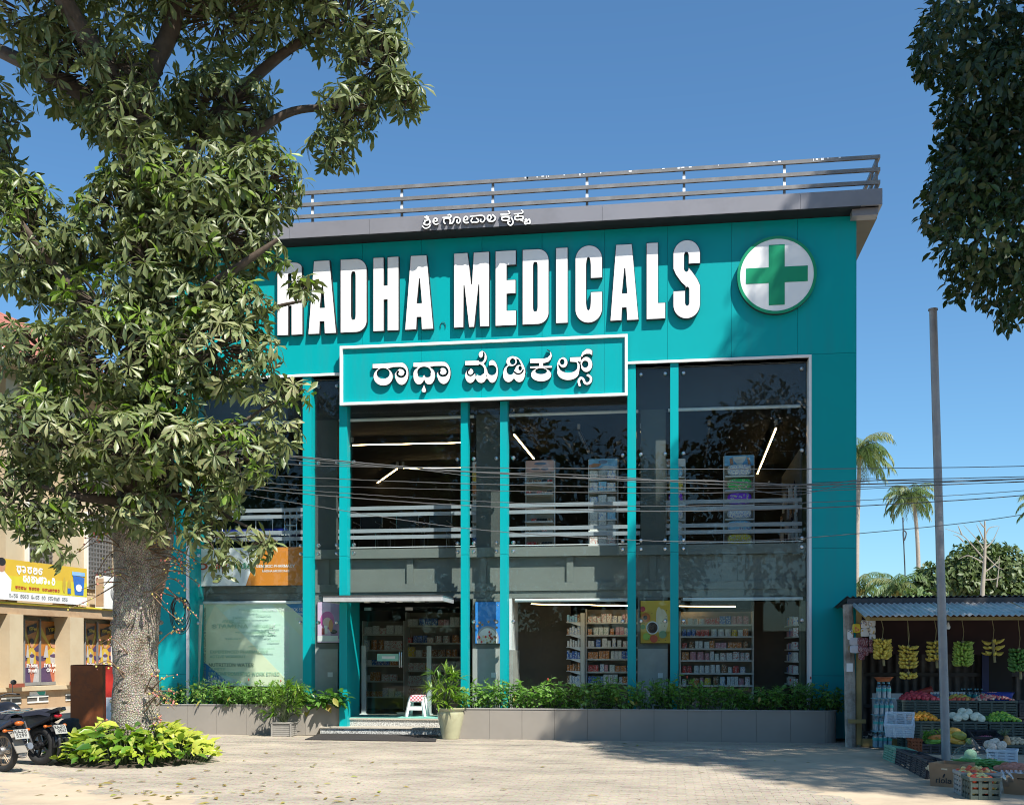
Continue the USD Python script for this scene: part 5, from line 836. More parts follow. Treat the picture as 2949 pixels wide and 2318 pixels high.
# ---------------------------------------------------------------- motorcycles
M_tyre = mat('tyre_rubber', (.018, .018, .018), .8, .2, 30, bump=.5, bscale=90); M_body1 = mat('navy_tank_paint', (.012, .016, .05), .25, coat=.5); M_body2 = mat('black_body_paint', (.012, .012, .014), .3, coat=.3); M_rim = mat('dusty_rim', (.33, .24, .16), .5, .2, 9, metallic=.5); M_alum = mat('dull_aluminium', (.4, .4, .4), .4, .1, 8, metallic=.8); M_tl = mat('tail_light_red', (.35, .01, .02), .25); M_ind = mat('indicator_orange', (.4, .09, .01), .3); M_seat = mat('seat_vinyl', (.02, .02, .03), .55, .1); M_numb = mat('plate_white', (.34, .34, .32), .5, .06)
M_dust = mat('dusty_fender', (.22, .2, .17), .7, .1, 6)
def motorcycle(loc, rot, lab, spoked, body, dusty, plate):
    t = thing('motorcycle', lab, 'motorcycle', 'motorcycles parked at the left', loc=loc, rotz=rot); R = .3; tw = .055 if spoked else .075
    for x in (0, 1.27):
        a = np.linspace(0, 2 * np.pi, 41); part(t, 'tyre', B().tube([(x + (R - tw * .8) * math.cos(q), 0, R + (R - tw * .8) * math.sin(q)) for q in a], tw * .8, 10, cap=False), M_tyre, smooth=50); part(t, 'rim', B().tube([(x + (R - tw * 1.75) * math.cos(q), 0, R + (R - tw * 1.75) * math.sin(q)) for q in a], .017, 8, cap=False), M_rim if spoked else M_body2, smooth=50)
        part(t, 'hub', B().lathe([(0, -.07), (.05, -.07), (.065, -.03), (.065, .03), (.05, .07), (0, .07)], (x, 0, R), 16, axis=(0, 1, 0)), M_alum if spoked else M_body2, smooth=40); s_ = B(); n = 28 if spoked else 5; r1 = R - tw * 1.75
        for q in range(n):
            b = q * 2 * np.pi / n; e = b + (.25 if q % 2 else -.25) * (1 if spoked else 0); p0 = (x + .05 * math.cos(b), .03 * (1 if q % 4 < 2 else -1) * (1 if spoked else 0), R + .05 * math.sin(b)); p1 = (x + r1 * math.cos(e), 0, R + r1 * math.sin(e)); s_.tube([p0, p1], .0035, 4) if spoked else s_.bar(p0, p1, .035, .03, up=(0, 1, 0))
        part(t, 'spokes', s_, M_rim if spoked else M_body2, kind='stuff')
    for s in (-1, 1): part(t, 'swingarm', B().bar((0, s * .1, R), (.42, s * .1, .36), .03, .045), M_blk); part(t, 'shock_absorber', B().tube([(.05, s * .13, R + .02), (.2, s * .14, .66)], .026, 8), M_alum if spoked else M_blk, smooth=40); part(t, 'fork_leg', B().tube([(1.27, s * .09, R), (1.06, s * .09, .9)], .024, 8), M_alum, smooth=40)
    a = np.linspace(.3, 2.0, 10); fr = R + (.055 if spoked else .08); v = []; f = []
    for q, ang in enumerate(a[::1]):
        for s in (-.075, -.04, .04, .075): v.append((-fr * math.cos(ang - .1) * 1.0, s, R + fr * math.sin(ang - .1) - (.02 if abs(s) > .05 else 0)))
    for q in range(9):
        for s in range(3): f.append((q * 4 + s, q * 4 + s + 1, q * 4 + s + 5, q * 4 + s + 4))
    part(t, 'rear_fender', B().add(v, f), M_dust if dusty else M_body2, smooth=True)
    part(t, 'mud_flap', B().hex([(-.34, -.075), (-.31, -.075), (-.31, .075), (-.34, .075)], .28, .44) if not dusty else B().obox((-.36, 0, .36), (.6, 0, .8), (0, 1, 0), (-.8, 0, .6), .09, .085, .008), M_dust if dusty else M_blk)
    sp = [(-.28, .1, .8), (-.1, .13, .83), (.15, .15, .8), (.4, .13, .77), (.55, .09, .8)]; v = []; f = []
    for x, w, z in sp: v += [(x, -w, z - .06), (x, -w * .85, z), (x, 0, z + .025), (x, w * .85, z), (x, w, z - .06)]
    for q in range(4):
        for s in range(4): f.append((q * 5 + s, q * 5 + s + 1, q * 5 + s + 6, q * 5 + s + 5))
    v2 = len(v); part(t, 'seat', B().add(v, f).box(-.26, .52, -.1, .1, .7, .775), M_seat, smooth=40)
    part(t, 'tank', B().ball((.74, 0, .8), (.27, .16, .15), 16, 10), body, smooth=True)
    for s in (-1, 1): part(t, 'side_panel', B().add([(-.3, s * .1, .75), (.45, s * .14, .74), (.4, s * .15, .5), (.1, s * .14, .55), (-.3, s * .09, .7), (-.3, s * .07, .75), (.45, s * .1, .74), (.4, s * .1, .5), (.1, s * .1, .55), (-.3, s * .06, .7)], [(0, 1, 2), (0, 2, 3), (0, 3, 4), (5, 7, 6), (5, 8, 7), (5, 9, 8), (0, 5, 6), (0, 6, 1), (4, 9, 5), (4, 5, 0)]), body)
    part(t, 'engine', B().box(.4, .8, -.16, .16, .26, .5, .03).lathe([(0, -.2), (.1, -.2), (.11, .2), (0, .2)], (.5, 0, .36), 16, axis=(0, 1, 0)), M_alum if spoked else M_blk); part(t, 'exhaust', B().tube(spline([(.9, -.13, .45), (.85, -.17, .25), (.4, -.18, .24), (-.05, -.19, .3), (-.32, -.19, .37)], 5), [.022] * 10 + [.05] * 11, 10), M_alum if spoked else M_blk, smooth=40)
    part(t, 'frame_tube', B().tube([(1.02, 0, .9), (.7, 0, .6), (.3, 0, .55), (-.2, 0, .68)], .03, 8), M_blk); part(t, 'steering_head', B().tube([(1.04, 0, .82), (1.0, 0, 1.0)], .04, 10), M_blk)
    hb = part(t, 'handlebar', B().tube(spline([(.86, -.36, 1.04), (.96, -.2, 1.05), (1.0, 0, .99), (.96, .2, 1.05), (.86, .36, 1.04)], 5), .012, 8), M_blk)
    for s in (-1, 1): part(hb, 'mirror', B().tube([(.92, s * .28, 1.05), (.95, s * .3, 1.2)], .006, 6).ball((.95, s * .32, 1.23), (.015, .06, .04), 10, 6), M_blk)
    part(t, 'headlight', B().ball((1.12, 0, .9), (.1, .1, .1), 14, 8), M_alum, smooth=True); part(t, 'front_fender', B().tube([(1.27 + .345 * math.cos(q), 0, R + .345 * math.sin(q)) for q in np.linspace(.5, 2.4, 10)], .055, 6), body)
    zt = .7 if spoked else .72; part(t, 'tail_light', B().ball((-.34, 0, zt + (.0 if spoked else .03)), (.05, .07, .035), 10, 6), M_tl if not spoked else M_ind, smooth=True)
    for s in (-1, 1): part(t, 'indicator', B().tube([(-.26, s * .05, .6), (-.28, s * .15, .6)], .008, 6).ball((-.28, s * .18, .6), (.03, .035, .025), 10, 6), M_ind, smooth=True)
    n = np.array([-.87, 0, .35]); n /= np.linalg.norm(n); c = np.array([-.39, 0, .55]); upv = np.cross(n, [0, 1, 0]); upv = upv if upv[2] > 0 else -upv; pl = part(t, 'number_plate', B().obox(c, (0, 1, 0), upv, n, .11, .07, .004), M_numb)
    part(t, 'plate_bracket', B().bar((-.2, 0, .66), (-.385, 0, .57), .05, .02), M_blk)
    for r, s in enumerate(plate):
        m = meshkit.text_mesh(s, .048, depth=.002, bold=True); w = np.array(m.vertices); w[:, 0] -= w[:, 0].mean(); part(pl, 'plate_lettering', trimesh.Trimesh(c + n * .005 + (w[:, 0, None] * np.array([0, -1.0, 0])) + (w[:, 1, None] + (.012 - .058 * r)) * upv + w[:, 2, None] * n, m.faces, process=False), M_blk)
    if spoked:
        part(t, 'grab_rail', B().tube(spline([(.1, -.17, .8), (-.2, -.18, .86), (-.42, -.15, .9), (-.45, 0, .9), (-.42, .15, .9), (-.2, .18, .86), (.1, .17, .8)], 5), .011, 8).tube([(-.2, -.17, .84), (-.2, .17, .84)], .009, 6).tube([(-.32, -.17, .87), (-.32, .17, .87)], .009, 6), M_chrome, smooth=40)
        lg_ = B()
        for q in range(6): lg_.tube(spline([(.18, -.2, .2 + q * .06), (-.12, -.24, .2 + q * .06), (-.2, -.2, .2 + q * .06)], 4), .005, 5)
        lg_.tube(spline([(.18, -.2, .2), (-.2, -.2, .2), (-.24, -.2, .35), (-.2, -.2, .52), (.18, -.2, .52), (.18, -.2, .2)], 4), .008, 6); part(t, 'leg_guard', lg_, M_chrome, smooth=40)
    else: part(t, 'tail_fairing', B().bar((-.05, -.09, .74), (-.42, -.04, .86), .06, .05).bar((-.05, .09, .74), (-.42, .04, .86), .06, .05), body); part(t, 'tyre_hugger', B().tube([(-.375 * math.cos(q), 0, R + .375 * math.sin(q)) for q in np.linspace(-.35, 1.5, 10)], .03, 6), M_blk)
hd = 180 - 22
P = gnd(9, 2222); motorcycle((P[0], P[1] + .02, 0), hd, 'motorcycle with spoked wheel, chrome luggage rail and leg guard at the left edge', True, M_body1, True, ('KA 20', '5299'))
P = gnd(108, 2204); motorcycle((P[0], P[1] + .1, 0), hd + 6, 'black motorcycle with solid rear wheel nearest the rust brown block', False, M_body2, False, ('KA 20', '0547'))
# ================================================================ the big tree before the shop
def barkmat(name, light, dark, scale):
    _mats[name] = usdkit.material(stage, '/World/Looks/' + name, {'g': ('geometry', {}), 'm': ('mapping', {'scale': (1, 1, .6)}), 'v': ('voronoi_texture', {'scale': scale, 'feature': 'distance_to_edge'}), 'n': ('noise_texture', {'scale': 3.0, 'detail': 6.0, 'roughness': .65}), 'n2': ('noise_texture', {'scale': 45.0, 'detail': 4.0}),
        'r': ('rgb_ramp', {'ramp': [(0, dark), (.06, V3(np.array(light) * .55)), (.16, light), (1, V3(np.array(light) * 1.15))]}), 'r2': ('rgb_ramp', {'ramp': [(.34, (.3, .24, .18)), (.58, (1, 1, 1))]}), 'mu': ('mix', {'mix_type': 'multiply', 'fac': .8}), 'ov': ('mix', {'mix_type': 'overlay', 'fac': .6}), 'ad': ('math', {'math_type': 'add'}), 'b': ('bump', {'strength': .9, 'distance': .03}), 'p': ('principled_bsdf', {'roughness': .9, 'specular_ior_level': .2})},
        [('g.position', 'm.vector'), ('m.vector', 'v.vector'), ('g.position', 'n.vector'), ('g.position', 'n2.vector'), ('v.distance', 'r.fac'), ('n.fac', 'r2.fac'), ('r.color', 'mu.color1'), ('r2.color', 'mu.color2'), ('mu.color', 'ov.color1'), ('n2.color', 'ov.color2'), ('ov.color', 'p.base_color'), ('v.distance', 'ad.value1'), ('n2.fac', 'ad.value2'), ('ad.value', 'b.height'), ('b.normal', 'p.normal')], surface='p.BSDF'); return _mats[name]
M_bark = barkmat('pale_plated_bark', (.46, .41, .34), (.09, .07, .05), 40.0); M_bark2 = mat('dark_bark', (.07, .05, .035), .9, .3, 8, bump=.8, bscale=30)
LEAFG = [(.06, .09, .03), (.11, .145, .05), (.17, .205, .075), (.24, .265, .115), (.13, .16, .055), (.3, .3, .15), (.09, .12, .04), (.19, .21, .085)]
M_leafT = leafmat('cannonball_leaf', LEAFG, .42, .12, spec=.42); M_leafY = leafmat('young_leaf', [(.14, .24, .03), (.2, .3, .04), (.12, .2, .03)], .4, .35)
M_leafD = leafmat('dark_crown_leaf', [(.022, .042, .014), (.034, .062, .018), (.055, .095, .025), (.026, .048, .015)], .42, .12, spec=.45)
def rough_tube(pts, r, k=28, seg=10, amp=.06, sc=4.0, seed=1):
    p = spline(pts, seg); rr = spline([(a, 0, 0) for a in r], seg)[:, 0]; m = B().tube(p, rr, k, cap=False).out(); v = np.array(m.vertices); c = np.repeat(p, k, axis=0); d = v - c
    n_ = meshkit.fbm(v * sc, 4, seed) - .5 + .5 * (meshkit.fbm(v * np.array([9, 9, 5]), 2, seed + 5) - .5); return trimesh.Trimesh(c + d * (1 + amp * 3 * n_[:, None]), m.faces, process=False)
tb = gnd(393, 2188); TZ = float(np.dot(tb - CAM, [-SN, CS, 0]))
def TP(px, py, off=0.0): return dep(px, py, TZ + off)
tree = thing('cannonball_tree', 'tall tree with pale plated trunk and drooping leaves before the left of the shop', 'tree')
trunk = part(tree, 'trunk', rough_tube([TP(394, 2260), TP(393, 2185), TP(391, 2080), TP(391, 1980), TP(390, 1850), TP(397, 1720), TP(409, 1600), TP(414, 1500), TP(419, 1430)], [.5, .43, .375, .35, .345, .37, .43, .45, .42], 40, 12, .05), M_bark, smooth=True)
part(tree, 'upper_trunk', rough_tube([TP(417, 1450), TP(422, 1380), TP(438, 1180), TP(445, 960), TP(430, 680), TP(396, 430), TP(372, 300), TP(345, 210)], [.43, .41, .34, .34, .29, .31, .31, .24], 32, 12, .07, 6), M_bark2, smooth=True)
kn = B()
for q in range(40):
    py = rnd.uniform(1450, 2150); a = rnd.uniform(2.6, 6.9); r0 = .36 + .05 * (py < 1700); c = TP(393 + (8 if py < 1650 else 0), py) + np.array([math.cos(a) * r0, math.sin(a) * r0, 0]); kn.ball(c, np.array([rnd.uniform(.03, .06), rnd.uniform(.02, .04), rnd.uniform(.02, .045)]), 8, 6)
part(trunk, 'burrs', kn, M_bark, kind='stuff', smooth=True)
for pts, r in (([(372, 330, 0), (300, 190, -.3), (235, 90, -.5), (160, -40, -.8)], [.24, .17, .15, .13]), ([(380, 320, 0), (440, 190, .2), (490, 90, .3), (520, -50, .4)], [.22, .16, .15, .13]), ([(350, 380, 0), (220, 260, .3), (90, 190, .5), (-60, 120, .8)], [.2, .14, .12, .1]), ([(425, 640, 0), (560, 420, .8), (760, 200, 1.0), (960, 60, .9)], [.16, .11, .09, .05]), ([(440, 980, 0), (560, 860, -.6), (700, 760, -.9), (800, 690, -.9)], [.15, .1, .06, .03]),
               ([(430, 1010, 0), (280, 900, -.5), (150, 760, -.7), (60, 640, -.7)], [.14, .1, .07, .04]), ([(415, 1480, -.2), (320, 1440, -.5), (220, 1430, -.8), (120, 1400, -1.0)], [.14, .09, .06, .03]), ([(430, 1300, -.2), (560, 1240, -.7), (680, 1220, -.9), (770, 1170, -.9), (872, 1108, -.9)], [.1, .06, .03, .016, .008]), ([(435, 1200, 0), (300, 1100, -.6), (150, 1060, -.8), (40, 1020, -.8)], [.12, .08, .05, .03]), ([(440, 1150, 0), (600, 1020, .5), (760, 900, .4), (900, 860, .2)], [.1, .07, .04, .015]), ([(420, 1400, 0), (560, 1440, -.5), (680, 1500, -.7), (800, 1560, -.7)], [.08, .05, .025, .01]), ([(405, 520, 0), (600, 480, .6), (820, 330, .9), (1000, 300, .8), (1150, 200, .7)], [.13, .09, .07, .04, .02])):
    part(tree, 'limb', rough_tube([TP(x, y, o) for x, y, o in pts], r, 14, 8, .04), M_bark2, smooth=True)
# lobes of the crown: centre on the sight line, half widths in pixels, depth offset and half depth in metres, leaf whorls
SUNV = SUN
LOBES = [(420, -260, 520, 170, -.6, 2.6, 420, 0), (700, -170, 420, 120, .2, 1.8, 200, 0), (150, -200, 300, 130, -.5, 1.6, 120, 0), (370, 330, 130, 100, -.5, .5, 46, 0), (340, 190, 90, 100, -.5, .5, 24, 0), (300, 880, 150, 90, -.7, .5, 40, 1), (440, 760, 130, 110, -.7, .4, 46, 1), (240, 700, 90, 80, -.5, .5, 24, 1), (470, 1130, 120, 90, -.8, .4, 40, 1), (520, 620, 150, 100, -.7, .4, 44, 1),
         (270, 215, 205, 180, .3, 1.3, 130, 0), (640, 305, 170, 110, .8, 1.0, 110, 0), (640, 45, 240, 105, .6, 1.2, 80, 0), (1000, 50, 200, 105, .9, 1.0, 90, 0), (1090, 185, 105, 105, .8, .7, 60, 0), (1005, 310, 95, 95, .7, .6, 40, 0), (960, 425, 85, 50, .7, .4, 18, 0), (1170, 275, 55, 55, .7, .4, 18, 0), (90, 40, 150, 90, -.2, 1.0, 48, 0), (15, 380, 48, 150, .3, .6, 34, 0), (20, 545, 60, 60, 0, .5, 16, 0), (520, 360, 100, 60, .9, .6, 30, 0),
         (560, 545, 250, 130, -.4, .9, 120, 1), (750, 525, 125, 110, -.6, .7, 60, 1), (335, 600, 120, 105, -.5, .7, 56, 1), (620, 690, 220, 110, -.5, .9, 95, 1), (450, 480, 150, 60, -.5, .6, 36, 1), (85, 690, 120, 180, -.4, .8, 80, 1), (70, 570, 80, 70, -.3, .5, 20, 1), (190, 800, 110, 120, -.2, .7, 46, 1),
         (330, 1020, 220, 125, -.7, .9, 120, 1), (620, 1000, 185, 130, -.8, .8, 95, 1), (130, 1010, 135, 105, -.6, .8, 54, 1), (560, 880, 160, 80, -.6, .6, 44, 1), (700, 880, 90, 80, -.7, .5, 26, 1),
         (150, 1240, 195, 130, -.7, .9, 100, 1), (430, 1270, 210, 115, -.9, .8, 100, 1), (680, 1295, 150, 90, -.9, .6, 52, 1), (60, 1430, 95, 120, -.8, .6, 36, 1), (560, 1420, 150, 85, -.6, .6, 42, 1), (250, 1440, 85, 85, -.7, .5, 22, 1), (420, 1480, 90, 70, -.9, .4, 20, 1), (150, 1580, 62, 46, -1.0, .25, 6, 0), (120, 1500, 80, 50, -.9, .3, 12, 0), (590, 1540, 70, 60, -.8, .3, 12, 0), (720, 1570, 70, 40, -.8, .25, 9, 1), (640, 1620, 40, 40, -.8, .2, 4, 0),
         (890, 830, 55, 35, -.7, .25, 8, 1), (840, 1120, 55, 30, -.9, .25, 7, 1), (760, 1160, 45, 30, -.9, .2, 5, 1), (800, 1240, 60, 40, -.9, .25, 8, 1)]
def whorls(lobes, P_of, scale_px, Lr=(.15, .28), seed=3, droop=.5):
    r = np.random.default_rng(seed); out = []
    for (cx, cy, rx, ry, off, rd, n, lit) in lobes:
        c = P_of(cx, cy, off); ex = np.array([CS, SN, 0]); ez = np.array([0, 0, 1.0]); ey = np.array([-SN, CS, 0])
        for _ in range(int(n * 1.45)):
            u = rand_dirs(1, r)[0]; rad = r.uniform(.35, 1.0) ** .45
            p = c + ex * u[0] * rx / scale_px * rad + ez * u[2] * ry / scale_px * rad + ey * u[1] * rd * rad
            ax = u + np.array([0, 0, .35]) + r.normal(0, .45, 3); ax /= np.linalg.norm(ax)
            a1 = np.cross(ax, [.3, .2, 1.0]); a1 /= np.linalg.norm(a1); a2 = np.cross(ax, a1); m = r.integers(7, 12); P, D, N, L = [], [], [], []
            for k in range(m):
                ang = k * 2 * np.pi / m + r.normal(0, .25); sp = r.uniform(.75, 1.35); d = ax * (1.15 - sp) + (a1 * math.cos(ang) + a2 * math.sin(ang)) * sp; d[2] -= droop * r.uniform(.3, 1.2); P.append(p + d * .02); D.append(d); N.append(ax + np.array([0, 0, .6]) + r.normal(0, .42, 3)); L.append(r.uniform(*Lr) * (.6 if r.random() < .2 else 1))
            out.append((p, P, D, N, L, lit, c, ax))
    return out
SCL = FPX / TZ
wh = whorls(LOBES, TP, SCL)
wh.sort(key=lambda w: np.linalg.norm(w[0] - CAM)); rest = {}; tw = B(); lit_n = 0
vis = [w for w in wh if w[5]]
for w in wh:
    p, P, D, N, L, lit, c, ax = w; L = np.array(L); v, f = leaf_mesh(P, D, N, L, L * np.array([rnd.uniform(.25, .36) for _ in L]), 'obo', rnd.uniform(.15, .5))
    tw.tube([c + (p - c) * .35, (c + (p - c) * .7) + np.array([0, 0, .04]), p], [.014, .009, .004], 4, cap=False)
    young = lit and rnd.random() < .1
    m_ = M_leafY if young else M_leafT
    if lit and lit_n < 300: lit_n += 1; part(tree, 'leaf_cluster', B().add(v, f), m_, smooth=True)
    else: rest.setdefault(m_.GetPath().name, (m_, B()))[1].add(v, f)
for m_, b in rest.values(): part(tree, 'crown', b, m_, kind='stuff', smooth=True)
part(tree, 'twigs', tw, M_bark2, kind='stuff')
# flowering stems on the trunk
M_tw = mat('flower_stalk', (.16, .1, .06), .8, .2, 10); M_fl = mat('pink_flower', (.6, .2, .16), .6, .25, 30); M_bud = mat('yellow_bud', (.5, .42, .1), .6, .2, 30)
for q in range(46):
    side = rnd.choice((-1, 1, 1)); y0 = rnd.uniform(1480, 1720) if q < 32 else rnd.uniform(1850, 2120); x0 = 400 + side * (70 if y0 < 1750 else 60) * rnd.uniform(.2, 1.0); ln = rnd.uniform(50, 150) * (1 if q < 32 else .6); x1 = x0 + side * ln; y1 = y0 + rnd.uniform(-40, 90) * (1 if q < 32 else -.7); o = -.35
    pts = spline([TP(x0, y0, o), TP((x0 + x1) / 2, (y0 + y1) / 2 - 25 + rnd.uniform(-20, 30), o - .15), TP(x1, y1, o - rnd.uniform(.1, .4))], 5); s = part(tree, 'flower_stem', B().tube(pts, np.linspace(.012, .005, len(pts)), 5, cap=False), M_tw, smooth=True); fb, bb = B(), B()
    for k in range(rnd.randint(4, 9)): c = pts[int(len(pts) * rnd.uniform(.45, .99))] + rng.normal(0, .03, 3); (fb if rnd.random() < .35 else bb).ball(c, rnd.uniform(.009, .02), 6, 4)
    if fb.v: part(s, 'flowers', fb, M_fl, kind='stuff', smooth=True)
    if bb.v: part(s, 'buds', bb, M_bud, kind='stuff', smooth=True)
# cable coil hanging beside the trunk
cc = TP(520, 1720, -.1); co = B()
for q in range(9): rr = rnd.uniform(.16, .3); th = rnd.uniform(-.5, .5); co.tube([cc + np.array([math.sin(a) * rr * .55 + math.sin(th) * rr * .4, math.cos(a) * .12 * math.sin(th), -rr - .02 * q * 0 + math.cos(a) * rr]) for a in np.linspace(0, 6.283, 30)], .005, 5, cap=False)
solo('cable_coil', co, M_blk, 'black cable coiled in loops hanging at the right of the trunk', 'cable')
# broad yellow green plants round the foot of the trunk
M_gc = leafmat('golden_broad_leaf', [(.03, .1, .015), (.08, .19, .02), (.3, .38, .03), (.45, .48, .07), (.05, .15, .02), (.36, .42, .04), (.12, .24, .02), (.5, .52, .14)], .3, .28, spec=.5)
gc = thing('golden_ground_cover', 'clump of broad yellow green leaves round the foot of the trunk', 'plant'); restl = B(); items = []
for q in range(820):
    a = rnd.uniform(0, 6.28); rr = math.sqrt(rnd.random()); x = tb[0] + .05 + 1.28 * rr * math.cos(a); y = tb[1] - .18 + 1.0 * rr * math.sin(a)
    if math.hypot(x - tb[0], y - tb[1]) < .4: continue
    h = .1 + .42 * (1 - rr ** 2.2) * rnd.uniform(.55, 1.15) + .05 * rnd.random(); tip = np.array([math.cos(a), math.sin(a), .35]) * .8 + rand_dirs(1)[0] * .6 + np.array([0, -.15, 0]); L = rnd.uniform(.14, .26) * (1 if h > .2 else .75); items.append((y - h * .6, np.array([x, y, h]), tip, L))
items.sort(key=lambda i: i[0]); stc = B()
for k, (_, p, d, L) in enumerate(items):
    n = np.array([-d[0] * .3, -d[1] * .3 - .25, 1.0]) + rng.normal(0, .42, 3); v, f = leaf_mesh([p], [d], [n], [L], [L * rnd.uniform(.46, .62)], 'oval', rnd.uniform(.2, .6)); stc.tube([(p[0] * .9 + tb[0] * .1, p[1] * .9 + tb[1] * .1, 0), p], .006, 4, cap=False)
    if k < 300: part(gc, 'leaf', B().add(v, f), M_gc, smooth=True)
    else: restl.add(v, f)
part(gc, 'leaves', restl, M_gc, kind='stuff', smooth=True); part(gc, 'stems', stc, M_stem, kind='stuff'); part(gc, 'bed_soil', B().lathe([(1.16, -.01), (1.0, .04), (0, .07)], (tb[0], tb[1] - .15, 0), 24), M_soil, smooth=True)
# ================================================================ the dark tree at the upper right
rt = thing('dark_leafy_tree', 'dense dark leaved tree hanging into the upper right corner', 'tree')
part(rt, 'trunk', rough_tube([(12.6, -10, -.1), (12.4, -10, 4), (12.2, -9.7, 9), (12, -9.3, 15), (12.4, -9, 23)], [.6, .5, .42, .34, .15], 24, 10, .05), M_bark2, smooth=True)
for e in ((5.4, -6.1, 10), (6, -6, 8.5), (9, -8, 16), (12.5, -14.5, 16)): part(rt, 'limb', rough_tube([(12.2, -9.6, 9), ((12.2 + e[0]) / 2, (-9.6 + e[1]) / 2, (10 + e[2]) / 2), e], [.24, .15, .05], 12, 8, .04), M_bark2, smooth=True)
def leafcloud(lobes, L0, seed, hang=.9):
    r = np.random.default_rng(seed); P, D, N, L = [], [], [], []
    for c, rad, n in lobes:
        u = rand_dirs(n, r); q = r.uniform(.3, 1, n) ** .4; p = np.array(c) + u * np.array(rad) * q[:, None] * (1 + .22 * (meshkit.fbm(u * 2.3 + np.array(c), 3)[:, None] - .5) * 2); d = u * .6 + r.normal(0, .55, (n, 3)); d[:, 2] -= hang; P.append(p); D.append(d); N.append(u + np.array([0, 0, .5]) + r.normal(0, .4, (n, 3))); L.append(L0 * r.uniform(.7, 1.3, n))
    return np.vstack(P), np.vstack(D), np.vstack(N), np.concatenate(L)
def RP(px, py, off=0): return dep(px, py, 15.2 + off)
rl_ = []
for px, py, rx, ry, n in ((2790, 90, 150, 150, 900), (2900, 300, 200, 170, 1300), (2830, 260, 120, 110, 600), (2880, 480, 190, 150, 1200), (2780, 460, 95, 120, 600), (2760, 570, 110, 100, 600), (2860, 690, 160, 120, 900), (2920, 800, 110, 90, 500), (2790, 790, 50, 65, 160), (2940, 880, 60, 50, 160), (2700, 120, 60, 90, 260), (3050, 500, 200, 300, 1300), (3060, 150, 220, 220, 1100), (2960, 0, 260, 140, 900)): rl_.append((RP(px, py, rnd.uniform(-.3, .5)), (rx / 204, .9, ry / 204), n))
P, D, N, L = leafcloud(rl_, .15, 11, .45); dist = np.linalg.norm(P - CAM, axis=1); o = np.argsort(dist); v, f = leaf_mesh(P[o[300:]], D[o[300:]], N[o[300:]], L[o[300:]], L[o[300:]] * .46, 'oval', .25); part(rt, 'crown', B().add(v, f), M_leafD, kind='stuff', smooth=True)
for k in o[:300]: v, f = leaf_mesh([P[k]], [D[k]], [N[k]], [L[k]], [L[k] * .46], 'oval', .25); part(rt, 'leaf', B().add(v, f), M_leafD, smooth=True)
SD = np.array([.98, -1, 1.85])
up_l = [(np.array([x, 0, z]) + SD * 8, (r, 2.2, r * 1.05), n) for x, z, r, n in ((.15, .4, 2.5, 8500), (1.95, 3.9, 2.5, 8500), (3.75, 7.4, 2.5, 8500), (5.5, 10.9, 2.5, 7000), (4.2, 1.5, 2.3, 6000))] + [(np.array([x, y, 0]) + SD * 9, (r, r, 1.9), n) for x, y, r, n in ((1.3, -2.9, 2.6, 8000), (3.7, -6.0, 2.7, 8000), (6.4, -8.4, 3.0, 8000), (6.8, -3.4, 3.0, 8000))]
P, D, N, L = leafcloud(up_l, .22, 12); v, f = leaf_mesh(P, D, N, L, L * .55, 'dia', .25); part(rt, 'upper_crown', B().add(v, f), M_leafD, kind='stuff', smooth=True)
# ================================================================ far trees
M_fr = leafmat('palm_frond', [(.07, .12, .035), (.1, .16, .045), (.14, .19, .06), (.2, .21, .09)], .45, .2); M_pt2 = mat('palm_trunk_bark', (.34, .29, .24), .9, .2, 6)
def palm(px, py, Zc, fl, lab, nf=24, base=None, seed=0, grp=None, trunkpts=None):
    r = np.random.default_rng(seed); c = dep(px, py, Zc); t = thing('coconut_palm', lab, 'palm tree'); pts = [dep(a, b, Zc) for a, b in trunkpts] if trunkpts else [np.array([c[0], c[1], -.1]), c]
    part(t, 'trunk', B().tube(spline([np.array([pts[0][0], pts[0][1], -.1])] + pts, 6) if trunkpts else pts, np.linspace(.26, .16, 6 * len(pts) + 1) if trunkpts else [.26, .16], 10), M_pt2, smooth=True)
    for k in range(nf):
        az = k * 2.4 + r.uniform(-.3, .3); el = 1.25 - 1.9 * k / nf + r.uniform(-.1, .1); n = 14; p = [c.copy()]; e = el
        for q in range(n): p.append(p[-1] + np.array([math.cos(az) * math.cos(e), math.sin(az) * math.cos(e), math.sin(e)]) * fl / n); e -= (.09 + .03 * (q / n)) * (1.25 if el > -.2 else .5)
        p = np.array(p); P, D, N, L = [], [], [], []
        for q in range(2, n + 1):
            tt = p[q] - p[q - 1]; tt /= np.linalg.norm(tt); s = np.cross(tt, [0, 0, 1.0]); s /= np.linalg.norm(s) + 1e-9
            for h in (0, .5):
                for sg in (-1, 1): P.append(p[q] - tt * fl / n * h); D.append(s * sg + tt * .7 + np.array([0, 0, -.55]) + r.normal(0, .12, 3)); N.append(np.array([0, 0, 1.0]) + s * sg * .3); L.append(fl * (.3 - .14 * abs(q / n - .45)))
        L = np.array(L); v, f = leaf_mesh(P, D, N, L, L * .1, 'lance', .3); part(t, 'frond', B().add(v, f).tube(p, np.linspace(.04, .01, len(p)), 4, cap=False), M_fr, smooth=True)
    nb = B()
    for k in range(7): nb.ball(c + np.array([r.uniform(-.35, .35), r.uniform(-.35, .1), -.25 - r.uniform(0, .3)]), .16, 8, 6)
    part(t, 'coconuts', nb, mat('young_coconut', (.35, .28, .06), .6, .2), kind='stuff', smooth=True)
palm(2476, 1300, 95, 3.4, 'tall coconut palm half hidden by the right edge of the teal wall', 36, seed=1, trunkpts=[(2466, 1760), (2468, 1560), (2472, 1420), (2476, 1310)])
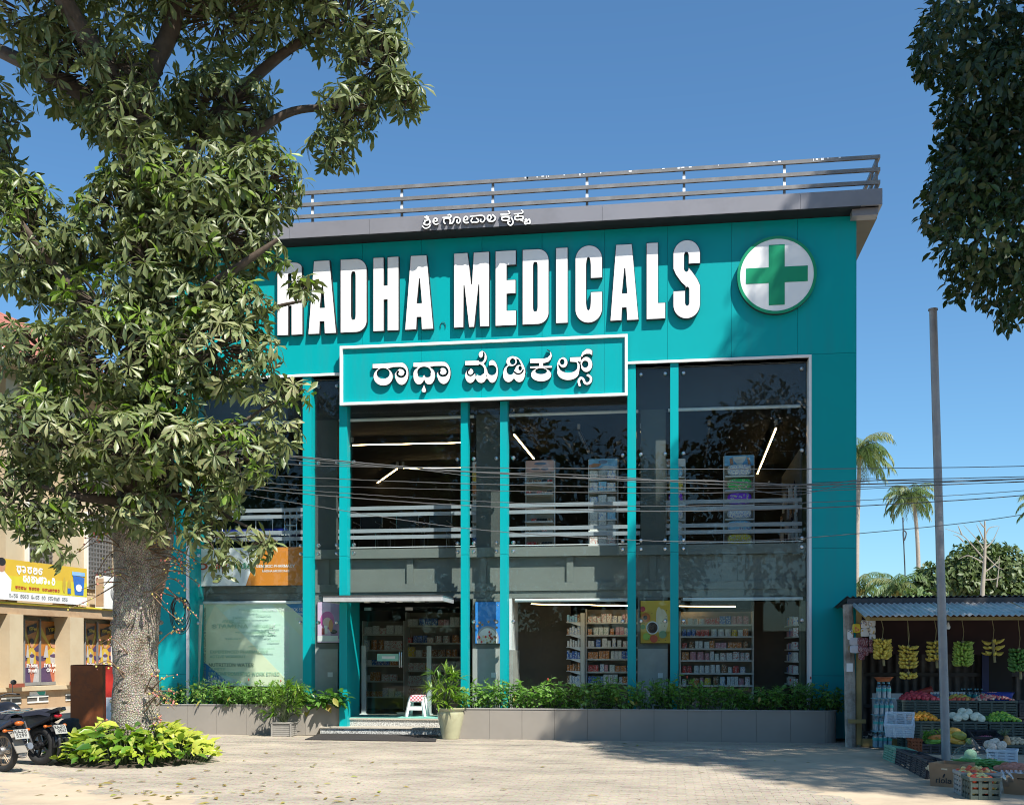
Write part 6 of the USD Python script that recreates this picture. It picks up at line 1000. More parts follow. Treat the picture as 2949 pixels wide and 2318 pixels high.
palm(2622, 1428, 100, 2.7, 'tall coconut palm with drooping fronds just left of the steel pole', 36, seed=2, trunkpts=[(2636, 1760), (2640, 1690), (2645, 1640), (2641, 1540), (2632, 1440)])
palm(2586, 1690, 70, 2.2, 'short coconut palm showing only its crown above the stall roof', 32, seed=3); palm(2470, 1690, 75, 2.4, 'small coconut palm partly hidden behind the corner of the teal wall', 20, seed=4); palm(2995, 1450, 80, 1.9, 'coconut palm at the right edge with only frond tips in view', 22, seed=5)
M_lf2 = leafmat('far_tree_leaf', [(.03, .06, .02), (.05, .085, .025), (.09, .12, .035), (.06, .1, .03)], .5, .15)
def far_tree(lobes, Zc, lab, L0, seed, m=None, trunk=None):
    t = thing('broadleaf_tree', lab, 'tree'); S = FPX / Zc; lb_ = [(dep(x, y, Zc + rnd.uniform(-1, 1)), (rx / S, min(rx, ry) / S, ry / S), n) for x, y, rx, ry, n in lobes]; P, D, N, L = leafcloud(lb_, L0, seed, .5); v, f = leaf_mesh(P, D, N, L, L * .6, 'oval', .2); part(t, 'crown', B().add(v, f), m or M_lf2, kind='stuff', smooth=True)
    c = dep(trunk or lobes[0][0], HOR, Zc); part(t, 'trunk', rough_tube([(c[0], c[1], -.1), (c[0] + .2, c[1], 2.5), lb_[0][0]], [.35, .3, .12], 12, 6, .05), M_bark2, smooth=True)
far_tree([(2820, 1640, 85, 90, 1500), (2880, 1650, 70, 90, 1200), (2770, 1660, 55, 70, 800), (2830, 1700, 110, 50, 1000), (2905, 1720, 60, 60, 600)], 75, 'large bushy tree behind the stall right of the steel pole', .42, 21)
far_tree([(2680, 1680, 45, 55, 700), (2665, 1720, 40, 40, 400)], 70, 'small dark bushy tree behind the stall just left of the steel pole', .4, 22)
far_tree([(2960, 1680, 50, 70, 700), (2935, 1730, 40, 50, 400)], 78, 'dark bushy tree at the right edge behind the stall', .4, 23); far_tree([(2640, 1725, 35, 30, 300)], 66, 'low pale bush just above the stall roof by the palm trunk', .35, 24, M_fr)
bt = thing('bare_tree', 'leafless pale tree standing before the bushy tree right of the pole', 'tree'); M_pale = mat('pale_dead_wood', (.3, .26, .21), .9, .1, 3); BZ = 62
def BP(x, y): return dep(x, y, BZ)
part(bt, 'trunk', B().tube(spline([np.array([*BP(2829, 1750)[:2], -.1]), BP(2829, 1720), BP(2834, 1640), BP(2837, 1560), BP(2836, 1500)], 6), np.linspace(.17, .04, 25), 8), M_pale, smooth=True)
for a in ([(2835, 1610), (2800, 1570), (2770, 1540), (2722, 1522)], [(2837, 1590), (2815, 1555), (2775, 1512)], [(2838, 1580), (2860, 1555), (2878, 1515)], [(2836, 1560), (2822, 1530), (2812, 1510)], [(2836, 1545), (2850, 1520), (2875, 1515)], [(2833, 1650), (2870, 1620), (2880, 1600)], [(2838, 1600), (2870, 1630), (2890, 1640)], [(2832, 1620), (2790, 1600), (2760, 1610)], [(2870, 1690), (2876, 1640), (2878, 1600)], [(2830, 1670), (2860, 1668), (2885, 1660)], [(2836, 1520), (2825, 1508), (2820, 1500)], [(2770, 1540), (2762, 1520), (2758, 1512)], [(2775, 1560), (2760, 1545), (2745, 1540)]): part(bt, 'branch', B().tube(spline([BP(*q) for q in a], 5), np.linspace(.045, .01, 5 * (len(a) - 1) + 1), 6), M_pale, smooth=True)

# across the road, mirrored in the shop glass
def mirror_tree(x, y, h, r, lab, seed):
    t = thing('roadside_tree', lab, 'tree'); part(t, 'trunk', rough_tube([(x, y, -.1), (x + .2, y, h * .3), (x - .2, y, h * .7)], [.35, .28, .15], 12, 6, .05), M_bark2, smooth=True); rr = np.random.default_rng(seed)
    P, D, N, L = leafcloud([((x + rr.uniform(-r, r) * .6, y + rr.uniform(-1, 1), h * rr.uniform(.3, .85)), (r * .75, r * .7, h * .26), 650) for _ in range(6)], .5, seed, .5); v, f = leaf_mesh(P, D, N, L, L * .6, 'dia', .2); part(t, 'crown', B().add(v, f), M_leafD, kind='stuff', smooth=True)
for k, x in enumerate((-27, -20.5, -14, -7.5, -1, 5.5, 12, 19)): mirror_tree(x, -42 - (k % 3) * 2.5, 14.5 + (k * 7 % 4), 4.3, f'{NTH(k + 1)} roadside tree from the west, across the road behind the viewer', 40 + k)
solo('laterite_wall', B().box(-40, 30, -40.3, -40, -.05, 3.0), mat('laterite_stone', (.2, .11, .07), .9, .25, 2.5, bump=.5, bscale=12, dirt=(.09, .06, .045), dscale=1.2, damt=.6), 'long brown laterite wall across the road, mirrored in the shop glass', 'wall')
# ================================================================ the fruit stall
M_cpost = mat('weathered_concrete_post', (.34, .31, .27), .9, .2, 6, dirt=(.1, .07, .05), dscale=4, damt=.7, bump=.6, bscale=40); M_wpost = mat('yellowed_timber', (.33, .24, .09), .75, .2, 6, dirt=(.12, .08, .04), dscale=3, damt=.5); M_tin = mat('corrugated_tin', (.62, .6, .57), .5, .1, 3, metallic=.35, dirt=(.22, .17, .13), dscale=2.5, damt=.5); M_tind = mat('dark_tin', (.05, .05, .055), .6, .2, 3, metallic=.2); M_tarp = mat('maroon_tarpaulin', (.035, .013, .014), .8, .2, 3); M_bwall = mat('dark_tin_wall', (.055, .052, .055), .65, .2, 4, dirt=(.16, .15, .14), dscale=3, damt=.4)
def corrugated(p00, p10, p01, p11, pitch, amp):
    """A wavy sheet between two edges p00-p10 and p01-p11; the ribs run from the first edge to the second."""
    p00, p10, p01, p11 = (np.array(p, float) for p in (p00, p10, p01, p11)); n = max(4, int(np.linalg.norm(p10 - p00) / pitch * 6)); nrm = np.cross(p10 - p00, p01 - p00); nrm /= np.linalg.norm(nrm); t = np.linspace(0, 1, n + 1); w = amp * np.sin(t * n / 6 * 2 * np.pi)
    a = p00 + (p10 - p00) * t[:, None] + nrm * w[:, None]; b = p01 + (p11 - p01) * t[:, None] + nrm * w[:, None]; th = nrm * -.006; v = np.vstack([a, b, a + th, b + th]); k = n + 1; i = np.arange(n)
    f = np.vstack([np.c_[i, i + 1, k + i + 1, k + i], np.c_[2 * k + i, 3 * k + i, 3 * k + i + 1, 2 * k + i + 1], np.c_[i, 2 * k + i, 2 * k + i + 1, i + 1], np.c_[k + i, k + i + 1, 3 * k + i + 1, 3 * k + i]]); return B().add(v, f)
SX0, SX1 = 3.28, 8.9
ez, rz = fz(2700, 1773, -2.9), fz(2700, 1733, -1.35)
stl = thing('fruit_stall', 'open fronted fruit stall with corrugated tin roof and dark tin walls beside the pharmacy', 'stall')
for k, (a, b) in enumerate(((SX0 + .02, SX0 + 1.02), (SX0 + 1.0, SX0 + 2.0), (SX0 + 1.98, SX0 + 2.98), (SX0 + 2.96, SX0 + 3.96), (SX0 + 3.94, SX1))):
    dz = .004 * (k % 2); part(stl, 'roof_sheet', corrugated((a, -1.32, rz + dz), (b, -1.32, rz + dz), (a, -2.9, ez + dz), (b, -2.9, ez + dz), .1, .016), M_tin, smooth=50)
part(stl, 'rear_roof_sheet', corrugated((SX0 - .05, -1.5, rz + .1), (SX1, -1.5, rz + .1), (SX0 - .05, .2, rz - .05), (SX1, .2, rz - .05), .1, .016), M_tind, smooth=50)
part(stl, 'ridge_beam', B().box(SX0 - .02, SX1, -1.5, -1.42, rz - .05, rz + .07), M_tind); part(stl, 'eave_beam', B().box(SX0 + .1, SX1, -2.78, -2.72, ez - .07, ez - .015), M_wpost)
for x in (SX0 + .1, SX0 + 1.4, SX0 + 2.8, SX0 + 4.2): part(stl, 'rafter', B().bar((x, -2.86, ez - .04), (x, -1.46, rz - .05), .05, .07), M_wpost)
part(stl, 'tarpaulin', B().box(SX0 + .2, SX1, -1.38, -1.36, rz - .95, rz - .06), M_tarp)
P = gnd(2450, 2150); px_, py_ = P[0], P[1]
part(stl, 'concrete_post', rough_tube([(px_ - .0, py_, -.05), (px_ - .01, py_, .9), (px_ - .03, py_, 1.8), (px_ - .05, py_, rz - .05)], [.1, .1, .095, .09], 8, 8, .04), M_cpost); wx = px_ + .14
part(stl, 'timber_post', B().box(wx - .045, wx + .045, py_ - .03, py_ + .05, .04, rz - .1), M_wpost)
for z in (.47, 1.78): part(stl, 'bracket', B().box(px_ - .06, wx + .1, py_ - .13, py_ - .085, z - .035, z + .035), M_wpost)
part(stl, 'floor_plank', B().box(wx + .05, wx + 1.0, py_ - .08, py_ + .08, .02, .15), M_wpost); part(stl, 'white_card', B().box(fx(2438, py_ - .12), fx(2456, py_ - .12), py_ - .13, py_ - .112, fz(2447, 1933, py_), fz(2447, 1909, py_)), m_hw)
part(stl, 'side_wall', corrugated((SX0 + .25, -1.35, 0), (SX0 + .55, .25, 0), (SX0 + .25, -1.35, rz - .1), (SX0 + .55, .25, rz - .1), .09, .014), M_tind, smooth=50); part(stl, 'back_wall', corrugated((SX0 + .5, .25, 0), (SX1, .25, 0), (SX0 + .5, .25, rz - .1), (SX1, .25, rz - .1), .16, .02), M_bwall, smooth=50)
for z in (.62, 1.24): part(stl, 'wall_batten', B().box(SX0 + .5, SX1, .17, .22, z, z + .07), M_tind)
part(stl, 'blue_door', B().box(fx(2828, .1), fx(2848, .1), .1, .14, 0, 1.9), mat('blue_door_paint', (.01, .025, .12), .5)); part(stl, 'dark_doorway', B().box(fx(2849, .1), fx(2915, .1), .12, .15, 0, 2.0), M_dark)
part(stl, 'rear_table', B().box(fx(2590, -.9), SX1, -1.5, -.7, .72, .76), M_wpost); part(stl, 'counter_panel', B().box(fx(2512, -1.1), fx(2600, -1.1), -1.12, -1.1, .05, .95), M_tube)
# bulb
bp = at(2731, 1800, -2.4); t = thing('light_bulb', 'unlit white light bulb hanging behind the steel pole under the stall eave', 'bulb', loc=tuple(bp)); part(t, 'glass', B().lathe([(0, -.07), (.025, -.065), (.034, -.04), (.03, -.01), (.016, .03), (.014, .05)], k=14), m_hw, smooth=True); part(t, 'socket', B().lathe([(.014, .05), (.018, .052), (.018, .1), (0, .1)], k=10), M_blk); part(t, 'cord', B().tube([(0, 0, .1), (0, 0, .3)], .004, 5), M_blk)
# bananas
M_by = mat('ripe_banana', (.74, .56, .1), .5, .12, 20, dirt=(.25, .15, .03), dscale=14, damt=.5); M_bg = mat('green_banana', (.34, .46, .08), .45, .15, 20); M_bgd = mat('deep_green_banana', (.12, .26, .06), .45, .15, 20); M_stalk = mat('banana_stalk', (.3, .26, .13), .8, .2, 10)
def banana(c, az, droop, L, r):
    o = np.array([math.cos(az), math.sin(az), 0]); n = 6; p = [np.array(c, float)]; e = droop
    for q in range(n): p.append(p[-1] + (o * math.cos(e) + np.array([0, 0, math.sin(e)])) * L / n); e += .2
    return B().tube(p, [r * .35, r * .8, r, r * 1.02, r * .95, r * .7, r * .25], 6)
def bunch(px, ytop, ybot, Y, w, lab, m, tiers, L=.15, tail=True, per=13, r=.024):
    A = at(px, ytop, Y); Z1 = fz(px, ybot, Y); t = thing('banana_bunch', lab, 'bananas', loc=(A[0], Y, 0)); part(t, 'string', B().tube([(0, .02, A[2] - .02), (.02, .02, A[2] + .2), (-.01, .02, ez - .05)], .006, 5), M_stalk); part(t, 'stalk', B().tube([(0, 0, A[2] + .03), (.01, 0, (A[2] + Z1) / 2), (.03, 0, Z1 - (.09 if tail else -.05))], .022, 8), M_stalk)
    for k in range(tiers):
        z = A[2] - .01 - (A[2] - Z1 - .08) * k / max(1, tiers - 1)
        for q in range(per): az = q * 2 * np.pi / per + k * .5 + rnd.uniform(-.15, .15); part(t, 'banana', banana((math.cos(az) * .045, math.sin(az) * .045, z + rnd.uniform(-.015, .015)), az, rnd.uniform(-.55, -.2), L * rnd.uniform(.75, .95) * w, r * rnd.uniform(.9, 1.1)), m, smooth=True)
BY = -2.05
bunch(2541, 1842, 1902, BY, 1.0, 'yellow banana bunch hanging leftmost in the stall', M_by, 8); bunch(2616, 1862, 1930, BY, 1.0, 'long yellow banana bunch with a separate lower hand, second from the stall post', M_by, 6, tail=False); bunch(2616, 1938, 1960, BY, .95, 'small lower hand of yellow green bananas below the second bunch', M_by, 2, tail=False)
bunch(2694, 1848, 1908, BY, .95, 'yellow banana bunch partly hidden behind the steel pole', M_by, 5); bunch(2773, 1850, 1924, BY, 1.05, 'plump light green banana bunch just right of the steel pole', M_bg, 9, tail=False); bunch(2860, 1846, 1892, BY, 1.0, 'sparse yellow banana bunch with a bare bent stalk', M_by, 3, L=.17, per=7); bunch(2935, 1870, 1940, BY, 1.1, 'large dark green banana bunch at the right edge', M_bgd, 9, per=13)
# hanging snack packets on the post
M_pkw = printmat('snack_white', (.7, .7, .72), [(.6, .4, .05), (.1, .12, .3)], 16, .25); M_pky = printmat('snack_yellow', (.68, .5, .04), [(.6, .04, .05), (.7, .1, .1)], 14, .25); M_pkg = mat('snack_foil', (.5, .48, .52), .3, .1, 10); M_pkm = printmat('snack_maroon', (.16, .03, .04), [(.6, .5, .5)], 60, .35)
for k, (x0, y0, x1, y1, m, lab) in enumerate(((2455, 1795, 2480, 1822, M_pky, 'yellow and red snack packet hanging at the top of the post'), (2478, 1785, 2504, 1833, M_pkw, 'white snack strip hanging in the middle of the post cluster'), (2503, 1783, 2522, 1845, M_pkw, 'white snack strip hanging rightmost on the stall post'), (2441, 1812, 2458, 1842, M_pkw, 'white snack packet hanging leftmost on the stall post'), (2447, 1835, 2478, 1880, M_pkg, 'plain grey plastic packet hanging low on the stall post'), (2471, 1835, 2490, 1900, M_pkm, 'maroon sachet strip with diagonal hang on the stall post'), (2486, 1836, 2502, 1888, M_pkm, 'maroon sachet strip in the middle below the white strips'), (2503, 1840, 2514, 1880, M_pkm, 'short maroon sachet strip under the rightmost white strip'))):
    Y = py_ - .2 - .02 * k; A, C = at(x0, y0, Y), at(x1, y1, Y); w, h = (C[0] - A[0]) / 2, (A[2] - C[2]) / 2; n = max(1, int(h / .06)); t = thing('snack_packet', lab, 'snack packet', 'snack packets hung on the stall post'); tilt = (.12, -.1, .02, .22, .1, .16, .2, .15)[k]
    for q in range(n): c_ = np.array([(A[0] + C[0]) / 2 + tilt * (q - n / 2) * .05, Y, A[2] - (2 * q + 1) * h / n]); mm = B().ball(c_, (w, .025, h / n), 10, 6).out(); v = np.array(mm.vertices) - c_; r_ = np.array([w, .025, h / n]); u = v / r_; u[:, [0, 2]] = np.sign(u[:, [0, 2]]) * np.abs(u[:, [0, 2]]) ** .45; part(t, 'packet', trimesh.Trimesh(u * r_ + c_, mm.faces, process=False), m, smooth=40)
# crates
CR = {'dark green': mat('crate_dark_green', (.06, .085, .075), .5, .1), 'black': mat('crate_black', (.03, .032, .04), .5, .1), 'mint': mat('crate_mint', (.16, .34, .24), .5, .08), 'white': mat('crate_white', (.55, .6, .66), .45, .05), 'grey': mat('crate_grey', (.3, .31, .3), .5, .08), 'rust red': mat('crate_rust', (.3, .07, .02), .5, .1), 'green': mat('crate_green', (.02, .14, .05), .45, .08), 'clear': usdkit.material(stage, '/World/Looks/clear_plastic', {'t': ('transparent_bsdf', {'color': (.95, .97, 1)}), 'd': ('principled_bsdf', {'base_color': (.7, .72, .75), 'roughness': .3}), 'x': ('mix_closure', {'fac': .45})}, [('t.BSDF', 'x.closure1'), ('d.BSDF', 'x.closure2')], surface='x.closure')}
def crate(lab, loc, w, d, h, colour, rot=0.0, tilt=0.0, slats=5, group=None, name='crate', tilty=0.0):
    """An open slatted crate, its front left corner of the floor at the origin of the thing."""
    m = CR[colour]; t = thing(name, lab, 'crate', group, loc=loc, rotz=rot)
    if tilt: UsdGeom.Xformable(stage.GetPrimAtPath(t)).AddRotateXOp().Set(float(tilt))
    if tilty: UsdGeom.Xformable(stage.GetPrimAtPath(t)).AddRotateYOp().Set(float(tilty))
    part(t, 'base', B().box(.01, w - .01, .01, d - .01, 0, .015), m); e = .016
    for nm, (x0, x1, y0, y1) in (('front', (0, w, 0, e)), ('back', (0, w, d - e, d)), ('side', (0, e, e + .001, d - e - .001)), ('side', (w - e, w, e + .001, d - e - .001))):
        b = B(); horiz = nm != 'side'; L = (x1 - x0) if horiz else (y1 - y0); n = 3
        for k in range(slats): z = .012 + (h - .05) * k / slats; b.box(x0, x1, y0, y1, z, z + (h - .05) / slats * .62)
        for k in range(n + 1):
            c = .0 + L * k / n; a0 = max(0, c - .018); a1 = min(L, c + .018)
            if horiz: b.box(x0 + a0, x0 + a1, y0 - .004, y1 + .004, .004, h - .03)
            else: b.box(x0 - .004, x1 + .004, y0 + a0, y0 + a1, .004, h - .03)
        part(t, nm, b, m)
    part(t, 'rim', B().box(-.012, w + .012, -.012, e, h - .035, h).box(-.012, w + .012, d - e, d + .012, h - .035, h).box(-.012, e, e + .001, d - e - .001, h - .035, h).box(w - e, w + .012, e + .001, d - e - .001, h - .035, h), m, kind='stuff')
    return t
def heap(name, n, x0, x1, y0, y1, z, r, mats, lab, cat, group, hump=.08, sq=(1, 1, 1), jit=.3, holder=None):
    """Round fruit heaped one by one over a rectangle, higher in the middle and at the back."""
    got = 0; row = 0; y = y0 + r; pts = []
    while y < y1 - r * .6:
        x = x0 + r + (r if row % 2 else 0)
        while x < x1 - r * .6:
            u, v_ = (x - x0) / (x1 - x0), (y - y0) / (y1 - y0); pts.append((x + rnd.uniform(-jit, jit) * r, y, z + r * .5 + hump * (1 - (2 * u - 1) ** 2) * (.35 + v_) + rnd.uniform(0, .3) * r)); x += 2 * r
        y += 1.6 * r; row += 1
    rnd.shuffle(pts)
    for p in pts[:n]:
        s = rnd.uniform(.88, 1.1); solo(name, B().ball(p, (r * s * sq[0], r * s * sq[1], r * s * sq[2]), 10, 7), rnd.choice(mats), lab, cat, group, smooth=True)
F = lambda n, c, v=.15, s=14, **k: mat('fruit_' + n, tuple(min(.75, q * 1.5) for q in c) if c else c, k.pop('rough', .4), v, s, **k)
m_pom = [F('pomegranate', (.3, .025, .04)), F('pomegranate_pale', (.42, .06, .07))]; m_app = [F('apple_green', (.36, .34, .06)), F('apple_red', (.4, .07, .04)), F('apple_blush', (.42, .2, .06))]; m_ora = [F('orange', (.68, .24, .02)), F('orange_deep', (.62, .19, .015))]; m_mel = [F('melon', (.5, .52, .4), .06, 8, rough=.6)]; m_lim = [F('lime', (.16, .3, .03)), F('lime_light', (.3, .4, .05)), F('lime_dark', (.08, .2, .03))]; m_rad = [F('pink_radish', (.5, .09, .1)), F('pink_pale', (.55, .2, .17)), F('root_white', (.5, .4, .3))]; m_tom = [F('tomato', (.55, .06, .02)), F('tomato_orange', (.6, .22, .05)), F('tomato_pale', (.55, .4, .14))]; m_pot = [F('potato', (.42, .33, .22), rough=.8), F('potato_dark', (.34, .26, .17), rough=.8)]; m_swp = [F('sweet_potato', (.26, .1, .06), rough=.75), F('sweet_potato_red', (.32, .13, .09), rough=.75)]; m_pea = [F('peanut', (.46, .36, .22), rough=.85)]; m_sha = [F('shallot', (.26, .03, .08)), F('shallot_pale', (.4, .12, .16))]; m_yam = [F('tuber', (.4, .34, .28), .35, 40, rough=.9)]
def row_crate(p0, p1, Y, zr, h, lab, under, colour='dark green', d=.4, grp='crates stacked in steps in the fruit stall'):
    x0, x1 = fx(p0, Y), fx(p1, Y); crate(lab, (x0, Y, zr - h), x1 - x0, d, h, colour, group=grp); z = zr - h; k = 0
    while z - h > -.02 and under:
        z -= h + .004; k += 1; crate(f'{"empty " if k else ""}{colour} crate, {("first", "second", "third")[k - 1]} below the {lab.split(" of ")[-1] if " of " in lab else lab}', (x0, Y + .002, max(z, 0)), x1 - x0, d, h, colour, group=grp)
    return x0, x1
Y1_, Y2_, Y3_ = -2.3, -2.75, -3.15; z1, z2, z3 = fz(2700, 2016, Y1_), fz(2700, 2076, Y2_), fz(2700, 2142, Y3_); hc = .27
x0, x1 = row_crate(2598, 2712, Y1_, z1, hc, 'dark green crate of red pomegranates', True); heap('pomegranate', 48, x0, x1, Y1_ + .02, Y1_ + .42, z1 - .03, .04, m_pom, 'shiny red pomegranate heaped in the left crate of the top row', 'pomegranate', 'pomegranates in the top row', .1)
x0, x1 = row_crate(2730, 2815, Y1_, z1, hc, 'dark green crate of mixed apples', True); heap('apple', 34, x0, x1, Y1_ + .02, Y1_ + .4, z1 - .04, .038, m_app, 'red and yellow green apple in the top row crate right of the pole', 'apple', 'apples in the top row', .07)
x0, x1 = row_crate(2820, 2930, Y1_, z1, hc, 'dark green crate of pink radishes', True); heap('radish', 90, x0, x1, Y1_ + .0, Y1_ + .4, z1 - .02, .022, m_rad, 'small pink radish heaped in the right crate of the top row', 'radish', 'pink radishes in the top row', .1)
x0, x1 = row_crate(2936, 3040, Y1_, z1, hc, 'dark crate of green vegetables at the right frame edge', True, 'black')
tb_ = at(2878, 2008, Y1_ + .35); solo('blue_tub', B().lathe([(0, 0), (.2, 0), (.25, .16), (.27, .165), (.265, .17), (.24, .16), (.19, .02), (0, .02)], (tb_[0], Y1_ + .42, tb_[2] - .08), 26), mat('blue_plastic', (.02, .06, .35), .4), 'shallow blue plastic tub behind the pink radishes', 'tub', smooth=40)
x0, x1 = row_crate(2622, 2716, Y2_, z2, hc, 'dark green crate of oranges', True); heap('orange', 36, x0, x1, Y2_ + .02, Y2_ + .4, z2 - .035, .037, m_ora, 'bright orange heaped in the middle row crate left of the pole', 'orange', 'oranges in the middle row', .11)
x0, x1 = row_crate(2742, 2844, Y2_, z2, hc, 'dark green crate of pale melons', True); heap('melon', 12, x0 + .02, x1 - .02, Y2_ + .01, Y2_ + .42, z2 - .03, .068, m_mel, 'pale green melon piled in the middle row crate right of the pole', 'melon', 'melons in the middle row', .13, sq=(1.05, 1, .92))
x0, x1 = row_crate(2850, 2952, Y2_, z2, hc, 'dark green crate of limes', True); heap('lime', 62, x0, x1, Y2_ + .02, Y2_ + .42, z2 - .03, .031, m_lim, 'green lime heaped in the middle row crate at the right', 'lime', 'limes in the middle row', .11)
x0, x1 = row_crate(2655, 2732, Y3_, z3, hc, 'black crate of gourds and leafy vegetables', False, 'black')
for k, (px, py, rr, L, az, m, lab) in enumerate(((2700, 2122, .045, .16, 2.6, F('orange_gourd', (.55, .16, .04)), 'orange red gourd lying on the green vegetables left of the pole'), (2690, 2134, .05, .15, 2.75, F('ridge_gourd', (.14, .28, .04)), 'green ridged gourd lying at the front left of the pole'), (2745, 2104, .06, .14, .3, F('papaya_orange', (.55, .25, .04)), 'orange papaya on top of the papaya heap'), (2762, 2117, .075, .13, -.4, F('papaya_green', (.24, .22, .04), .35, 10), 'large green orange papaya in the middle of the heap'), (2748, 2131, .06, .14, -.2, None, 'orange papaya low at the left of the heap'), (2770, 2139, .055, .15, .25, F('papaya_gold', (.42, .24, .04), .3, 9), 'golden papaya lying lowest in front'), (2792, 2134, .06, .09, 1.2, F('papaya_leafy', (.2, .24, .05), .3, 9), 'short green papaya at the right end of the heap'), (2742, 2118, .05, .11, .9, F('papaya_yellow', (.48, .34, .05)), 'yellow papaya behind the orange one'))):
    if m is None: m = F('papaya_orange', (.55, .25, .04))
    c_ = at(px, py, Y3_ + .1 + .02 * (k % 3)); d = np.array([math.cos(az), .25, -.12]); d /= np.linalg.norm(d); s = np.linspace(-1, 1, 12); solo('papaya' if k > 1 else 'gourd', B().tube(c_ + np.outer(s * L, d), rr * np.sqrt(np.clip(1 - s ** 2, .004, 1)) * (1 + .15 * s), 12), m, lab, 'papaya' if k > 1 else 'gourd', smooth=True)
vb = thing('leafy_vegetables', 'loose pile of green leafy vegetables in the crate left of the pole', 'vegetables', kind=None); P_ = np.array([at(rnd.uniform(2662, 2712), rnd.uniform(2105, 2138), Y3_ + rnd.uniform(.1, .35)) for _ in range(90)]); v, f = leaf_mesh(P_, rand_dirs(90) + np.array([0, 0, .2]), rand_dirs(90) + np.array([0, -.5, 1]), np.full(90, .13), np.full(90, .05)); part(vb, 'leaves', B().add(v, f), M_sh, kind='stuff', smooth=True)
x0, x1 = row_crate(2738, 2800, Y3_, z3, hc, 'dark green crate of papayas', False)
xa = fx(2804, Y3_); crate('black crate of shallots tilted up at the right of the papayas', (xa, Y3_ + .05, .1), .46, .36, .22, 'black', tilt=14); heap('shallot', 60, xa + .06, xa + .42, Y3_ + .04, Y3_ + .2, .26, .016, m_sha, 'small purple shallot in the tilted black crate', 'shallot', 'shallots in the tilted crate', .03)
x0, x1 = row_crate(2892, 2975, Y3_, z3, hc, 'dark green crate of potatoes', False); heap('potato', 34, x0 + .05, x1, Y3_ + .02, Y3_ + .4, z3 - .02, .034, m_pot, 'round pale potato heaped in the lower right crate', 'potato', 'potatoes in the lower right crate', .08, sq=(1.15, 1, .85))
pa = at(2896, 2128, Y3_ + .05); t = thing('pineapple', 'single pineapple standing beside the potatoes', 'pineapple', loc=tuple(pa)); part(t, 'fruit', rough_tube([(.02, 0, -.12), (.015, 0, -.05), (0, 0, .03), (-.01, 0, .06)], [.045, .065, .055, .02], 14, 6, .05, 30), F('pineapple', (.4, .2, .08), .35, 40), smooth=True); v, f = leaf_mesh([np.array([-.015, 0, .05])] * 22, rand_dirs(22) * np.array([.8, .8, .3]) + np.array([-.35, 0, .7]), rand_dirs(22), np.full(22, .15), np.full(22, .022), 'lance', .2); part(t, 'leaf_crown', B().add(v, f), leafmat('pineapple_leaf', [(.12, .17, .1), (.2, .22, .14)], .5, .1), kind='stuff', smooth=True)
# goods on the ground before the stall
def gcrate(lab, a, b, h, d, colour, rot=None, **k):
    A, C = gnd(*a), gnd(*b); D = C - A; return crate(lab, (A[0], A[1], .006), np.linalg.norm(D[:2]), d, h, colour, rot=math.degrees(math.atan2(D[1], D[0])) if rot is None else rot, **k), A, C
gcrate('mint green crate lying tilted leftmost on the sand', (2542, 2186), (2576, 2201), .24, .34, 'mint', tilt=-8); gcrate('black crate leaning beside the mint green crate', (2577, 2202), (2618, 2222), .25, .34, 'black', tilt=-8); gcrate('black pierced crate leaning against the brown carton', (2619, 2223), (2664, 2246), .26, .34, 'black', tilt=-8, slats=8)
A = gnd(2560, 2186); crate('clear plastic crate tipped towards the street on the other crates', (A[0] - .02, A[1] + .15, .34), .42, .3, .28, 'clear', rot=-18, tilt=38)
A = gnd(2636, 2190); crate('rust red crate standing upright behind the black crates', (A[0], A[1] + .25, .02), .16, .3, .3, 'rust red')
t, A, C = gcrate('green crate of long green beans', (2757, 2252), (2874, 2256), .2, .4, 'green'); bx_ = B()
for q in range(170): c_ = np.array([A[0] + rnd.uniform(.05, .58), A[1] + rnd.uniform(.02, .38), .2 + rnd.uniform(0, .07)]); az = rnd.uniform(-.8, .8); dd = np.array([math.cos(az), math.sin(az), rnd.uniform(-.2, .2)]) * .09; bx_.tube(spline([c_ - dd, c_ + np.array([0, 0, .012]), c_ + dd], 3), .0065, 5)
solo('green_beans', bx_, F('bean', (.05, .16, .03), .3), 'heap of long green beans in the green crate', 'beans', kind='stuff', smooth=True)
vv = gnd(2748, 2284) - gnd(2795, 2306); rr_ = math.degrees(math.atan2(vv[1], vv[0])) - 90; vl = np.linalg.norm(vv)
A, C = gnd(2795, 2306), gnd(2884, 2309); crate('open dark green crate of tomatoes, nearest the street', (A[0], A[1], .006), C[0] - A[0], vl * .5, .26, 'dark green', rot=rr_ * .5, slats=3); heap('tomato', 40, A[0] + .02, C[0] - .02, A[1] + .02, A[1] + .33, .2, .032, m_tom, 'red or orange tomato on top of the nearest crate', 'tomato', 'tomatoes in the nearest crate', .04); heap('tomato', 34, A[0] + .02, C[0] - .02, A[1] + .02, A[1] + .13, .08, .032, m_tom, 'red or pale tomato low inside the nearest crate', 'tomato', 'tomatoes low in the nearest crate', .0); heap('tomato', 30, A[0] + .02, C[0] - .02, A[1] + .02, A[1] + .13, .14, .032, m_tom, 'tomato in the middle layer of the nearest crate', 'tomato', 'tomatoes in the middle of the nearest crate', .0)
A = A + vv * .54; crate('grey crate of tomatoes behind the nearest crate', (A[0], A[1], .006), .44, vl * .5, .28, 'grey', rot=rr_ * .5, slats=4); heap('tomato', 44, A[0], A[0] + .42, A[1] + .02, A[1] + .32, .24, .032, m_tom, 'red or orange tomato heaped on the grey crate', 'tomato', 'tomatoes on the grey crate', .05)
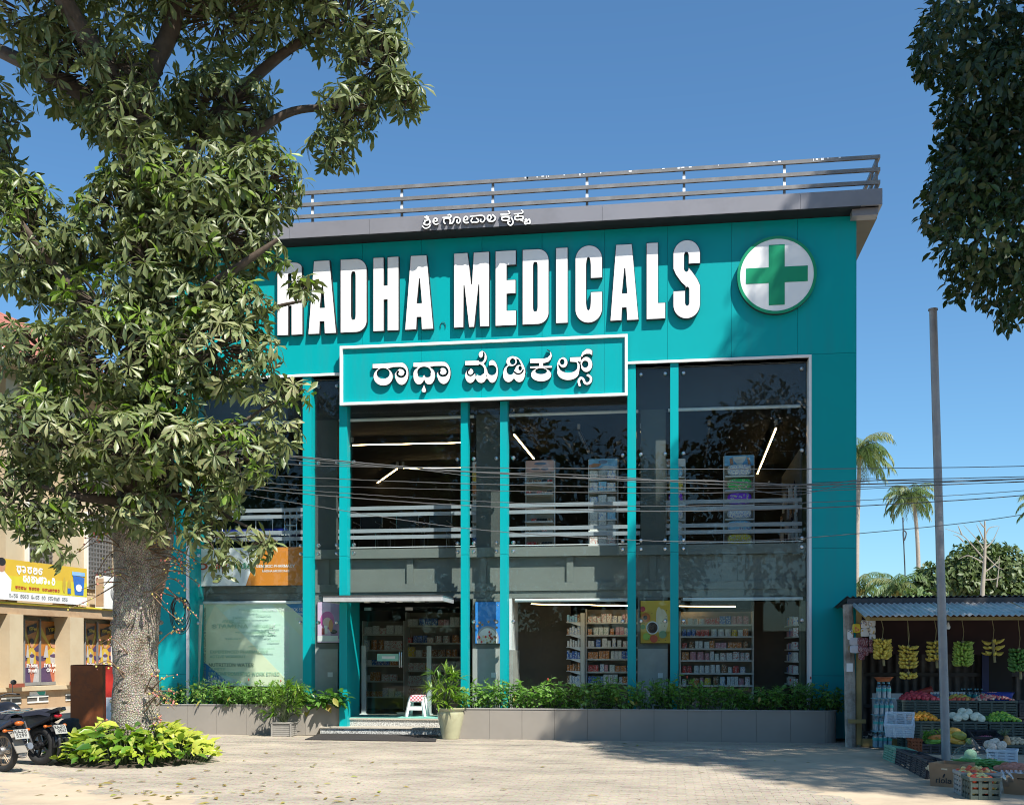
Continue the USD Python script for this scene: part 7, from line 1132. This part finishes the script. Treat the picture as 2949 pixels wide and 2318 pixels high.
t, A, C = gcrate('white crate of large rough tubers', (2842, 2218), (2926, 2222), .3, .36, 'white', slats=6); heap('tuber', 13, A[0] + .02, C[0] - .02, A[1] + .02, A[1] + .36, .25, .062, m_yam, 'large rough grey tuber piled on the white crate', 'tuber', 'tubers on the white crate', .1); heap('tuber', 9, A[0] + .03, C[0] - .03, A[1] + .03, A[1] + .2, .08, .058, m_yam, 'rough grey tuber low inside the white crate', 'tuber', 'tubers low in the white crate', 0)
M_card = mat('brown_cardboard', (.33, .2, .11), .8, .1, 6, dirt=(.22, .13, .07), dscale=5, damt=.5)
def carton(lab, a, b, h, d, text=None, tilt=0.0):
    A, C = gnd(*a), gnd(*b); D = C - A; w = np.linalg.norm(D[:2]); t = thing('cardboard_carton', lab, 'carton', loc=(A[0], A[1], .006), rotz=math.degrees(math.atan2(D[1], D[0])))
    if tilt: UsdGeom.Xformable(stage.GetPrimAtPath(t)).AddRotateXOp().Set(float(tilt))
    e = .008; fl = .035
    fr = part(t, 'front', B().shape(Polygon([(0, 0), (w, 0), (w + fl, h), (-fl, h)]).difference(shapely.box(w * .38, h * .74, w * .62, h * .8)), 0, e), M_card); part(t, 'back', B().shape(Polygon([(0, 0), (w, 0), (w + fl, h * 1.12), (-fl, h * 1.12)]), d, d + e), M_card); part(t, 'base', B().box(0, w, e, d, 0, e), M_card)
    for s, x in ((-1, 0), (1, w)): part(t, 'side', B().add([(x, e, 0), (x, d, 0), (x + s * fl, d, h * 1.12), (x + s * fl, e, h), (x - s * e, e, 0), (x - s * e, d, 0), (x + s * fl - s * e, d, h * 1.12), (x + s * fl - s * e, e, h)], [(0, 1, 2, 3), (7, 6, 5, 4), (3, 2, 6, 7), (0, 3, 7, 4), (1, 5, 6, 2)]), M_card)
    if text: part(fr, 'lettering', text_on(text, w * .2, w * .8, h * .2, -.001, .002, h=h * .2), M_blk); part(fr, 'leaf_mark', B().shape(affinity.rotate(EL(w * .5, h * .5, .012, .028), -25), -.003, -.0005), M_blk)
    return t, A, w
t, A, w = carton('open brown carton printed riola with peanuts inside, leaning beside the black crates', (2680, 2266), (2755, 2272), .3, .55, 'riola', tilt=-5)
heap('peanut_pod', 110, A[0] + .03, A[0] + w - .03, A[1] + .06, A[1] + .42, .17, .017, m_pea, 'pale peanut pod lying inside the riola carton', 'peanut', 'peanuts in the carton', .06, sq=(1.4, .9, .8))
t, A, w = carton('brown carton of sweet potatoes wrapped in clear film at the right edge', (2892, 2288), (2990, 2296), .26, .4)
heap('sweet_potato', 34, A[0] + .0, A[0] + w, A[1] + .03, A[1] + .38, .23, .04, m_swp, 'brown red sweet potato heaped in the wrapped carton', 'sweet potato', 'sweet potatoes in the wrapped carton', .07, sq=(1.5, .9, .8))
fw_ = B(); XX_ = np.linspace(A[0] - .06, A[0] + w + .06, 26); ZZ_ = np.linspace(.1, .3, 10); v = np.array([(x, A[1] - .02 - .035 * math.sin(3.0 * (z - .1) / .2) + .012 * math.sin(x * 60 + z * 40), z) for x in XX_ for z in ZZ_]); f = [(i * 10 + j, (i + 1) * 10 + j, (i + 1) * 10 + j + 1, i * 10 + j + 1) for i in range(25) for j in range(9)]
solo('plastic_film', fw_.add(v, f), glassmat('clear_film', (.8, .78, .76), .22, .12), 'crumpled clear plastic film folded over the sweet potato carton', 'film', smooth=True)
M_cab = F('cabbage', (.3, .42, .24), .2, 10, rough=.6)
for k, (px, py, r_) in enumerate(((2795, 2172, .085), (2778, 2190, .08), (2812, 2192, .08), (2766, 2205, .075), (2795, 2205, .08), (2824, 2200, .07))): c_ = at(px, py, gnd(2790, 2235)[1] + .2 + .05 * (k % 2)); solo('cabbage', B().ball(c_, (r_, r_, r_ * .92), 14, 10), M_cab, ('topmost cabbage in the clear bag', 'upper left cabbage in the clear bag', 'upper right cabbage in the clear bag', 'lowest left cabbage in the clear bag', 'lowest middle cabbage in the clear bag', 'lowest right cabbage in the clear bag')[k], 'cabbage', 'cabbages in a clear bag', smooth=True)
c_ = at(2797, 2187, gnd(2790, 2235)[1] + .2); m = trimesh.creation.icosphere(4); v = np.array(m.vertices) * np.array([.25, .2, .22]); v *= (1 + .3 * (meshkit.fbm(np.array(m.vertices) * 3.5, 4)[:, None] - .5)); v[:, 2] += np.clip(.1 - np.hypot(v[:, 0], v[:, 1]), 0, 1) * 1.0 * (v[:, 2] > 0); solo('plastic_bag', trimesh.Trimesh(v + c_, m.faces, process=False), glassmat('bag_plastic', (.9, .95, .93), .035, .32), 'clear plastic bag of cabbages resting on the green beans', 'bag', smooth=True)
# water bottles, basin, egg trays
M_pet = glassmat('water_bottle_plastic', (.68, .8, .86), .07, .05); M_lab = mat('bottle_label_teal', (.03, .3, .3), .4); M_capb = mat('bottle_cap', (.15, .4, .5), .4)
bd = thing('water_bottle', None, 'bottle', 'water bottles stacked in four tiers')
part(bd, 'body', B().lathe([(0, 0), (.034, 0), (.037, .01), (.037, .19), (.03, .225), (.014, .25), (.013, .262)], k=14), M_pet, smooth=50); part(bd, 'label', B().lathe([(.0375, .12), (.0382, .122), (.0382, .165), (.0375, .167)], k=14), M_lab, smooth=True); part(bd, 'cap', B().lathe([(.016, .255), (.016, .278), (0, .28)], k=12), M_capb); part(bd, 'water', B().lathe([(0, .004), (.034, .004), (.034, .185), (0, .186)], k=12), mat('water_tint', (.3, .42, .47), .15, .05, 6))
wb = gnd(2556, 2165); first = True; TI = ('lowest', 'second lowest', 'second highest', 'top')
for k in range(4):
    for q in range(4 if k < 3 else 3):
        for r_ in range(2):
            x = wb[0] - .13 + q * .08 + (.03 if k == 3 else 0) + .01 * k; y = wb[1] + .35 + r_ * .09; z = .05 + k * .285; lab = f'clear water bottle with teal band, {NTH(q + 1)} from left, {("front", "back")[r_]} of the {TI[k]} tier'
            if first: first = False; UsdGeom.Xformable(stage.GetPrimAtPath(bd)).AddTranslateOp().Set(Gf.Vec3d(x, y, z)); tag(bd, lab)
            else: dup(bd, (x, y, z), label=lab, group='water bottles stacked in four tiers')
for q in range(7):
    A = at(2770 + q * 9.5, 1985, -1.1); dup(bd, (A[0], -1.1 + .05 * (q % 2), .765), label=f'clear water bottle with teal band, {NTH(q + 1)} from left on the rear table', group='water bottles on the rear table')
for k in range(3): part(stl, 'bottle_sheet', B().box(wb[0] - .19, wb[0] + .2, wb[1] + .3, wb[1] + .5, .329 + k * .285, .334 + k * .285), M_capb)
A = at(2556, 1960, wb[1] + .4); solo('brown_basin', B().lathe([(0, 0), (.1, 0), (.15, .065), (.165, .07), (.16, .078), (.14, .07), (.095, .012), (0, .012)], (wb[0] + .01, wb[1] + .39, .05 + 4 * .285 + .003), 24), mat('terracotta_plastic', (.35, .09, .03), .5), 'shallow terracotta coloured basin on top of the water bottles', 'basin', smooth=40)
for k in range(6):
    A = at(2695 if k % 2 else 2752, 1985, -1.15); z = .765 + (k // 2) * .075; t = thing('egg_tray', f'dark tray of white eggs, {("lowest", "middle", "top")[k // 2]} of the stack {"left" if k % 2 else "right"} of the pole', 'egg tray', loc=(A[0], -1.2, z)); part(t, 'tray', B().box(-.13, .13, -.13, .13, 0, .03), M_mb if False else m_bl); eg = B()
    for a in range(5):
        for b in range(5): eg.ball((-.104 + a * .052, -.104 + b * .052, .045), (.021, .021, .027), 8, 6)
    part(t, 'eggs', eg, m_hw, kind='stuff', smooth=True)
rp_ = at(2665, 1993, -1.2); solo('dried_chillies', B().tube(spline([rp_ + np.array([-.22, 0, -.05]), rp_ + np.array([-.1, 0, .0]), rp_ + np.array([.12, 0, .05])], 5), np.linspace(.03, .07, 11), 8), F('chilli', (.25, .04, .03), .4, 40), 'loose heap of dark red chillies behind the pomegranates', 'chillies', kind=None, smooth=True)
A = gnd(2500, 2166)
for k, (w_, h_, lab) in enumerate(((.3, .13, 'dark printed carton lying lowest behind the floor plank'), (.26, .1, 'torn dark printed carton lying on the other behind the plank'))): solo('packing_box', B().box(wx + .12, wx + .12 + w_, py_ + .25, py_ + .5, .02 + k * .135, .02 + k * .135 + h_), printmat('dark_carton_print', (.04, .035, .035), [(.5, .48, .45)], 10) if k == 0 else _mats['dark_carton_print'], lab, 'box')
# ================================================================ pole, cables, fallen leaves
M_pole = mat('galvanised_pole', (.26, .26, .27), .6, .12, 4, metallic=.3, dirt=(.36, .34, .31), dscale=5, damt=.5, bump=.2, bscale=30)
P = gnd(2725, 2192); q1 = onp(2687, 892, P, np.array([-SN, CS, 0])); r0 = 12 / (FPX / np.dot(P - CAM, [-SN, CS, 0]))
pole = thing('steel_pole', 'tall plain grey steel pole leaning slightly before the fruit stall', 'pole'); part(pole, 'shaft', B().tube([P + [0, 0, -.05], P + (q1 - P) * .5, q1], [r0 * 1.05, r0 * .98, r0 * .9], 20), M_pole, smooth=50); part(pole, 'cap', B().lathe([(r0 * 1.12, -.01), (r0 * 1.12, .012), (0, .016)], tuple(q1), 20), M_pole)
M_wire = mat('cable_sheath', (.11, .11, .11), .45, .1)
def wire(pts, lab, r=.0075, Y=-4.6, cat='cable'):
    p = spline([at(x, y, Y) for x, y in pts], 10); solo('overhead_cable', B().tube(p, r * .8, 6, cap=False), M_wire, lab, cat, 'cables strung across the front of the shop', smooth=True)
wire([(560, 1298), (850, 1338), (1350, 1346), (1850, 1350.6), (2326, 1350), (2749, 1346), (3050, 1340)], 'highest thin cable, nearly level across the upper windows')
wire([(540, 1278), (850, 1313.6), (1200, 1347), (1480, 1366), (1750, 1380), (2078, 1386), (2326, 1396), (2749, 1387), (3050, 1374)], 'thick twisted cable starting lowest of the upper three at the tree', .012)
wire([(540, 1284), (850, 1317), (1200, 1352), (1480, 1362), (1750, 1371), (1990, 1391), (2230, 1398), (2500, 1384), (3050, 1370)], 'twin cable running with the thick twisted one', .008)
wire([(1700, 1375), (1930, 1384), (2080, 1388), (2200, 1417), (2300, 1424), (2420, 1398), (2520, 1384), (2749, 1384)], 'slack cable drooping in a loop below the twisted cable', .006); wire([(1650, 1372), (1850, 1388), (2020, 1382), (2170, 1394), (2330, 1401), (2500, 1378), (2600, 1386), (3050, 1376)], 'second slack cable winding round the twisted cable', .006)
wire([(560, 1352), (850, 1373), (1350, 1393), (1850, 1403.5), (2326, 1405), (2749, 1394), (3050, 1384)], 'straight bright cable just below the twisted bundle'); wire([(560, 1370), (850, 1396), (1350, 1411), (1850, 1420), (2326, 1414), (2600, 1402), (3050, 1381)], 'thin straight cable above the guard rails', .006)
wire([(560, 1388), (850, 1420), (1350, 1456), (1850, 1472), (2326, 1463), (2749, 1441), (3050, 1418)], 'straight cable crossing in front of the guard rails', .009); wire([(600, 1390), (850, 1410), (1350, 1442), (1850, 1457), (2326, 1447), (2749, 1426), (3050, 1405)], 'thin cable just above the one crossing the guard rails', .006)
wire([(560, 1398), (850, 1448), (1350, 1522), (1850, 1556), (2100, 1557), (2326, 1548), (2749, 1509), (3050, 1466)], 'lowest cable, sagging down to the bolts and rising at the right', .007); wire([(560, 1290), (850, 1325), (1000, 1338), (1200, 1352), (1400, 1374), (1600, 1371)], 'short loose cable frayed near the left fins', .006)
hk = spline([dep(x, y, 70) for x, y in ((2600, 1490), (2602, 1540), (2604, 1556), (2610, 1535), (2601, 1530), (2603, 1570), (2606, 1640), (2607, 1690))], 6); solo('dangling_rope', B().tube(hk, .045, 6), mat('dark_rope', (.05, .06, .07), .8), 'dark looped rope hanging from the palm left of the pole', 'rope')
# fallen leaves on the paving
M_dry = leafmat('dry_leaf', [(.3, .22, .07), (.2, .12, .04), (.36, .32, .08), (.12, .07, .03), (.28, .3, .06)], .6, .15)
spots = [(760, 2166), (800, 2205), (855, 2218), (905, 2207), (700, 2190), (720, 2225), (745, 2262), (800, 2240), (1010, 2236), (1080, 2192), (995, 2189), (915, 2198), (890, 2252), (1030, 2253), (955, 2255), (1360, 2242), (1440, 2271), (1130, 2198), (1050, 2205), (1570, 2205), (1690, 2290), (1850, 2300), (2010, 2222), (2230, 2188), (1810, 2140), (1690, 2153), (900, 2300), (520, 2262), (590, 2270), (300, 2262), (200, 2240), (160, 2290), (120, 2262), (420, 2312), (700, 2275), (560, 2278), (640, 2258), (1090, 2276), (1160, 2262), (850, 2170), (960, 2168), (1000, 2115), (935, 2120), (1840, 2145), (2320, 2195)] + [(rnd.uniform(60, 1100), rnd.uniform(2215, 2316)) for _ in range(50)] + [(rnd.gauss(450, 150), rnd.gauss(2275, 12)) for _ in range(26)]
where = lambda x, y: 'round the foot of the tree' if x < 640 else 'before the entrance steps' if x < 1400 else 'on the open paving to the right'
big = rnd.sample(range(len(spots)), 12)
for k, (x, y) in enumerate(spots):
    P = gnd(x, y, .014); a = rnd.uniform(0, 6.28); L = rnd.uniform(.07, .15); v, f = leaf_mesh([P], [np.array([math.cos(a), math.sin(a), .12])], [np.array([rnd.uniform(-.3, .3), rnd.uniform(-.4, .2), 1])], [L], [L * rnd.uniform(.28, .45)], 'oval', rnd.uniform(.15, .5)); v[:, 2] = np.maximum(v[:, 2], .006)
    solo('fallen_leaf', B().add(v, f), M_dry, f'dry fallen leaf lying {where(x, y)}', 'leaf', f'fallen leaves {where(x, y)}', smooth=True)
